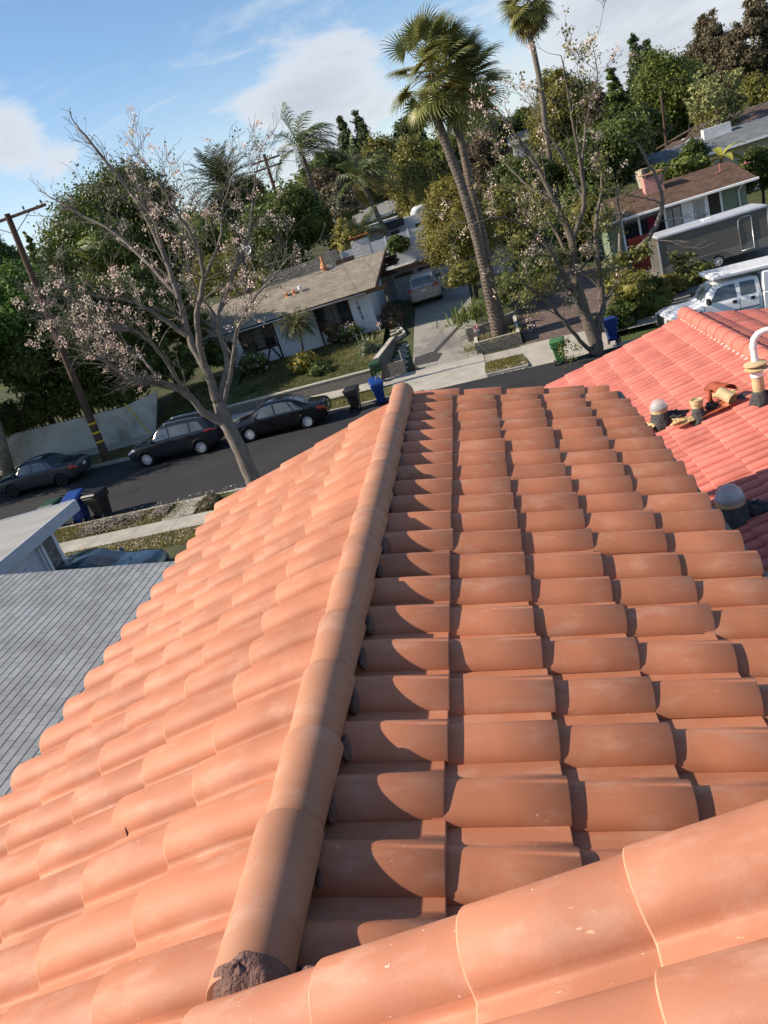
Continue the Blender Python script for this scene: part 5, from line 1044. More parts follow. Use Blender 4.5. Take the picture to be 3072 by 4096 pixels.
def gable_house(name, label, cx, y, w, d, eave, ridge, base, wallm, roofm, fasc=None, ov=.5, cat='house'):
    """ridge along X, centred at cx, front wall at y"""
    T = thing(name, label, cat, (cx, y + d / 2, base)); x0, x1 = cx - w / 2, cx + w / 2; ym = y + d / 2; m = (ridge - eave) / (d / 2)
    mb = MB(); mb.box((x0, y, base - 1.5), (x1, y + d, eave + .05)); mb.prism([(x0, y, eave + .04), (x0, y + d, eave + .04), (x0, ym, ridge - .1)], (w, 0, 0)); mb.build('wall', wallm, T)
    mb = MB(); e = eave - m * ov
    for s_ in (0, 1):
        ya = y - ov if not s_ else y + d + ov
        mb.prism([(x0 - ov, ya, e), (x1 + ov, ya, e), (x1 + ov, ym, ridge), (x0 - ov, ym, ridge)][::(1 if not s_ else -1)], (0, 0, .14))
    mb.build('roof', roofm, T)
    mb = MB(); mb.box((x0 - ov - .02, y - ov - .06, e - .08), (x1 + ov + .02, y - ov - .002, e + .10)); 
    for xx in (x0 - ov - .05, x1 + ov + .002): mb.prism([(xx, y - ov - .04, e - .08), (xx, ym, ridge - .06), (xx, ym, ridge + .15), (xx, y - ov - .04, e + .14)], (.045, 0, 0))
    mb.build('fascia', fasc or m_white, T); return T
m_brsh = brickm('brown_shingles', (.135, .085, .06), (.045, .03, .024), .30, .145, ms=.012, var=.3, bump=.5, rough=.95)
m_green = mat('sage_green_wall', (.17, .22, .15), rough=.8, var=.05)
# green house with brown roof on the right
gx0, gx1 = A(1340, 530, 47.5)[0], A(1637, 383, 47.5)[0]
G = thing('green_house', 'sage green house with a brown shingle roof, white gutter and white framed glass front', 'house', (16, 50, -5.6))
ey, ez, ry, rz_ = 47.4, -3.17, 52.2, -2.14; xr = A(1637, 383, 47.4)[0]; xl = xr - 9.0
mb = MB(); mb.box((xl + .3, 48.1, -7.5), (xr - .5, 55.5, ez + .12)); mb.prism([(xl + .3, 48.1, ez + .1), (xl + .3, 56, ez + .1), (xl + .3, ry, rz_ - .1)], (xr - .8 - xl, 0, 0)); mb.build('wall', m_green, G)
mb = MB(); n = 34
for k in range(n):
    t0, t1 = k / n, (k + 1) / n; f = lambda t: (ey + (ry - ey) * t, ez + (rz_ - ez) * t)
    (ya, za), (yb, zb2) = f(t0), f(t1); mb.add([(xl, ya, za + .012), (xr, ya, za + .012), (xr, yb + .02, zb2 + .004), (xl, yb + .02, zb2 + .004), (xl, ya, za - .004), (xr, ya, za - .004)], [(0, 1, 2, 3), (4, 5, 1, 0)])
mb.prism([(xl, ey, ez - .01), (xr, ey, ez - .01), (xr, ry, rz_ - .01), (xl, ry, rz_ - .01)], (0, 0, -.08)); mb.prism([(xl, ry, rz_ + .003), (xr, ry, rz_ + .003), (xr, 56.6, ez - .03), (xl, 56.6, ez - .03)], (0, 0, -.08)); mb.build('roof', m_brsh, G)
mb = MB(); mb.box((xl, ey - .13, ez - .13), (xr + .04, ey - .002, ez + .02), bev=.02); mb.tube([(xr - .9, ey - .06, ez - .13), (xr - .95, ey + .3, ez - .35), (xr - .95, 48.03, ez - .45), (xr - .95, 48.03, -6)], .04, n=8); mb.build('gutter', m_white, G)
mb = MB(); 
for xx, w_ in ((xr - 2.05, .12), (xr - 2.95, .22), (xr - 4.3, .22), (xr - 5.35, .16), (xr - 6.9, .12), (xr - 7.9, .12)): mb.box((xx, 48.0, -6.2), (xx + w_, 48.095, ez))
mb.box((xr - 7.9, 47.995, -5.0), (xr - 5.4, 48.06, -4.92)); mb.build('window_frame', m_white, G)
for i, (xa, xb) in enumerate(((xr - 2.83 + .1, xr - 2.06), (xr - 5.18, xr - 4.31), (xr - 6.77, xr - 5.36), (xr - 7.77, xr - 6.91))):
    mb = MB(); mb.box((xa, 48.06, -6.1), (xb, 48.08, ez - .02)); mb.build('pane', m_darkglass, G)
mb = MB(); mb.box((xr - 4.07, 48.05, -6.1), (xr - 3.6, 48.09, ez - .02)); mb.box((xr - 3.55, 48.05, -6.1), (xr - 2.97, 48.09, ez - .02)); mb.build('door_panel', m_white, G)
mb = MB()
for xa, xb in ((xr - 4.9 + .1, xr - 4.35), (xr - 3.5, xr - 3.0), (xr - 5.15, xr - 4.85)):
    mb.grid([[(xa + (xb - xa) * i / 16, 48.035 - .012 * math.sin(i * 2.1 + z), z) for z in (-6.0, -5.2, -4.4, -3.5)] for i in range(17)])
mb.build('plastic_sheet', mat('plastic_sheet', (.38, .38, .35), rough=.3, spec=.5), G)
mb = MB(); mb.grid([[(xr - 6.35 + .45 * i / 8, 48.03 - .012 * math.sin(i * 2.3), z) for z in (-4.75, -4.2, -3.6)] for i in range(9)]); mb.build('curtain', mat('crimson_curtain', (.16, .008, .03), rough=.8), G)
b = A(1390, 388, 51.0); mb = MB(); mb.box((b[0] - .1, 50.5, -3.2), (b[0] + 1.05, 51.3, b[2] + .05)); mb.build('chimney', brickm('pink_block', (.50, .26, .22), (.38, .20, .18), .40, .22, ms=.012, var=.07, axes=(0, 2)), G)
mb = MB(); mb.box((b[0] - .25, 50.35, b[2] + .22), (b[0] + 1.15, 51.45, b[2] + .26)); [mb.box((b[0] + dx, 50.8, b[2] + .05), (b[0] + dx + .04, 50.9, b[2] + .22)) for dx in (0, .45, .9)]; mb.build('chimney_cap', mat('pink_rust', (.35, .14, .10), rough=.8), G)
for px, py in ((1556, 368), (1614, 382)):
    b = A(px, py, 50.5); zz = ez + (rz_ - ez) * (b[1] - ey) / (ry - ey); mb = MB(); mb.box((b[0] - .28, b[1] - .15, zz + .005), (b[0] + .28, b[1] + .15, zz + .04)); mb.lathe([(.07, 0), (.05, .12), (.045, .5 if px < 1600 else .18)], (b[0], b[1], zz), n=10); mb.build('roof_vent', mat('pink_rust', (.35, .14, .10)), G)
rfn = thing('red_fence', 'dark red painted board fence beside the cargo trailer', 'fence', (17.5, 46, -6)); m_rfw = mat('red_fence_paint', (.115, .014, .012), rough=.7, var=.25, scale=4)
p = A(1550, 470, 46.4)
for i in range(20):
    mb = MB(); mb.box((p[0] + .8 + .16 * i, 46.4, -7.6), (p[0] + .8 + .16 * i + .15, 46.43, -4.95 - .02 * (i % 3))); mb.build('board', m_rfw, rfn)
rfn = thing('red_fence', 'red board fence end left of the cargo trailer, behind the tree', 'fence', (9, 44, -6)); p = A(1357, 521, 44.5)
for i in range(9):
    mb = MB(); mb.box((p[0] + .16 * i, 44.5, -7.2), (p[0] + .16 * i + .15, 44.53, p[2] + .1)); mb.build('board', m_rfw, rfn)
# patio clutter by the green house
p = A(1625, 460, 49.0); T = thing('garden_grill', 'covered grey kettle grill on the dim patio at the right end of the green house', 'grill', p); mb = MB(); mb.lump(p, (.32, .28, .42), seed=5, rough=.08, n=10); mb.build('cover', mat('grill_cover', (.22, .22, .22), rough=.8), T, smooth=True); mb = MB(); [mb.tube([p + [dx, 0, -.2], p + [dx * 1.3, 0, -1.1]], .025, n=6) for dx in (-.2, .2)]; mb.build('leg', m_black, T)
m_gsh2 = brickm('blue_grey_shingles', (.15, .165, .175), (.06, .065, .07), .30, .16, ms=.012, var=.2, bump=.5, rough=.95)
p0, p1 = A(1418, 358, 66), A(1700, 290, 66)
G2 = thing('grey_roof_house', 'low house with a long grey shingle roof behind the brown roof', 'house', (24, 69, -5)); ez2 = (p0[2] + p1[2]) / 2
mb = MB(); mb.box((p0[0] + .3, 67, -8), (36, 76, ez2 + .1)); mb.build('wall', mat('cream_wall', (.40, .36, .28), rough=.9), G2)
mb = MB(); mb.prism([(p0[0], 66, ez2), (37, 66, ez2), (37, 71.3, ez2 + 1.05), (p0[0] + .4, 71.3, ez2 + 1.05)], (0, 0, .1)); mb.prism([(p0[0] + .4, 71.31, ez2 + 1.05), (37, 71.31, ez2 + 1.05), (37, 77, ez2 - .1), (p0[0], 77, ez2 - .1)], (0, 0, .1)); mb.build('roof', m_gsh2, G2)
mb = MB(); mb.box((p0[0], 65.93, ez2 - .1), (37, 65.998, ez2 + .08)); mb.build('gutter', m_white, G2)
b = A(1525, 300, 70.5); mb = MB(); mb.box((b[0] - .2, 70.2, -3), (b[0] + 2.0, 71.0, b[2] + .75)); mb.build('chimney', brickm('white_block2', (.66, .66, .66), (.45, .45, .45), .4, .2, ms=.01, var=.03, axes=(0, 2)), G2)
for dx in (1.0, 3.0, 5.2, 7.4):
    mb = MB(); mb.box((28 + dx, 66.94, -5.2), (28 + dx + 1.5, 66.99, -3.3)); mb.build('window', m_darkglass, G2)
p = A(1420, 330, 80); q = A(1700, 235, 80)
G3 = thing('brown_roof_house', 'pale house with a dark brown roof and white fascia, farthest back at the right edge', 'house', (30, 84, -4)); ez3 = A(1640, 258, 80)[2]
m_brsh2 = mat('dark_brown_roof', (.085, .06, .05), rough=.9, var=.2, scale=3)
mb = MB(); mb.box((p[0] + 4, 80.5, -6), (44, 88, ez3 + .3)); mb.build('wall', mat('pale_wall', (.42, .42, .38), rough=.9), G3)
mb = MB(); mb.prism([(p[0] + 2, 79.5, ez3), (45, 79.5, ez3), (45, 84, ez3 + 1.1), (p[0] + 5, 84, ez3 + 1.1)], (0, 0, .12)); mb.prism([(p[0] + 5, 84.01, ez3 + 1.1), (45, 84.01, ez3 + 1.1), (45, 89, ez3), (p[0] + 2, 89, ez3)], (0, 0, .12)); mb.build('roof', m_brsh2, G3)
mb = MB(); mb.box((p[0] + 2, 79.4, ez3 - .14), (45, 79.498, ez3 + .13)); mb.build('fascia', m_white, G3)
# front gable wing of it, seen left of the white chimney
T = thing('brown_roof_wing', 'low gabled wing with brown roof and white barge boards left of the white chimney', 'house', (20, 78, -4)); a = A(1425, 345, 76); b_ = A(1515, 300, 76); zz = a[2]
mb = MB(); mb.box((a[0] + .4, 76.2, -6), (b_[0] + 1.5, 82, zz - .1)); mb.prism([(a[0] + .4, 76.2, zz - .1), (b_[0] + 1.5, 76.2, zz - .1), ((a[0] + b_[0]) / 2 + 1, 76.2, zz + .75)], (0, 5, 0)); mb.build('wall', mat('pale_wall', (.42, .42, .38)), T)
xm = (a[0] + b_[0]) / 2 + 1; mb = MB()
for xe in (a[0] - .2, b_[0] + 2.1): mb.prism([(xe, 75.8, zz - .2), (xm, 75.8, zz + .85), (xm, 82, zz + .85), (xe, 82, zz - .2)], (0, 0, .1))
mb.build('roof', m_brsh2, T); mb = MB()
for xe in (a[0] - .2, b_[0] + 2.1): mb.prism([(xe, 75.72, zz - .28), (xm, 75.72, zz + .77), (xm, 75.72, zz + .98), (xe, 75.72, zz - .07)], (0, .07, 0))
mb.build('barge_board', m_white, T)
# white flat roofed houses in the middle distance
p = A(725, 500, 64); zt = p[2] - .4
T = thing('white_flat_house', 'white stucco house with blue grey flat roof behind the chimney and queen palms', 'house', (p[0] + 3, 68, -2)); m_ws = mat('white_stucco', (.50, .51, .54), rough=.8, var=.05)
mb = MB(); mb.box((p[0], 64, -5), (p[0] + 5.0, 70, zt)); mb.box((p[0] + 5.0, 63, -5), (p[0] + 9.5, 70, zt - .3)); mb.build('wall', m_ws, T)
mb = MB(); mb.box((p[0] + .5, 63.6, zt - .5), (p[0] + 4.5, 69, zt - .38)); mb.build('roof', mat('blue_grey_roof', (.20, .24, .30), rough=.7), T)
mb = MB(); q = A(845, 497, 62.9); mb.prism([(q[0] - .6, 62.2, q[2] + .1), (q[0] + 1.2, 62.2, q[2] + .1), (q[0] + 1.2, 63, q[2] + .6), (q[0] - .6, 63, q[2] + .6)], (0, 0, .07)); mb.build('awning', m_black, T)
for dx in (.1, 2.2): 
    mb = MB(); mb.box((q[0] - .2 + dx, 62.95, q[2] - 1.2), (q[0] + .5 + dx, 62.99, q[2] - .15)); mb.build('window', m_darkglass, T)
mb = MB(); mb.lathe([(1.0, 0), (.95, .35), (.6, .6), (.1, .7)], (p[0] + 7.2, 66, zt - .3), n=16); mb.build('roof_dome', m_ws, T, smooth=True)
for (px, py, y, w, h, col, lab) in ((790, 462, 88, 6, 2.4, (.34, .33, .31), 'low grey garage with flat roof among the hillside trees'), (735, 415, 104, 4, 2.0, (.60, .58, .54), 'small pale house fragment seen between bare trees on the hillside'), (1150, 285, 118, 6, 2.6, (.52, .52, .50), 'pale hillside house behind the bare branches of the right tree'), (1420, 322, 90, 4.5, 2.4, (.55, .55, .54), 'white shed gable behind the dark pine on the right')):
    p = A(px, py, y); gable_house('hillside_house', lab, p[0], y, w, 5, p[2] - .6, p[2] + .5, ground(p[0], y), mat('hill_wall_%d' % px, col, rough=.9), mat('hill_roof_%d' % px, (.19, .185, .18), rough=.9), group=None) if 0 else gable_house('hillside_house', lab, p[0], y, w, 5, p[2] - .6, p[2] + .5, min(ground(p[0], y), p[2] - 3), mat('hill_wall_%d' % px, col, rough=.9), mat('hill_roof_%d' % px, (.19, .185, .18), rough=.9))
p = A(532, 538, 50); T = thing('satellite_dish', 'white round satellite dish in front of the dark trees', 'dish', p)
mb = MB(); mb.lathe([(.005, 0), (.15, .02), (.28, .08), (.36, .15)], (0, 0, 0), n=20, caps=False); mb.v = [(x, -z * .9 + y * .0, y) for x, y, z in mb.v]; mb.v = [(p[0] + x, p[1] + y, p[2] + z) for x, y, z in mb.v]; mb.build('reflector', m_white, T, smooth=True)
mb = MB(); mb.tube([p + [0, .1, -.2], p + [0, .15, -1.6]], .03); mb.tube([p + [0, 0, -.3], p + [0, -.4, -.1]], .02, n=5); mb.build('mast', mat('mast_grey', (.2, .2, .2)), T)
p = A(600, 566, 46.3); T = thing('tv_antenna', 'old thin rooftop television antenna behind the ridge of the white house', 'antenna', p + [0, 0, -.9])
mb = MB(); mb.tube([p + [0, 0, -1.4], p], .018, n=5); mb.tube([p + [-.9, 0, .05], p + [.9, 0, 0]], .012, n=4); [mb.tube([p + [-.8 + .22 * i, -.35 - .02 * i, .03], p + [-.8 + .22 * i, .35 + .02 * i, .03]], .008, n=4) for i in range(8)]; mb.build('boom', mat('antenna_grey', (.25, .25, .25), rough=.5), T)

# ================================================================== POLES AND WIRES
m_pole = mat('old_pole_wood', (.085, .052, .036), rough=.9, var=.35, scale=3, stretch=(3, 3, .3), bump=.4, bscale=20)
m_yel = mat('yellow_band', (.62, .42, .02), rough=.6); m_wire = mat('wire', (.03, .03, .032), rough=.6)
def pole(label, base, topp, r0, r1, arms=(), bands=(), name='utility_pole'):
    T = thing(name, label, 'pole', base); base, topp = np.array(base, float), np.array(topp, float); mb = MB(); mb.tube([base + (topp - base) * t for t in (0, .3, .6, 1)], [r0, r0 + (r1 - r0) * .3, r0 + (r1 - r0) * .6, r1], n=14); mb.build('shaft', m_pole, T, smooth=40)
    for (h, half, yw) in arms:
        c = base + (topp - base) * h; d = np.array([math.cos(yw), math.sin(yw), 0]); mb = MB(); n_ = np.array([-d[1], d[0], 0]) * .06
        mb.prism([c - d * half - n_ - [0, 0, .06], c + d * half - n_ - [0, 0, .06], c + d * half - n_ + [0, 0, .06], c - d * half - n_ + [0, 0, .06]], n_ * 2); mb.build('crossarm', m_pole, T)
        mb = MB()
        for s_ in (-1, 1): mb.tube([c + d * half * .6 * s_, c + (base - topp) / np.linalg.norm(topp - base) * .7], .02, n=5)
        mb.build('brace', mat('galvanised', (.30, .30, .30), rough=.5, metal=.4), T)
        for s_ in (-.92, -.45, .45, .92):
            mb = MB(); q = c + d * half * s_; mb.lathe([(.02, .06), (.02, .12), (.05, .13), (.03, .16), (.055, .18), (.03, .21), (.05, .23), (.02, .26)], tuple(q), n=10); mb.build('insulator', mat('insulator', (.05, .035, .03), rough=.3), T, smooth=True)
    for h in bands:
        c = base + (topp - base) * h; ax = (topp - base) / np.linalg.norm(topp - base); r = r0 + (r1 - r0) * h + .008; mb = MB(); mb.tube([c - ax * .045, c + ax * .045], r, n=14); mb.build('band', m_yel, T)
    return T
PB = np.array([-18.95, 31.75, zs(-19) + .1]); PT = A(15, 462, 31.75)
pole('weathered utility pole with three yellow bands and a crossarm, left edge of the street', PB, PT, .21, .13, arms=((.985, 1.9, 0),), bands=(.085, .125, .165))
T = thing('guy_wire', 'guy wire with a yellow plastic guard running down to the wall beside the left pole', 'cable', A(327, 939, 34.6)); g0, g1_ = A(327, 939, 34.6), A(268, 871, 34.0); mb = MB(); mb.tube([g0, g1_], .035, n=8); mb.build('guard', m_yel, T); mb = MB(); mb.tube([g1_, A(205, 790, 33.4), PB + (PT - PB) * .8], .012, n=5); mb.build('strand', m_wire, T)
b = A(596, 442, 58); P2 = pole('brown utility pole with double crossarms rising behind the white house trees', (b[0], 58, ground(b[0], 58)), A(570, 333, 58), .17, .12, arms=((.965, 1.1, .1), (.92, 1.1, .1)))
b = A(1436, 318, 84); P3 = pole('slim dark utility pole among the trees behind the grey roof', (b[0], 84, ground(b[0], 84)), A(1428, 203, 84), .16, .11, arms=((.62, 1.5, .3),))
def wire(label, pts, sag=.5, r=.014):
    mb = MB(); P = []
    for a, b in zip(pts[:-1], pts[1:]):
        a, b = np.array(a), np.array(b); P += [a + (b - a) * t - [0, 0, 4 * sag * t * (1 - t)] for t in [i / 12 for i in range(12)]]
    P.append(np.array(pts[-1])); mb.tube(P, r, n=4); tag(mb.build('overhead_wire', m_wire), label, 'wire', None)
t2 = A(570, 337, 58); t3 = A(1429, 210, 84)
wire('overhead wire from the left pole top towards the pole behind the white house', [PT + [1.7, 0, 0], t2 + [-1, 0, 0]], .9, .012)
wire('lower overhead wire from the left pole crossarm to the pole behind the white house', [PT + [.8, 0, -.3], t2 + [-.9, 0, -.6]], 1.2, .012)
wire('wire leaving the left pole top out of the photo to the left', [PT + [-1.7, 0, .1], PT + [-30, -4, 0]], .6, .012)
wire('long wire crossing in front of the hillside from the middle pole to the right pole', [t2 + [1, 0, 0], t3 + [-1, 0, 0]], 1.6, .016)
wire('second wire under the long one across the hillside', [t2 + [1, 0, -.6], t3 + [-1, 0, -.7]], 2.0, .016)
wire('topmost pale wire climbing to the right edge over the tree tops', [A(1060, 330, 70), A(1440, 175, 80), A(1700, 85, 88)], .6, .016)
wire('dark wire over the grey shingle roof at the right', [t3 + [0, 0, -5.2], A(1700, 185, 74)], .5, .02)
wire('lower dark wire over the grey shingle roof at the right', [t3 + [0, 0, -6.2], A(1700, 215, 72)], .5, .02)
wire('service wire above the grey roof eaves running down left', [A(1185, 420, 64), A(1440, 318, 66), A(1500, 282, 80)], .3, .014)
wire('thick cable sagging across the queen palms behind the white house', [A(690, 446, 60), A(905, 395, 62), A(1000, 372, 64)], .2, .02)
# ================================================================== VEGETATION
def leaf_cloud(blobs, n_clump, per, size, seed, sig=.16, asp=.5, up=.5, shell=(.62, 1.0), hang=0.0):
    """leaf faces in clumps spread through a set of ellipsoids; blobs: (cx,cy,cz,rx,ry,rz)"""
    g = np.random.default_rng(seed); Bb = np.array(blobs, float); w = np.prod(Bb[:, 3:6], axis=1) ** (2 / 3); w /= w.sum()
    bi = g.choice(len(Bb), n_clump, p=w); d = g.normal(size=(n_clump, 3)); d /= np.linalg.norm(d, axis=1, keepdims=True)
    rr = g.uniform(shell[0], shell[1], (n_clump, 1)); cen = Bb[bi, :3] + d * rr * Bb[bi, 3:6]; sg = Bb[bi, 3:6].mean(axis=1) * sig * g.uniform(.6, 1.4, n_clump)
    k = np.repeat(np.arange(n_clump), per); n = len(k); off = g.normal(size=(n, 3)) * sg[k][:, None] * [1, 1, .75]
    P = cen[k] + off; P[:, 2] -= hang * np.linalg.norm(off[:, :2], axis=1)
    nr = d[k] + g.normal(size=(n, 3)) * .75 + [0, 0, up]; nr /= np.linalg.norm(nr, axis=1, keepdims=True)
    a = np.cross(nr, g.normal(size=(n, 3))); a /= np.linalg.norm(a, axis=1, keepdims=True) + 1e-9
    if hang: a = a * .5 + np.array([0, 0, -1.0]) * hang; a /= np.linalg.norm(a, axis=1, keepdims=True)
    b = np.cross(nr, a); b /= np.linalg.norm(b, axis=1, keepdims=True) + 1e-9; s = size * g.uniform(.6, 1.4, (n, 1))
    return np.stack([P - a * s, P + b * s * asp, P + a * s, P - b * s * asp], 1).reshape(-1, 3)
def crown_blobs(c, r, seed, k=12, sub=.5, spread=.62, flat=1.0):
    g = random.Random(seed); out = []
    for i in range(k):
        a = g.uniform(0, 6.283); u = g.uniform(-.8, 1); q = math.sqrt(max(0, 1 - u * u)) * spread * g.uniform(.7, 1.15); f = sub * g.uniform(.7, 1.2)
        out.append((c[0] + r[0] * q * math.cos(a), c[1] + r[1] * q * math.sin(a), c[2] + r[2] * u * spread, r[0] * f, r[1] * f, r[2] * f * flat))
    return out
def core(mb, blobs, f=.72, seed=0):
    f *= .88
    for i, b in enumerate(blobs): mb.lump(b[:3], (b[3] * f, b[4] * f, b[5] * f), seed=seed + i, rough=.25, n=6)
m_bark = mat('grey_bark', (.165, .142, .122), rough=.95, var=.35, scale=5, stretch=(2.5, 2.5, .5), bump=.9, bscale=16)
m_bark_d = mat('dark_bark', (.07, .055, .042), rough=.95, var=.3, scale=5, bump=.6, bscale=16)
G_DARK = leafm('leaf_dark', (.052, .074, .017)); G_MID = leafm('leaf_mid', (.082, .105, .022)); G_OLIVE = leafm('leaf_olive', (.115, .112, .027)); G_YEL = leafm('leaf_yellowish', (.14, .125, .030))
G_BROWN = leafm('leaf_brownish', (.105, .090, .058)); G_BLUE = leafm('leaf_bluish', (.058, .080, .036)); G_LIGHT = leafm('leaf_light', (.17, .18, .075)); G_FEATH = leafm('leaf_feathery', (.060, .110, .020)); G_RED = leafm('leaf_reddish', (.082, .062, .040))
def tree(name, label, px, top, bot, hw, y, m, leaf=.20, n=170, per=46, seed=1, kind='round', depth=1.0, cat='tree', base=None, group=None, dens=.72, blk=None):
    c = A(px, (top + bot) / 2, y); w = np.linalg.norm(A(px + hw, (top + bot) / 2, y) - A(px - hw, (top + bot) / 2, y)) / 2
    zt = A(px, top, y)[2]; zb_ = A(px, bot, y)[2]; h = (zt - zb_) / 2; gz_ = ground(c[0], y) - .1; zb_ = max(zb_, gz_ + .3) if h > 0 else zb_
    T = thing(name, label, cat, (c[0], y, gz_), group=group)
    cc = (c[0], y, (zt + zb_) / 2); r = (w, w * depth, (zt - zb_) / 2)
    if kind == 'round': bl = crown_blobs(cc, r, seed)
    elif kind == 'column': bl = [(c[0] + .1 * w * math.sin(i * 2.1), y, zb_ + (zt - zb_) * t, w * s_ * .95, w * s_ * .95, (zt - zb_) * .17) for i, (t, s_) in enumerate(((.1, .8), (.3, 1), (.5, 1), (.68, .85), (.83, .6), (.95, .3)))]
    elif kind == 'cone':
        bl = []; g = random.Random(seed)
        for i in range(9):
            t = i / 8
            for a in range(5 if t < .8 else 2): q = (1 - t * .85) * w * .55; an = a * 1.257 + i; bl.append((c[0] + q * math.cos(an), y + q * math.sin(an), zb_ + (zt - zb_) * t * .95, w * .5 * (1 - .7 * t), w * .5 * (1 - .7 * t), (zt - zb_) * .075))
    else: bl = crown_blobs(cc, r, seed, k=20, sub=.32, spread=.8)
    bl = [(a, b, max(cz, gz_ + .3), d, e, f) for a, b, cz, d, e, f in bl]
    V = leaf_cloud(bl, n, per, leaf, seed, up=.35, sig=.2)
    quads('foliage', V, m, T)
    if dens: mb = MB(); core(mb, bl, dens, seed); mb.build('crown', blk or m, T, smooth=True)
    mb = MB(); mb.tube([(c[0], y, gz_), (c[0] + .1, y, (gz_ + cc[2]) / 2), (c[0], y, cc[2])], [max(.12, w * .08), max(.1, w * .06), max(.05, w * .03)], n=8); 
    g = random.Random(seed)
    for i in range(4): b = bl[i * 2 % len(bl)]; mb.tube([(c[0], y, gz_ + (cc[2] - gz_) * .6), b[:3]], [w * .035 + .03, .02], n=5)
    mb.build('trunk', m_bark_d, T, smooth=True); return T
# ---- hillside and skyline, back to front
tr = [
 ('tree', 'hazy dark trees at the far left edge of the skyline', 15, 505, 640, 40, 112, G_DARK, 'round', 130), ('conifer_tree', 'small dark conifer rising over the skyline right of the left pole', 78, 492, 620, 22, 100, G_DARK, 'cone', 110),
 ('tree', 'dark low tree on the skyline left of the feathery palm', 540, 372, 470, 34, 105, G_DARK, 'round', 120), ('tree', 'yellow green tree below the date palm', 560, 420, 560, 62, 70, G_MID, 'round', 190),
 ('cypress_tree', 'left one of two dark cypress columns on the skyline', 757, 258, 400, 20, 132, G_BLUE, 'column', 110), ('cypress_tree', 'right and taller one of two dark cypress columns', 791, 246, 400, 19, 132, G_BLUE, 'column', 110),
 ('evergreen_tree', 'broad dark evergreen left of the drooping queen palms', 705, 325, 450, 58, 96, G_DARK, 'round', 190), ('pine_tree', 'flat topped dark pine on the skyline behind the twin palm trunks', 886, 244, 360, 42, 132, G_BLUE, 'round', 150),
 ('tree', 'brownish olive tree filling the hillside below the cypresses', 820, 300, 450, 62, 100, G_OLIVE, 'round', 190), ('tree', 'brownish tree low on the hillside right of the cypresses', 760, 330, 430, 50, 112, G_BROWN, 'round', 150),
 ('tree', 'dark rounded tree on the skyline right of the palm crowns', 1056, 220, 340, 46, 122, G_BLUE, 'round', 160), ('tree', 'dark spreading tree above the hillside house', 1118, 238, 330, 52, 126, G_DARK, 'round', 150), ('tree', 'dim tree between the palm trunks and the reddish tree', 960, 275, 420, 50, 112, G_MID, 'round', 170),
 ('tree', 'reddish brown tree on the slope right of the palm trunks', 1045, 275, 400, 44, 96, G_RED, 'round', 150), ('olive_tree', 'big yellowish olive tree behind the tall slim palm', 1205, 138, 340, 66, 92, G_OLIVE, 'round', 240), ('tree', 'dark green tree below the yellowish olive tree', 1120, 330, 470, 80, 70, G_DARK, 'round', 220),
 ('tree', 'brown dry tree between the olive tree and the cedar', 1290, 158, 320, 34, 118, G_BROWN, 'round', 130), ('cedar_tree', 'broad dark cedar on the hillside right of the brown dry tree', 1338, 145, 350, 62, 104, G_DARK, 'cone', 210),
 ('cypress_tree', 'tall dense dark green column tree topping the right skyline', 1386, 90, 280, 27, 122, G_BLUE, 'column', 140), ('cypress_tree', 'shorter dark column tree just right of the tallest column', 1412, 98, 270, 20, 124, G_BLUE, 'column', 110),
 ('evergreen_tree', 'large rounded green tree in the middle of the right hillside', 1440, 112, 340, 74, 100, G_MID, 'round', 260), ('evergreen_tree', 'dark green tree right behind the large rounded one', 1475, 112, 260, 44, 112, G_DARK, 'round', 150),
 ('eucalyptus_tree', 'tall brown eucalyptus with a dense head on the right skyline', 1545, 30, 260, 52, 124, G_BROWN, 'loose', 260), ('eucalyptus_tree', 'brown spreading tree left of the tall eucalyptus', 1505, 78, 240, 44, 128, G_BROWN, 'round', 150), ('eucalyptus_tree', 'wispy tall eucalyptus in the top right corner', 1630, -5, 240, 62, 120, G_BROWN, 'loose', 300),
 ('tree', 'yellow green dense tree at the right edge above the roofs', 1650, 148, 290, 48, 92, G_OLIVE, 'round', 190), ('tree', 'green shrubby tree above the brown roofed house', 1560, 215, 300, 60, 97, G_OLIVE, 'round', 170), ('tree', 'deep green tree behind the right utility pole', 1400, 235, 360, 60, 92, G_DARK, 'round', 190),
 ('tree', 'low olive green tree at the foot of the hillside left of the pine', 1215, 300, 420, 70, 78, G_OLIVE, 'round', 190)]
for i, (nm, lab, px, t_, b_, hw, y, m, kd, n) in enumerate(tr): tree(nm, lab, px, t_, b_, hw, y, m, leaf=.0017 * y, n=int(n * 1.9), per=64, seed=100 + i, kind=kd, dens=.70 if kd != 'loose' else .35)
# far-off wood that closes the view
g = np.random.default_rng(9); bl = []
for i in range(330):
    y = g.uniform(128, 210); x = g.uniform(-110, 120) + (y - 170) * .2; z = ground(x, y); h = g.uniform(5, 8.5); bl.append((x, y, z + h * .5, g.uniform(3, 5), g.uniform(3, 5), h * .55))
V = leaf_cloud(bl, 9000, 22, .42, 77, sig=.22); w = quads('distant_wood', V, G_MID, kind='stuff'); mb = MB(); core(mb, bl, .8, 5); o = mb.build('distant_wood', G_MID, smooth=True, kind='stuff')
g = np.random.default_rng(19); bl = []
for i in range(150):
    y = g.uniform(62, 125); x = g.uniform(-70, 70); 
    if x > 12 and y < 90: continue
    if -12 < x < 8 and y < 78: continue
    z = ground(x, y); h = g.uniform(1.8, 4.2); bl.append((x, y, z + h * .4, g.uniform(1.6, 3), g.uniform(1.6, 3), h * .6))
V = leaf_cloud(bl, 7000, 24, .20, 78, sig=.22); quads('hillside_scrub', V, G_OLIVE, kind='stuff')
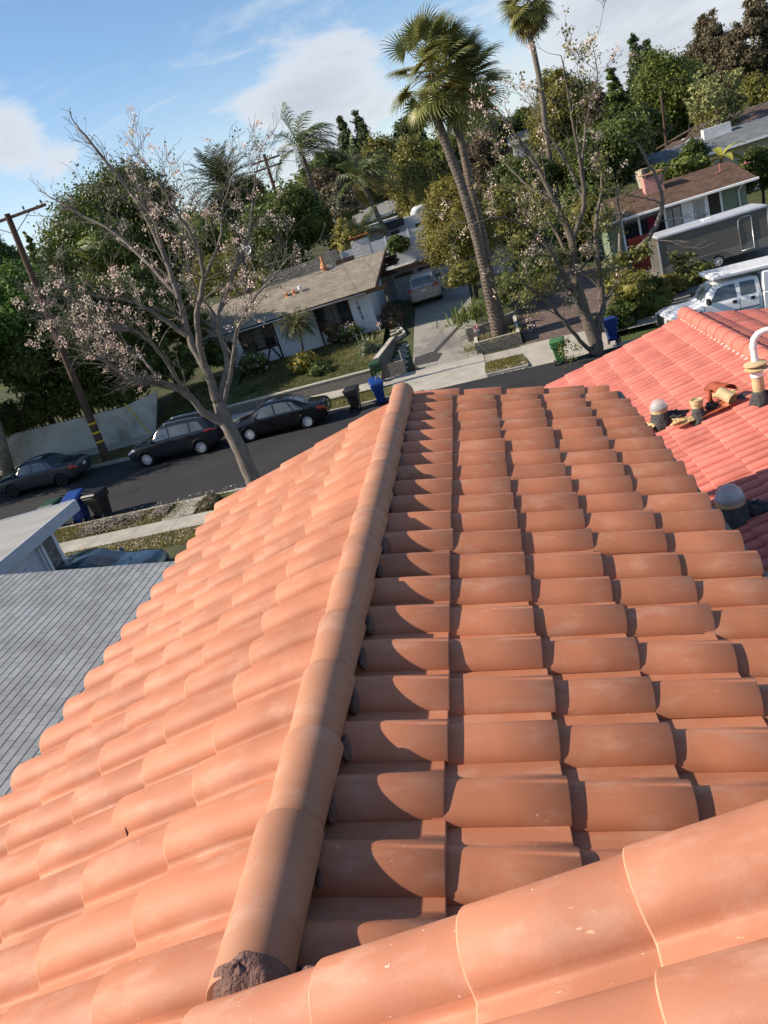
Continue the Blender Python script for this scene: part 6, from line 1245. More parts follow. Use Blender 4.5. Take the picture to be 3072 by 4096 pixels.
# bare and thin trees
def twigs(mb, p, d, L_, r, depth, rg, spread=.55, tips=None, droop=0.0, up=.1, nseg=4, kids=(2, 4), minr=.006, shrink=(.55, .8)):
    P = [np.array(p, float)]; Rr = [r]; d = np.array(d, float); d /= np.linalg.norm(d)
    for i in range(nseg):
        d = d + np.array([rg.gauss(0, .13), rg.gauss(0, .13), rg.gauss(0, .13) + up * .25 - droop * .25]); d /= np.linalg.norm(d); P.append(P[-1] + d * L_ / nseg); Rr.append(max(minr, r * (1 - .55 * (i + 1) / nseg)))
    mb.tube(P, Rr, n=6 if r > .05 else (4 if r > .018 else 3), cap=False)
    if tips is not None: tips.append((P[-1], d)) if depth == 0 else None
    if tips is not None and depth <= 1 and rg.random() < .5: tips.append((P[2], d))
    if depth <= 0: return
    for k in range(rg.randint(*kids)):
        i = rg.choice(range(1, nseg + 1)) if k else nseg; b = P[i]; ax = np.cross(d, [rg.gauss(0, 1) for _ in range(3)]); ax /= np.linalg.norm(ax) + 1e-9; a = rg.uniform(.35, 1.0) * spread * 1.6
        nd = d * math.cos(a) + ax * math.sin(a); twigs(mb, b, nd, L_ * rg.uniform(*shrink), max(minr, Rr[i] * .72), depth - 1, rg, spread, tips, droop, up, nseg, kids, minr, shrink)
def limb(mb, pts, r0, r1, n=10, wob=0.02, rg=random, ex=.8):
    P = [np.array(p, float) for p in pts]; Q = []; 
    for i in range(len(P) - 1):
        a, b = P[i], P[i + 1]; pa = P[max(i - 1, 0)]; pb = P[min(i + 2, len(P) - 1)]
        for k in range(5):
            t = k / 5; m1, m2 = (b - pa) / 2, (pb - a) / 2; Q.append(a * (2 * t**3 - 3 * t * t + 1) + m1 * (t**3 - 2 * t * t + t) + b * (-2 * t**3 + 3 * t * t) + m2 * (t**3 - t * t) + np.array([rg.gauss(0, wob) for _ in range(3)]))
    Q.append(P[-1]); mb.tube(Q, [r0 + (r1 - r0) * (i / (len(Q) - 1)) ** ex for i in range(len(Q))], n=n); return Q
def puffs(pts, size, seed, k=7, spread=.10):
    g = np.random.default_rng(seed); P = np.repeat(np.array(pts), k, axis=0); P = P + g.normal(size=P.shape) * spread; n = len(P); nr = g.normal(size=(n, 3)); a = np.cross(nr, g.normal(size=(n, 3))); a /= np.linalg.norm(a, axis=1, keepdims=True); b = np.cross(nr, a); b /= np.linalg.norm(b, axis=1, keepdims=True); s = size * g.uniform(.6, 1.3, (n, 1))
    return np.stack([P - a * s, P + b * s * .8, P + a * s, P - b * s * .8], 1).reshape(-1, 3)
m_blossom = mat('pink_blossom', (.80, .60, .53), rough=.8, var=.2, scale=2, island=.3, transl=.3, col2=(.72, .62, .46), c2scale=1.2, c2lo=.45, c2hi=.6)
G_SPRIG = leafm('leaf_sprig', (.10, .12, .035))
rg = random.Random(21)
# -------- the bare pink flowering tree on the near verge
BX, BY = -8.05, 21.25; T = thing('flowering_tree', 'large leaning almost bare street tree with pink blossom, by the near kerb at the left', 'tree', (BX, BY, zs(BX) + .12))
Y = BY
def B_(px, py, dy=0): return A(px, py, Y + dy)
wood = MB(); tips = []
base = (BX, BY, zs(BX) + .05)
trunk = limb(wood, [base, B_(548, 1040), B_(520, 975), B_(490, 915, .05), B_(472, 868, .1)], .30, .22, n=16, wob=.01, rg=rg)
limbs = [  # (points with their own depth, start radius, end radius)
 ([B_(472, 868, .1), B_(445, 800, .25), B_(410, 730, .5), B_(385, 640, .8), B_(350, 540, 1.0), B_(300, 440, 1.1), B_(230, 350, 1.3), B_(165, 270, 1.4)], .17, .03),
 ([B_(490, 915, 0), B_(440, 890, -.2), B_(400, 850, -.5), B_(345, 825, -.9), B_(290, 818, -1.2), B_(240, 790, -1.5), B_(190, 760, -1.7)], .16, .03),
 ([B_(445, 800, .25), B_(425, 700, -.2), B_(440, 600, -.5), B_(420, 520, -.8), B_(370, 440, -1.2), B_(335, 380, -1.4)], .12, .025),
 ([B_(472, 868, .1), B_(490, 780, .5), B_(470, 690, .9), B_(500, 600, 1.2), B_(535, 520, 1.5), B_(545, 430, 1.7), B_(555, 360, 1.8)], .12, .02),
 ([B_(480, 880, .1), B_(500, 800, -.1), B_(510, 720, -.3), B_(545, 650, -.6), B_(590, 600, -.9), B_(620, 560, -1.2)], .09, .02),
 ([B_(410, 730, .5), B_(340, 680, .3), B_(280, 650, .1), B_(210, 640, -.3), B_(150, 620, -.6)], .09, .02),
 ([B_(385, 640, .8), B_(310, 560, 1.4), B_(240, 500, 1.9), B_(170, 460, 2.2), B_(100, 420, 2.5)], .09, .02),
 ([B_(350, 540, 1.0), B_(330, 470, .5), B_(260, 390, .2), B_(205, 320, .0)], .07, .018),
 ([B_(400, 850, -.5), B_(350, 770, -1.1), B_(300, 720, -1.6), B_(230, 700, -2.0), B_(160, 700, -2.3)], .08, .018),
 ([B_(440, 600, -.5), B_(475, 520, -.9), B_(480, 450, -1.3), B_(500, 390, -1.6)], .06, .016), ([B_(470, 690, .9), B_(420, 620, 1.6), B_(400, 540, 2.1), B_(390, 460, 2.4)], .07, .016),
 ([B_(345, 825, -.9), B_(310, 780, -.6), B_(270, 760, -.3), B_(200, 720, .2), B_(120, 700, .5)], .06, .016)]
for pts, r0, r1 in limbs:
    Q = limb(wood, pts, r0, r1, rg=rg, wob=.015); n = len(Q)
    for i in range(int(n * .30), n, 2):
        r = r0 + (r1 - r0) * (i / n) ** .8; d = Q[min(i + 1, n - 1)] - Q[i - 1]; d /= np.linalg.norm(d)
        for _ in range(2):
            ax = np.cross(d, [rg.gauss(0, 1) for _ in range(3)]); ax /= np.linalg.norm(ax); a = rg.uniform(.4, 1.05); twigs(wood, Q[i], d * math.cos(a) + ax * math.sin(a) + [-.12, 0, .22], rg.uniform(.6, 1.15) * (.62 if Q[i][2] > 4.2 else 1.0), max(.011, r * .4), 2 if Q[i][2] < 5 else 1, rg, .5, tips, up=.12, minr=.0055, kids=(2, 5))
    twigs(wood, Q[-1], Q[-1] - Q[-3], .45, r1, 1, rg, .5, tips)
wood.build('trunk', m_bark, T, smooth=True)
tp = [t for t, d in tips]; zmid = Y
def keep(p, lo):  # blossom sits mostly on the lower left half and the upper middle
    v = np.linalg.inv(CM) @ (np.array(p) - CAM); px = (384 + F_PX * v[0] / -v[2]) / .46294; py = (512 - F_PX * v[1] / -v[2]) / .46294
    return (rg.random() < (.09 if 90 < px < 560 and 480 < py < 800 else .06)) and not (px < 260 and py < 480)
bp = [p for p in tp if keep(p, 0)]; V = puffs(bp, .034, 4, k=20, spread=.070); quads('blossom', V, m_blossom, T, kind='stuff')
sp = [p for p in tp if rg.random() < .14 and p[0] > -9.2]; V = puffs(sp, .034, 5, k=4, spread=.07); quads('leaf', V, G_SPRIG, T, kind='stuff')
# -------- the leafy flowering tree at the right, several stems
BX2, Y = 5.15, 30.75; T = thing('flowering_tree', 'leafy multi stemmed street tree with pink blossom, right of the twin palms', 'tree', (BX2, Y, zs(BX2) + .05)); wood = MB(); tips = []
base = (BX2, Y, zs(BX2))
stems = [
 ([base, B_(1285, 735), B_(1258, 660, .1), B_(1240, 585, .2), B_(1235, 520, .3), B_(1200, 440, .4), B_(1165, 370, .5), B_(1120, 300, .6), B_(1072, 235, .7)], .34, .025),
 ([B_(1258, 660, .1), B_(1215, 590, -.3), B_(1180, 530, -.6), B_(1135, 490, -.9), B_(1085, 470, -1.2), B_(1030, 480, -1.5)], .15, .02),
 ([B_(1235, 520, .3), B_(1262, 440, .1), B_(1255, 360, -.2), B_(1240, 280, -.4), B_(1225, 190, -.6), B_(1212, 120, -.8)], .13, .018),
 ([base, (BX2 + .35, Y + .3, zs(BX2) + 1.2), B_(1302, 660, .6), B_(1290, 560, .9), B_(1288, 480, 1.2), B_(1300, 400, 1.5), B_(1290, 330, 1.7)], .24, .03),
 ([base, B_(1262, 745, -.3), B_(1215, 690, -.8), B_(1180, 650, -1.2), B_(1140, 620, -1.6), B_(1120, 600, -1.9)], .12, .018),
 ([B_(1262, 440, .1), B_(1225, 350, .7), B_(1180, 290, 1.1), B_(1150, 240, 1.4)], .08, .016), ([B_(1255, 360, -.2), B_(1270, 250, .2), B_(1290, 170, .4), B_(1280, 100, .5)], .06, .012),
 ([B_(1200, 440, .4), B_(1140, 400, .9), B_(1090, 350, 1.4), B_(1060, 300, 1.8)], .08, .016), ([B_(1240, 585, .2), B_(1200, 500, 1.0), B_(1150, 430, 1.7), B_(1080, 400, 2.3)], .09, .016)]
for pts, r0, r1 in stems:
    Q = limb(wood, pts, r0, r1, rg=rg, wob=.015, n=12); n = len(Q)
    for i in range(int(n * .35), n, 2):
        r = r0 + (r1 - r0) * (i / n) ** .8; d = Q[min(i + 1, n - 1)] - Q[i - 1]; d /= np.linalg.norm(d)
        for _ in range(1): ax = np.cross(d, [rg.gauss(0, 1) for _ in range(3)]); ax /= np.linalg.norm(ax); a = rg.uniform(.4, 1.1); twigs(wood, Q[i], d * math.cos(a) + ax * math.sin(a) + [0, 0, .15], rg.uniform(.6, 1.3), max(.014, r * .4), 2, rg, .5, tips, up=.1, minr=.008)
wood.build('trunk', m_bark_d if 0 else mat('brown_bark', (.125, .102, .082), rough=.95, var=.35, scale=5, stretch=(2.5, 2.5, .5), bump=.9, bscale=16), T, smooth=True)
tp = [t for t, d in tips]; 
low = [p for p in tp if p[2] < 1.0]; up_ = [p for p in tp if p[2] >= 1.0]
V = np.concatenate([puffs([p for p in low if rg.random() < .32], .055, 6, k=20, spread=.17), puffs([p for p in up_ if rg.random() < .3], .06, 16, k=6, spread=.12)])
bl = [tuple(A(px, py, Y + dy)) + (r, r, r * .7) for px, py, dy, r in ((1130, 640, -1.2, .7), (1175, 615, -.6, .8), (1240, 755, -.9, .55), (1310, 590, .6, .7), (1280, 700, .4, .5), (1090, 560, -.8, .6), (1210, 560, .2, .7), (1120, 520, 0, .6), (1215, 745, -.6, .35))]
V = np.concatenate([V, leaf_cloud(bl, 120, 48, .050, 91, sig=.22, shell=(.2, 1.0))]); quads('foliage', V, leafm('leaf_flowering', (.11, .115, .036)), T)
bp = [p for p in tp if rg.random() < .16]; V = puffs(bp, .042, 7, k=16, spread=.09); quads('blossom', V, m_blossom, T, kind='stuff')
# -------- separate pruned tree nearer the trailer
BX3, Y = A(1340, 640, 36.5)[0], 36.5; T = thing('pruned_tree', 'slim pruned tree with a bare upturned bough in front of the cargo trailer', 'tree', (BX3, Y, ground(BX3, Y))); wood = MB(); tips = []
for pts, r0, r1 in [([(BX3, Y, ground(BX3, Y)), B_(1348, 600), B_(1362, 560), B_(1395, 520), B_(1420, 480), B_(1432, 440), B_(1425, 400, -.2), B_(1400, 350, -.3), B_(1378, 310, -.4)], .20, .04), ([B_(1348, 600), B_(1340, 540, .3), B_(1338, 460, .5), B_(1330, 400, .6)], .13, .05), ([B_(1425, 400, -.2), B_(1445, 350, -.3), B_(1480, 310, -.4)], .05, .015), ([B_(1420, 480), B_(1470, 470, -.2), B_(1510, 470, -.4)], .04, .012), ([B_(1432, 440), B_(1400, 430, -.2), B_(1370, 425, -.3), B_(1310, 410, -.3)], .05, .014), ([B_(1395, 520), B_(1440, 520, -.4), B_(1485, 535, -.7)], .04, .012)]:
    Q = limb(wood, pts, r0, r1, rg=rg, wob=.02, n=10)
    for i in range(len(Q) // 2, len(Q), 4): d = Q[min(i + 1, len(Q) - 1)] - Q[i - 1]; twigs(wood, Q[i], d + np.array([rg.gauss(0, .3), rg.gauss(0, .3), .2]) * np.linalg.norm(d), rg.uniform(.5, 1.0), .018, 1, rg, .5, tips, minr=.010)
wood.build('trunk', m_bark, T, smooth=True)
bl = [tuple(A(px, py, Y + dy)) + (.6, .6, .4) for px, py, dy in ((1470, 560, -.5), (1340, 560, -.3), (1385, 545, -.6), (1300, 470, 0), (1500, 580, -.6))]; quads('foliage', leaf_cloud(bl, 60, 30, .10, 55, sig=.28, shell=(.1, 1)), leafm('leaf_flowering', (.065, .095, .026)), T)
# -------- near leafy / dense trees
tree('ficus_tree', 'very large dark domed tree behind the bare pink tree at the left', 268, 372, 660, 172, 60, G_DARK, leaf=.14, n=900, per=76, seed=11, dens=.82)
tree('dense_tree', 'dense dark green tree behind the white house roof, left of the satellite dish and chimney', 618, 402, 580, 96, 58, G_DARK, leaf=.12, n=620, per=66, seed=12, dens=.82)
tree('tree', 'lighter yellow green tree left of the dense dark one behind the white house', 560, 440, 560, 46, 60, G_MID, leaf=.17, n=180, per=46, seed=13)
tree('pepper_tree', 'big bright green feathery tree at the left edge with a pale trunk by the wall', 20, 545, 900, 110, 36.8, G_FEATH, leaf=.12, n=560, per=70, seed=14, dens=.8)
tree('pepper_tree', 'lowest dark feathery foliage hanging over the pickets and the stucco wall', 140, 655, 905, 135, 37.2, G_DARK, leaf=.12, n=560, per=70, seed=35, dens=.82)
tree('pepper_tree', 'dark feathery tree filling the gap between the stucco wall and the white house', 325, 585, 800, 88, 40.5, G_DARK, leaf=.12, n=480, per=66, seed=36, dens=.82)
tree('pepper_tree', 'dark feathery tree hanging over the stucco wall behind the banded pole', 215, 610, 865, 120, 38.5, G_DARK, leaf=.12, n=520, per=70, seed=15, dens=.82)
tree('olive_tree', 'big olive green tree left of the twin palm trunks', 905, 282, 505, 72, 68, G_OLIVE, leaf=.14, n=520, per=60, seed=16, dens=.8)
tree('shrub_tree', 'tall golden green bush by the drive, left of the palm trunks', 990, 392, 590, 74, 44.5, G_YEL, leaf=.060, n=800, per=70, seed=17, dens=.7, blk=G_OLIVE)
tree('tree', 'green tree between the palm trunks and the pink flowering tree', 1110, 385, 590, 60, 52, G_OLIVE, leaf=.13, n=300, per=50, seed=18, dens=.75)
tree('tree', 'deep green tree behind the pink flowering tree, above the red fence', 1260, 395, 560, 80, 56, G_DARK, leaf=.14, n=300, per=50, seed=19, dens=.78)
tree('pine_tree', 'dark bushy pine with upright candles in front of the grey roof house', 1305, 238, 430, 92, 68, G_DARK, leaf=.13, n=560, per=64, seed=20, dens=.78)
tree('thin_tree', 'sparse light green tree with visible branches behind the grey shingle roof', 1545, 140, 300, 66, 79, G_LIGHT, leaf=.16, n=150, per=30, seed=22, kind='loose', dens=0)
tree('hedge', 'clipped green hedge behind the pink chimney', 1465, 335, 395, 58, 56, G_MID, leaf=.12, n=220, per=50, seed=23, cat='hedge')
tree('hedge', 'flowering dark hedge at the right edge beyond the brown roof', 1640, 320, 420, 42, 57, G_DARK, leaf=.12, n=240, per=50, seed=24, cat='hedge')
T = thing('street_tree', 'broad street tree at the far left, its crown reaching out over the road', 'tree', (A(20, 1027, 33.9)[0], 33.9, zs(-26)))
bl = crown_blobs((-29.5, 31.5, 1.8), (6.2, 6.0, 3.6), 25, k=16); quads('foliage', leaf_cloud(bl, 420, 60, .14, 25), G_FEATH, T); mb = MB(); core(mb, bl, .78); mb.build('crown', G_FEATH, T, smooth=True)
mb = MB(); b = A(20, 1027, 33.9); mb.tube([(b[0], 33.9, zs(b[0])), A(0, 945, 33.9), A(-25, 860, 33.9), A(-40, 780, 33.9)], [.34, .28, .24, .2], n=14); mb.build('trunk', mat('pale_bark', (.24, .20, .155), rough=.95, var=.4, scale=4, bump=.8, bscale=12), T, smooth=True)
# shade trees of the same far kerb, just left of the photo
for i, (x, y, h, w) in enumerate(((-37, 26.5, 9.5, 4.6), (-45, 31, 10.5, 5.2))):
    z = zs(x); T = thing('street_tree', ['leafy street tree standing farther left by the road', 'tallest leafy street tree at the far left end of the pavement'][i], 'tree', (x, y, z)); bl = crown_blobs((x, y, z + h * .58), (w, w, h * .4), 60 + i); quads('foliage', leaf_cloud(bl, 260, 60, .2, 60 + i), G_DARK, T); mb = MB(); core(mb, bl, .8); mb.build('crown', G_DARK, T, smooth=True); mb = MB(); mb.tube([(x, y, z), (x + .1, y, z + h * .5)], [.3, .2], n=10); mb.build('trunk', m_bark, T, smooth=True)

# ================================================================== PALMS
m_fan = leafm('fan_leaf', (.15, .158, .050), island=.35, transl=.3, rough=.42, spec=.5, var=.2); m_fan_dry = leafm('dry_palm_leaf', (.16, .12, .035), island=.3); m_petiole = mat('palm_stalk', (.17, .13, .04), rough=.5)
m_boot = mat('palm_boots', (.16, .125, .105), rough=.95, var=.45, scale=7, bump=.8, bscale=22, island=.3); m_bootred = mat('palm_boots_red', (.17, .07, .045), rough=.9, var=.35, scale=6)
m_ptrunk = mat('palm_trunk', (.15, .125, .10), rough=.95, var=.25, scale=6, stretch=(.4, .4, 3), bump=.6, bscale=14)
def fan_leaf(mb, st, o, d, rg, R_=1.0, pet=1.1, n=44, droop=.6, wind=(0, 0, 0)):
    d = np.array(d, float); d /= np.linalg.norm(d); o = np.array(o, float); P = [o]
    dd = d.copy()
    for i in range(4): dd = dd + np.array([0, 0, -.10 * droop]) + np.array(wind) * .10; dd /= np.linalg.norm(dd); P.append(P[-1] + dd * pet / 4)
    st.tube(P, [.028, .024, .02, .017, .014], n=4, cap=False); c = P[-1]; side = np.cross(dd, (0, 0, 1.0)); 
    if np.linalg.norm(side) < .1: side = np.array([1.0, 0, 0])
    side /= np.linalg.norm(side); a_ = rg.uniform(-.5, .5); nn_ = np.cross(side, dd); side = side * math.cos(a_) + nn_ * math.sin(a_); nn_ = np.cross(side, dd); V = []; Fc = []
    for i in range(n):
        a = -2.15 + 4.3 * i / (n - 1); L_ = R_ * (.72 + .28 * math.cos(a * .6)) * rg.uniform(.9, 1.08); q = dd * math.cos(a) + side * math.sin(a) + nn_ * .05 * (1 if i % 2 else -1); q /= np.linalg.norm(q); w = np.cross(q, nn_); w /= np.linalg.norm(w); pts = []; p = c.copy(); v = q.copy()
        for t, ww in ((0, .005), (.35, .036), (.62, .026), (.85, .010), (1.0, .002)):
            pts.append((p.copy(), ww)); step = L_ * (.35, .27, .23, .15, 0)[len(pts) - 1]; p = p + v * step
            v = v + np.array([0, 0, -1.0]) * droop * (.10, .28, .60, .9, 0)[len(pts) - 1] + np.array(wind) * (.05, .15, .3, .4, 0)[len(pts) - 1]; v /= np.linalg.norm(v)
        b = len(V)
        for p, ww in pts: V += [p - w * ww * R_ + nn_ * 0, p + nn_ * .012, p + w * ww * R_]
        for k in range(4):
            e = b + k * 3; Fc += [(e, e + 1, e + 4, e + 3), (e + 1, e + 2, e + 5, e + 4)]
    mb.add(V, Fc)
def fan_crown(T, c, n, R_, pet, rg, wind, el0=-1.15, el1=1.45, dry=.1, droop=.6, lean=None):
    mb, st, dr = MB(), MB(), MB()
    for i in range(n):
        el = el0 + (el1 - el0) * (i + .5) / n; az = i * 2.39996 + rg.uniform(-.2, .2); el += rg.gauss(0, .1); d = np.array([math.cos(el) * math.cos(az), math.cos(el) * math.sin(az), math.sin(el)]) + np.array(wind) * .25
        o = np.array(c) + [.12 * math.cos(az), .12 * math.sin(az), .15 * math.sin(el) + .35 * (i / n)]
        fan_leaf(dr if i < n * dry else mb, st, o, d, rg, R_ * rg.uniform(.85, 1.1), pet * rg.uniform(.8, 1.1), droop=droop, wind=wind)
    mb.build('frond', m_fan, T); st.build('leaf_stalk', m_petiole, T)
    if dr.n: dr.build('dry_frond', m_fan_dry, T)
def palm_trunk(T, pts, r0, r1, boots=True, red=None, n=18, smooth_band=None):
    mb = MB(); Q = limb(mb, pts, r0, r1, n=n, wob=0, ex=.35); mb.build('trunk', m_ptrunk, T, smooth=True)
    if not boots: return Q
    bm_, rm = MB(), MB(); L_ = [0]
    for a, b in zip(Q[:-1], Q[1:]): L_.append(L_[-1] + np.linalg.norm(b - a))
    tot = L_[-1]; k = 0; s_ = .1
    while s_ < tot - .05:
        i = max(0, int(np.searchsorted(L_, s_)) - 1); t = (s_ - L_[i]) / (L_[i + 1] - L_[i]); p = Q[i] + (Q[i + 1] - Q[i]) * t; ax = (Q[i + 1] - Q[i]); ax /= np.linalg.norm(ax); r = r0 + (r1 - r0) * (s_ / tot) ** .35; u = np.cross(ax, (0, 1, 0)); u /= np.linalg.norm(u); w = np.cross(ax, u)
        f = s_ / tot
        if not (smooth_band and smooth_band[0] < f < smooth_band[1]):
            tgt = rm if (red and f > red) else bm_; m_ = 9
            for j in range(m_):
                a = 2 * math.pi * (j + .5 * (k % 2)) / m_ + rg.uniform(-.08, .08); e = u * math.cos(a) + w * math.sin(a); tn = np.cross(ax, e); hw = r * .36; hh = .15 * rg.uniform(.85, 1.15); out = r * (1.0 + rg.uniform(.06, .14)); q = p
                V = [q + e * r * .97 - ax * hh, q + e * r * .98 - tn * hw, q + e * r * .98 + tn * hw, q + e * out - tn * hw * .75 + ax * hh * .5, q + e * out + tn * hw * .75 + ax * hh * .5, q + e * (out * .98) + ax * hh * .95]
                tgt.add(V, [(0, 2, 4, 3, 1), (3, 4, 5), (1, 3, 5), (4, 2, 5)])
        s_ += .17; k += 1
    if bm_.n: bm_.build('leaf_base', m_boot, T, kind='stuff')
    if rm.n: rm.build('leaf_base', m_bootred, T, kind='stuff')
    return Q
Y = 36.35; WIND = (.75, .1, -.05)
pb = np.array([1.28, Y, -5.9])
T = thing('fan_palm', 'left fan palm of the twin pair, rougher trunk and taller crown leaning left', 'palm', pb)
c1 = B_(946, 262); Q = palm_trunk(T, [pb, B_(1058, 640), B_(1034, 530), B_(1000, 410), B_(973, 337), c1, B_(938, 205)], .35, .19, red=.93)
fan_crown(T, B_(936, 165), 44, 1.2, 1.3, random.Random(4), WIND, dry=0, droop=.5, el0=-.95)
pb2 = pb + [.35, .5, 0]; T = thing('fan_palm', 'right fan palm of the twin pair, with a rust red collar under its crown', 'palm', pb2); Y = 36.85
Q = palm_trunk(T, [pb2, B_(1066, 640), B_(1045, 520), B_(1019, 410), B_(999, 316), B_(986, 272), B_(982, 245)], .31, .175, red=.945, smooth_band=(.86, .945))
fan_crown(T, B_(990, 190), 36, 1.18, 1.2, random.Random(6), WIND, dry=0, droop=.55, el0=-.95)
Y = 72; pb = np.array([A(1186, 340, Y)[0], Y, ground(9, Y)]); T = thing('fan_palm', 'very tall slim fan palm with a small round crown at the top edge', 'palm', pb)
palm_trunk(T, [pb, B_(1184, 320), B_(1170, 200), B_(1155, 120), B_(1138, 40)], .30, .22, boots=False, n=10); fan_crown(T, B_(1137, 12), 46, 1.5, 1.2, random.Random(8), (.3, 0, -.1), dry=.2, droop=.8, el0=-1.3)
m_pin = leafm('feather_leaf', (.060, .088, .028), island=.3, transl=.3, rough=.4, spec=.5, var=.2)
def feather_palm(label, px, py, basepx, y, L_, n, rg, wind, m=None, r=.2, gold=None, name='queen_palm', stiff=.5, dens=26, droopy=1.0, el=(-.3, 1.2)):
    m = m or m_pin; c = A(px, py, y); b = A(*basepx, y); b = np.array([b[0], y, min(b[2], ground(b[0], y))]); T = thing(name, label, 'palm', b)
    mb = MB(); limb(mb, [b, b + (c - b) * .5 + [.1, 0, 0], c], r, r * .75, n=10, wob=0); mb.build('trunk', m_ptrunk, T, smooth=True)
    V = {0: [], 1: []}; st = MB()
    for i in range(n):
        e = el[0] + (el[1] - el[0]) * (i + .5) / n; az = i * 2.39996; d = np.array([math.cos(e) * math.cos(az), math.cos(e) * math.sin(az), math.sin(e)]) + np.array(wind) * .35; d /= np.linalg.norm(d); P = [c.copy()]; k = 1 if gold and i < n * gold else 0
        for j in range(10): d = d + np.array([0, 0, -1.0]) * (.07 + .03 * j) * (1 - stiff) + np.array(wind) * .05; d /= np.linalg.norm(d); P.append(P[-1] + d * L_ / 10)
        st.tube(P, [.035 * (1 - .08 * j) for j in range(11)], n=4, cap=False)
        for j in range(dens):
            t = .12 + .86 * j / dens; q = t * 10; a = int(q); p = P[a] + (P[a + 1] - P[a]) * (q - a); ax = P[a + 1] - P[a]; ax /= np.linalg.norm(ax); s0 = np.cross(ax, (0, 0, 1.0)); s0 /= np.linalg.norm(s0) + 1e-6; ll = L_ * .24 * math.sin(math.pi * min(1, .15 + t * .8)) + .1
            for sd in (-1, 1):
                v = s0 * sd * .8 + ax * .6 + np.array([0, 0, rg.uniform(-.1, .35)]); v /= np.linalg.norm(v); tip = p + v * ll + np.array([0, 0, -.38 * ll * droopy]) + np.array(wind) * .25 * ll; mid = p + v * ll * .55; w = np.cross(v, ax); w = ax * .028 * (L_ / 2.5)
                V[k] += [p - w, p + w, mid + w * .9, mid - w * .9, mid - w * .9, mid + w * .9, tip + w * .1, tip - w * .1]
    st.build('leaf_stalk', m_petiole, T); quads('frond', np.array(V[0]), m, T)
    if V[1]: quads('dry_frond', np.array(V[1]), m_fan_dry, T)
feather_palm('wind blown queen palm with its fronds swept right, left of the middle of the photo', 648, 318, (690, 470), 64, 3.6, 22, random.Random(1), (1.1, 0, -.05), r=.22, stiff=.3)
feather_palm('queen palm with a gold drooping lower frond in the middle of the photo', 778, 385, (830, 450), 62, 3.4, 20, random.Random(2), (1.0, 0, -.05), r=.24, gold=.15, stiff=.3)
feather_palm('small young palm with gold fronds in front of the white flat house', 782, 500, (800, 560), 57, 2.4, 14, random.Random(3), (.3, 0, .0), r=.14, gold=.35)
feather_palm('dense date palm with a dark ball of fronds behind the bare pink tree', 482, 400, (505, 560), 62, 3.4, 70, random.Random(4), (.1, 0, 0), m=leafm('date_leaf', (.032, .048, .020), transl=.15), r=.35, name='date_palm', stiff=.62, droopy=.4, dens=24, el=(-1.3, 1.35))
feather_palm('small pygmy palm with two thin stems in front of the white house window', 640, 700, (650, 760), 40.9, 1.35, 34, random.Random(5), (.05, 0, 0), m=leafm('pygmy_leaf', (.075, .085, .030)), r=.07, name='pygmy_palm', stiff=.3, dens=22, el=(-.5, 1.2))
feather_palm('dim palm with ragged fronds at the left edge behind the banded pole', 120, 575, (130, 700), 52, 2.2, 26, random.Random(7), (.2, 0, 0), m=leafm('date_leaf', (.032, .048, .020)), r=.2, name='ragged_palm', el=(-1, 1.2))
# banana plant behind the brown roof
T = thing('banana_plant', 'banana plant with broad yellow green leaves behind the brown roof', 'plant', A(1560, 372, 55.5)); mb = MB(); c = A(1558, 340, 55.5)
for i, (az, e, L_) in enumerate(((0, .6, 2.4), (.5, .35, 2.2), (3.0, .5, 2.3), (2.6, .2, 2.0), (1.6, .9, 1.6), (-.3, .15, 2.3), (3.5, .15, 2.2), (-1.5, .5, 1.8), (.2, 1.0, 2.0))):
    d = np.array([math.cos(e) * math.cos(az), math.cos(e) * math.sin(az) * .6, math.sin(e)]); P = [c.copy()]
    for j in range(8): d = d + [0, 0, -.2]; d /= np.linalg.norm(d); P.append(P[-1] + d * L_ / 8)
    s0 = np.cross(d, (0, 0, 1)); s0 /= np.linalg.norm(s0); mb.grid([[p - s0 * w + [0, 0, .08 * w], p + [0, 0, -.03], p + s0 * w + [0, 0, .08 * w]] for p, w in zip(P, (.03, .12, .24, .28, .28, .26, .2, .12, .02))])
mb.build('leaf', leafm('banana_leaf', (.22, .22, .045), island=.1), T); mb = MB(); mb.tube([A(1560, 400, 55.5) - [0, 0, 1.5], c], [.16, .1], n=8); mb.build('stem', m_petiole, T)

# ================================================================== GARDEN PLANTS
def bush(name, label, px, py, y, r, m, leaf=.05, n=70, per=50, seed=1, h=1.0, flowers=None, nf=120, fs=.045, z=None, cat='bush'):
    c = A(px, py, y); T = thing(name, label, cat, (c[0], y, c[2] - r * h)); bl = crown_blobs((c[0], y, c[2]), (r, r, r * h), seed, k=9, sub=.55, spread=.5); quads('foliage', leaf_cloud(bl, n, per, leaf, seed, sig=.2), m, T); mb = MB(); core(mb, bl, .78, seed); mb.build('crown', m, T, smooth=True)
    if flowers: V = leaf_cloud(bl, nf, 6, fs, seed + 1, sig=.05, asp=.9, shell=(.98, 1.1)); quads('flower', V, flowers, T, kind='stuff')
    return T
m_pinkf = mat('pale_pink_flower', (.48, .34, .36), rough=.8, island=.25); m_yelf = mat('yellow_flower', (.50, .36, .04), rough=.8, island=.25)
bush('flowering_bush', 'round bush covered in pale pink flowers under the lattice window', 757, 722, 41.6, .95, G_DARK, seed=2, h=.8, flowers=m_pinkf, nf=150); bush('bush', 'small dark red leaved bush left of the pink flowering one', 722, 720, 41.9, .62, G_RED, seed=3)
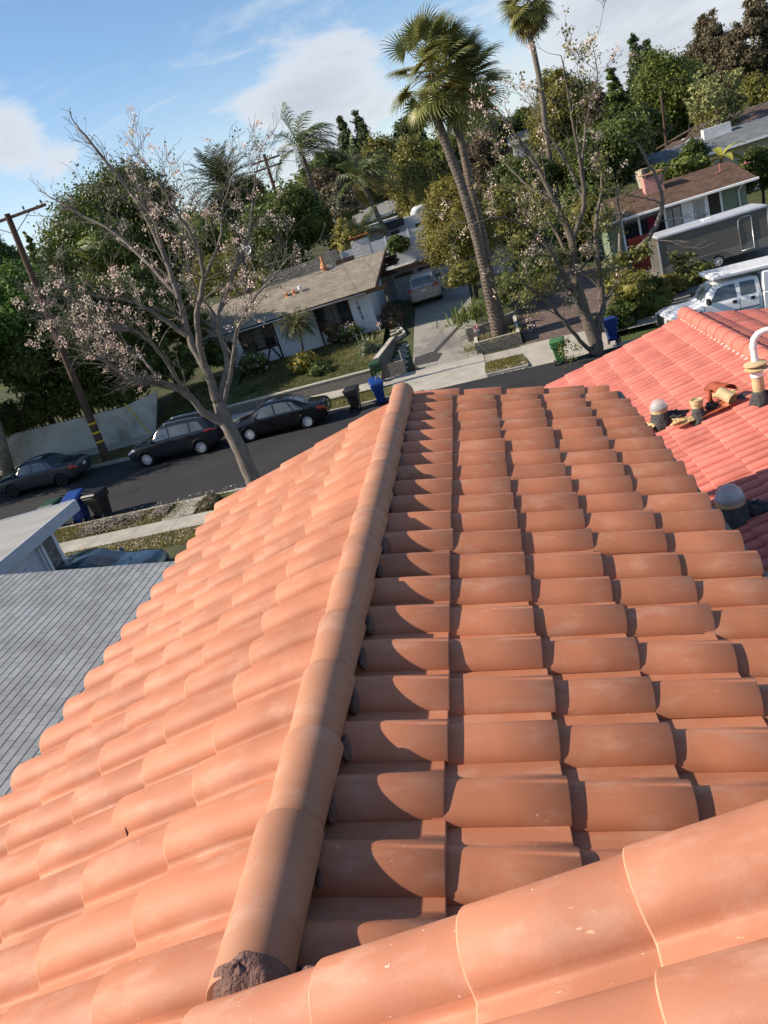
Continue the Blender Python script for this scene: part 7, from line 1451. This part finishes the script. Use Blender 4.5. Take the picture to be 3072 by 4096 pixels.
bush('bush', 'tall dark reddish bush at the house corner beside the drive', 841, 686, 43.0, .85, G_RED, seed=4, h=1.2, flowers=m_pinkf, nf=50, n=110); bush('flowering_bush', 'pink flowering bush at the far left window of the white house', 548, 782, 40.3, .95, G_DARK, seed=5, h=.75, flowers=m_pinkf, nf=110)
bush('flowering_bush', 'yellow flowering bush on the shaded lawn', 650, 788, 38.3, .95, G_OLIVE, seed=6, h=.8, flowers=m_yelf, nf=120, n=110); bush('shrub', 'grey green spiky shrub near the wing wall', 800, 762, 38.2, .8, leafm('grey_green', (.12, .14, .085)), seed=7, h=1.0, n=120, leaf=.06)
bush('bush', 'low dark shrub sprawling on the lawn above the long wall', 690, 800, 37.0, .8, G_DARK, seed=8, h=.6); bush('bush', 'dark shrub at the left end of the lawn', 545, 850, 37.2, .9, G_DARK, seed=9, h=.6)
bush('bush', 'brownish low shrub on the near verge at the tiled eave', 462, 1088, 21.0, .75, leafm('dry_shrub', (.075, .07, .04)), seed=10, h=.55, leaf=.03, n=110, flowers=m_pinkf, nf=20, fs=.02)
for i, (px, py, y, r, lab, m) in enumerate(((1390, 660, 35.5, 1.1, 'green shrub mass left of the white pickup truck', G_MID), (1330, 690, 34.2, 1.15, 'dark shrub behind the blue bin at the right tree', G_DARK), (1345, 625, 35.2, 1.2, 'loose green shrub right of the tree trunks, in front of the pruned tree', G_OLIVE), (1440, 625, 38.5, 1.2, 'yellow green ground shrub behind the white pickup truck', G_YEL), (1500, 600, 39.3, 1.1, 'low green shrub in front of the trailer wheels', G_MID), (1380, 620, 38, .9, 'bushy green shrub in front of the trailer nose', G_MID), (1010, 600, 41.5, 1.2, 'leafy shrub between the golden bush and the palm trunks', G_OLIVE), (1090, 620, 40.5, 1.3, 'dark shrub right behind the palm trunks', G_DARK), (1160, 580, 43, 1.4, 'dark green shrub on the far side of the brick drive', G_DARK))):
    bush('shrub', lab, px, py, y, r, m, seed=30 + i, h=.75, leaf=.07, n=120, per=44)
for i, (px, py, y, r, lab, m) in enumerate(((750, 515, 55, 1.5, 'light green citrus bush in front of the white flat house', G_YEL), (862, 532, 50.9, .8, 'dark leafy bush in front of the white vinyl fence', G_DARK), (915, 520, 58, 1.4, 'dark bush below the olive tree', G_DARK), (700, 400, 92, 2.4, 'dark red leaved bush on the hillside', G_RED), (735, 440, 85, 2.6, 'brown dry bush behind the white flat house', G_BROWN), (1500, 330, 60, 1.0, 'dark bush against the grey roof eaves', G_DARK), (1270, 470, 47, 1.5, 'green bush in front of the red fence end', G_OLIVE))):
    bush('bush', lab, px, py, y, r, m, seed=50 + i, h=.9, leaf=.002 * y, n=110, per=40)
for i, (px, py, y, r, lab) in enumerate(((322, 790, 38.2, 1.3, 'dark shrub added to shade the bank at the high end of the stucco wall'), (380, 800, 37.6, .9, 'small dark shrub added to shade the bank between stucco wall and pebbled wall'), (372, 690, 43.5, 1.7, 'tall dark hedge shrub left of the white house, behind the pink tree'), (425, 715, 43.2, 1.5, 'dark rounded shrub at the left end wall of the white house'), (340, 740, 41.5, 1.3, 'dark ivy covered shrub above the end of the stucco wall'), (395, 780, 40.2, 1.0, 'low dark shrub on the bank behind the grey crossover'), (470, 760, 42.0, 1.0, 'dark shrub by the left corner of the white house'))):  # first two shrubs are added to cast shade on the bank
    bush('shrub', lab, px, py, y, r, G_DARK, seed=70 + i, h=.95, leaf=.08, n=170, per=46)
def strap(name, label, c, n, L_, m, seed, w=.035, cat='plant', spread=1.0, stiff=.5):
    g = random.Random(seed); T = thing(name, label, cat, c); mb = MB(); c = np.array(c, float)
    for i in range(n):
        az = g.uniform(0, 6.283); e = g.uniform(.35, 1.4); d = np.array([math.cos(e) * math.cos(az), math.cos(e) * math.sin(az), math.sin(e)]); p = c + [g.gauss(0, .25 * spread), g.gauss(0, .25 * spread), 0]; P = [p]; l = L_ * g.uniform(.7, 1.2)
        for j in range(5): d = d + [0, 0, -.28 * (1 - stiff) * 1.6]; d /= np.linalg.norm(d); P.append(P[-1] + d * l / 5)
        s0 = np.cross(d, (0, 0, 1)); s0 /= np.linalg.norm(s0) + 1e-6; mb.grid([[q - s0 * w * k, q + s0 * w * k] for q, k in zip(P, (.8, 1, 1, .8, .5, .05))])
    mb.build('leaf', m, T); return T
m_strap = leafm('strap_leaf', (.085, .11, .028), island=.3)
strap('strap_leaf_plant', 'clump of arching strap leaves at the top of the drive, left of the planter', A(1015, 690, 38.6), 260, 1.15, m_strap, 3, spread=2.0)
strap('agave_plant', 'small pale agave on the shaded lawn', A(797, 715 + 30, 38.6), 14, .8, leafm('agave', (.16, .18, .08)), 4, w=.05, stiff=.9)
strap('grass_tuft', 'dry grass tufts around the palm foot in the planter', (.8, 36.3, -5.85), 260, .35, leafm('dry_grass', (.17, .155, .06)), 5, w=.012, spread=2.2)
strap('grass_tuft', 'grass tuft in the right half of the palm planter', (1.9, 36.5, -5.85), 200, .4, leafm('dry_grass', (.17, .155, .06)), 6, w=.012, spread=1.8)
strap('weed_tuft', 'weeds sprouting at the foot of the planter wall by the drive', (-.25, 36.3, ground(-.2, 36.3) + .1), 160, .35, leafm('weed', (.10, .12, .035)), 7, w=.015, spread=1.6)
for i, (px, py) in enumerate(((20, 905), (85, 885), (150, 868), (215, 850), (270, 838))):
    bush('ivy_bush', ['dark ivy bush', 'dark hanging shrub', 'dense dark ivy mound', 'dark leafy creeper', 'small dark creeper'][i] + [' at the left end of the stucco wall top', ' on the stucco wall above the grey sedan roof', ' on the stucco wall left of the banded pole', ' on the stucco wall right of the banded pole', ' near the high right corner of the stucco wall'][i], px, py, 36.1, 1.25, G_DARK, seed=90 + i, h=.8, leaf=.08, n=170, per=46)
# grass, petals and gravel on the verges
def scatter(name, regions, n, size, m, seed, upright=False, asp=.3):
    g = np.random.default_rng(seed); P = []
    for (x0, x1, y0, y1, f, w) in regions:
        k = int(n * w); x = g.uniform(x0, x1, k); y = g.uniform(y0, y1, k); P.append(np.stack([x, y, np.array([f(a, b) for a, b in zip(x, y)])], 1))
    P = np.concatenate(P); n = len(P); s = size * g.uniform(.5, 1.4, (n, 1))
    if upright: a = np.stack([g.normal(0, .5, n), g.normal(0, .5, n), np.ones(n)], 1); a /= np.linalg.norm(a, axis=1, keepdims=True); b = np.cross(a, g.normal(size=(n, 3))); b /= np.linalg.norm(b, axis=1, keepdims=True); V = np.stack([P - b * s * asp, P + b * s * asp, P + a * s * 2 + b * s * asp * .2, P + a * s * 2 - b * s * asp * .2], 1)
    else: nr = np.stack([g.normal(0, .35, n), g.normal(0, .35, n), np.ones(n)], 1); a = np.cross(nr, g.normal(size=(n, 3))); a /= np.linalg.norm(a, axis=1, keepdims=True); b = np.cross(nr, a); b /= np.linalg.norm(b, axis=1, keepdims=True); V = np.stack([P - a * s, P + b * s * .7, P + a * s, P - b * s * .7], 1); V[:, :, 2] += size * .5
    return quads(name, V.reshape(-1, 3), m, kind='stuff')
zv = lambda x, y: zs(x) + .135
scatter('grass', [(-20, -9.5, 20.4, 22.0, zv, .3), (-19, -7, 17.7, 19.1, zv, .25), (-19, -5, 31.3, 33.5, zv, .25), (.5, 1.9, 31.3, 33.4, zv, .08), (-18, -14, 35.5, 41, lambda x, y: zs(x) + .10 + (-4.45 - zs(x)) * min(1, (y - 35.3) / 6), .2), (-13.4, -5.3, 35.7, 42.2, lawn_z, .45)], 26000, .05, leafm('grass_blade', (.115, .105, .032), island=.5), 1, True, .22)
scatter('fallen_petals', [(-16, -9.8, 18.0, 19.0, zv, .5), (-16, -9.8, 20.4, 21.9, zv, .25), (.4, 2.2, 31.0, 31.8, lambda x, y: zs(x) + .02 + (.13 if y > 31.23 else 0), .1), (-14, -7, 22.3, 23.2, lambda x, y: zs(x) + .006, .05)], 4200, .03, mat('fallen_petal', (.50, .43, .34), rough=.9, island=.3), 2)
def mound(x, y, cx, cy, r, h): return zs(x) + .13 + h * max(0, 1 - ((x - cx) / r) ** 2 - ((y - cy) / .75) ** 2)
scatter('mulch', [(-15.2, -12.6, 20.5, 22.0, lambda x, y: mound(x, y, -13.9, 21.2, 1.4, .18), .6), (-12.3, -11.6, 20.8, 21.9, lambda x, y: mound(x, y, -11.9, 21.4, .7, .10), .25)], 3800, .045, mat('grey_mulch', (.23, .20, .165), rough=.95, island=.5), 3, False)
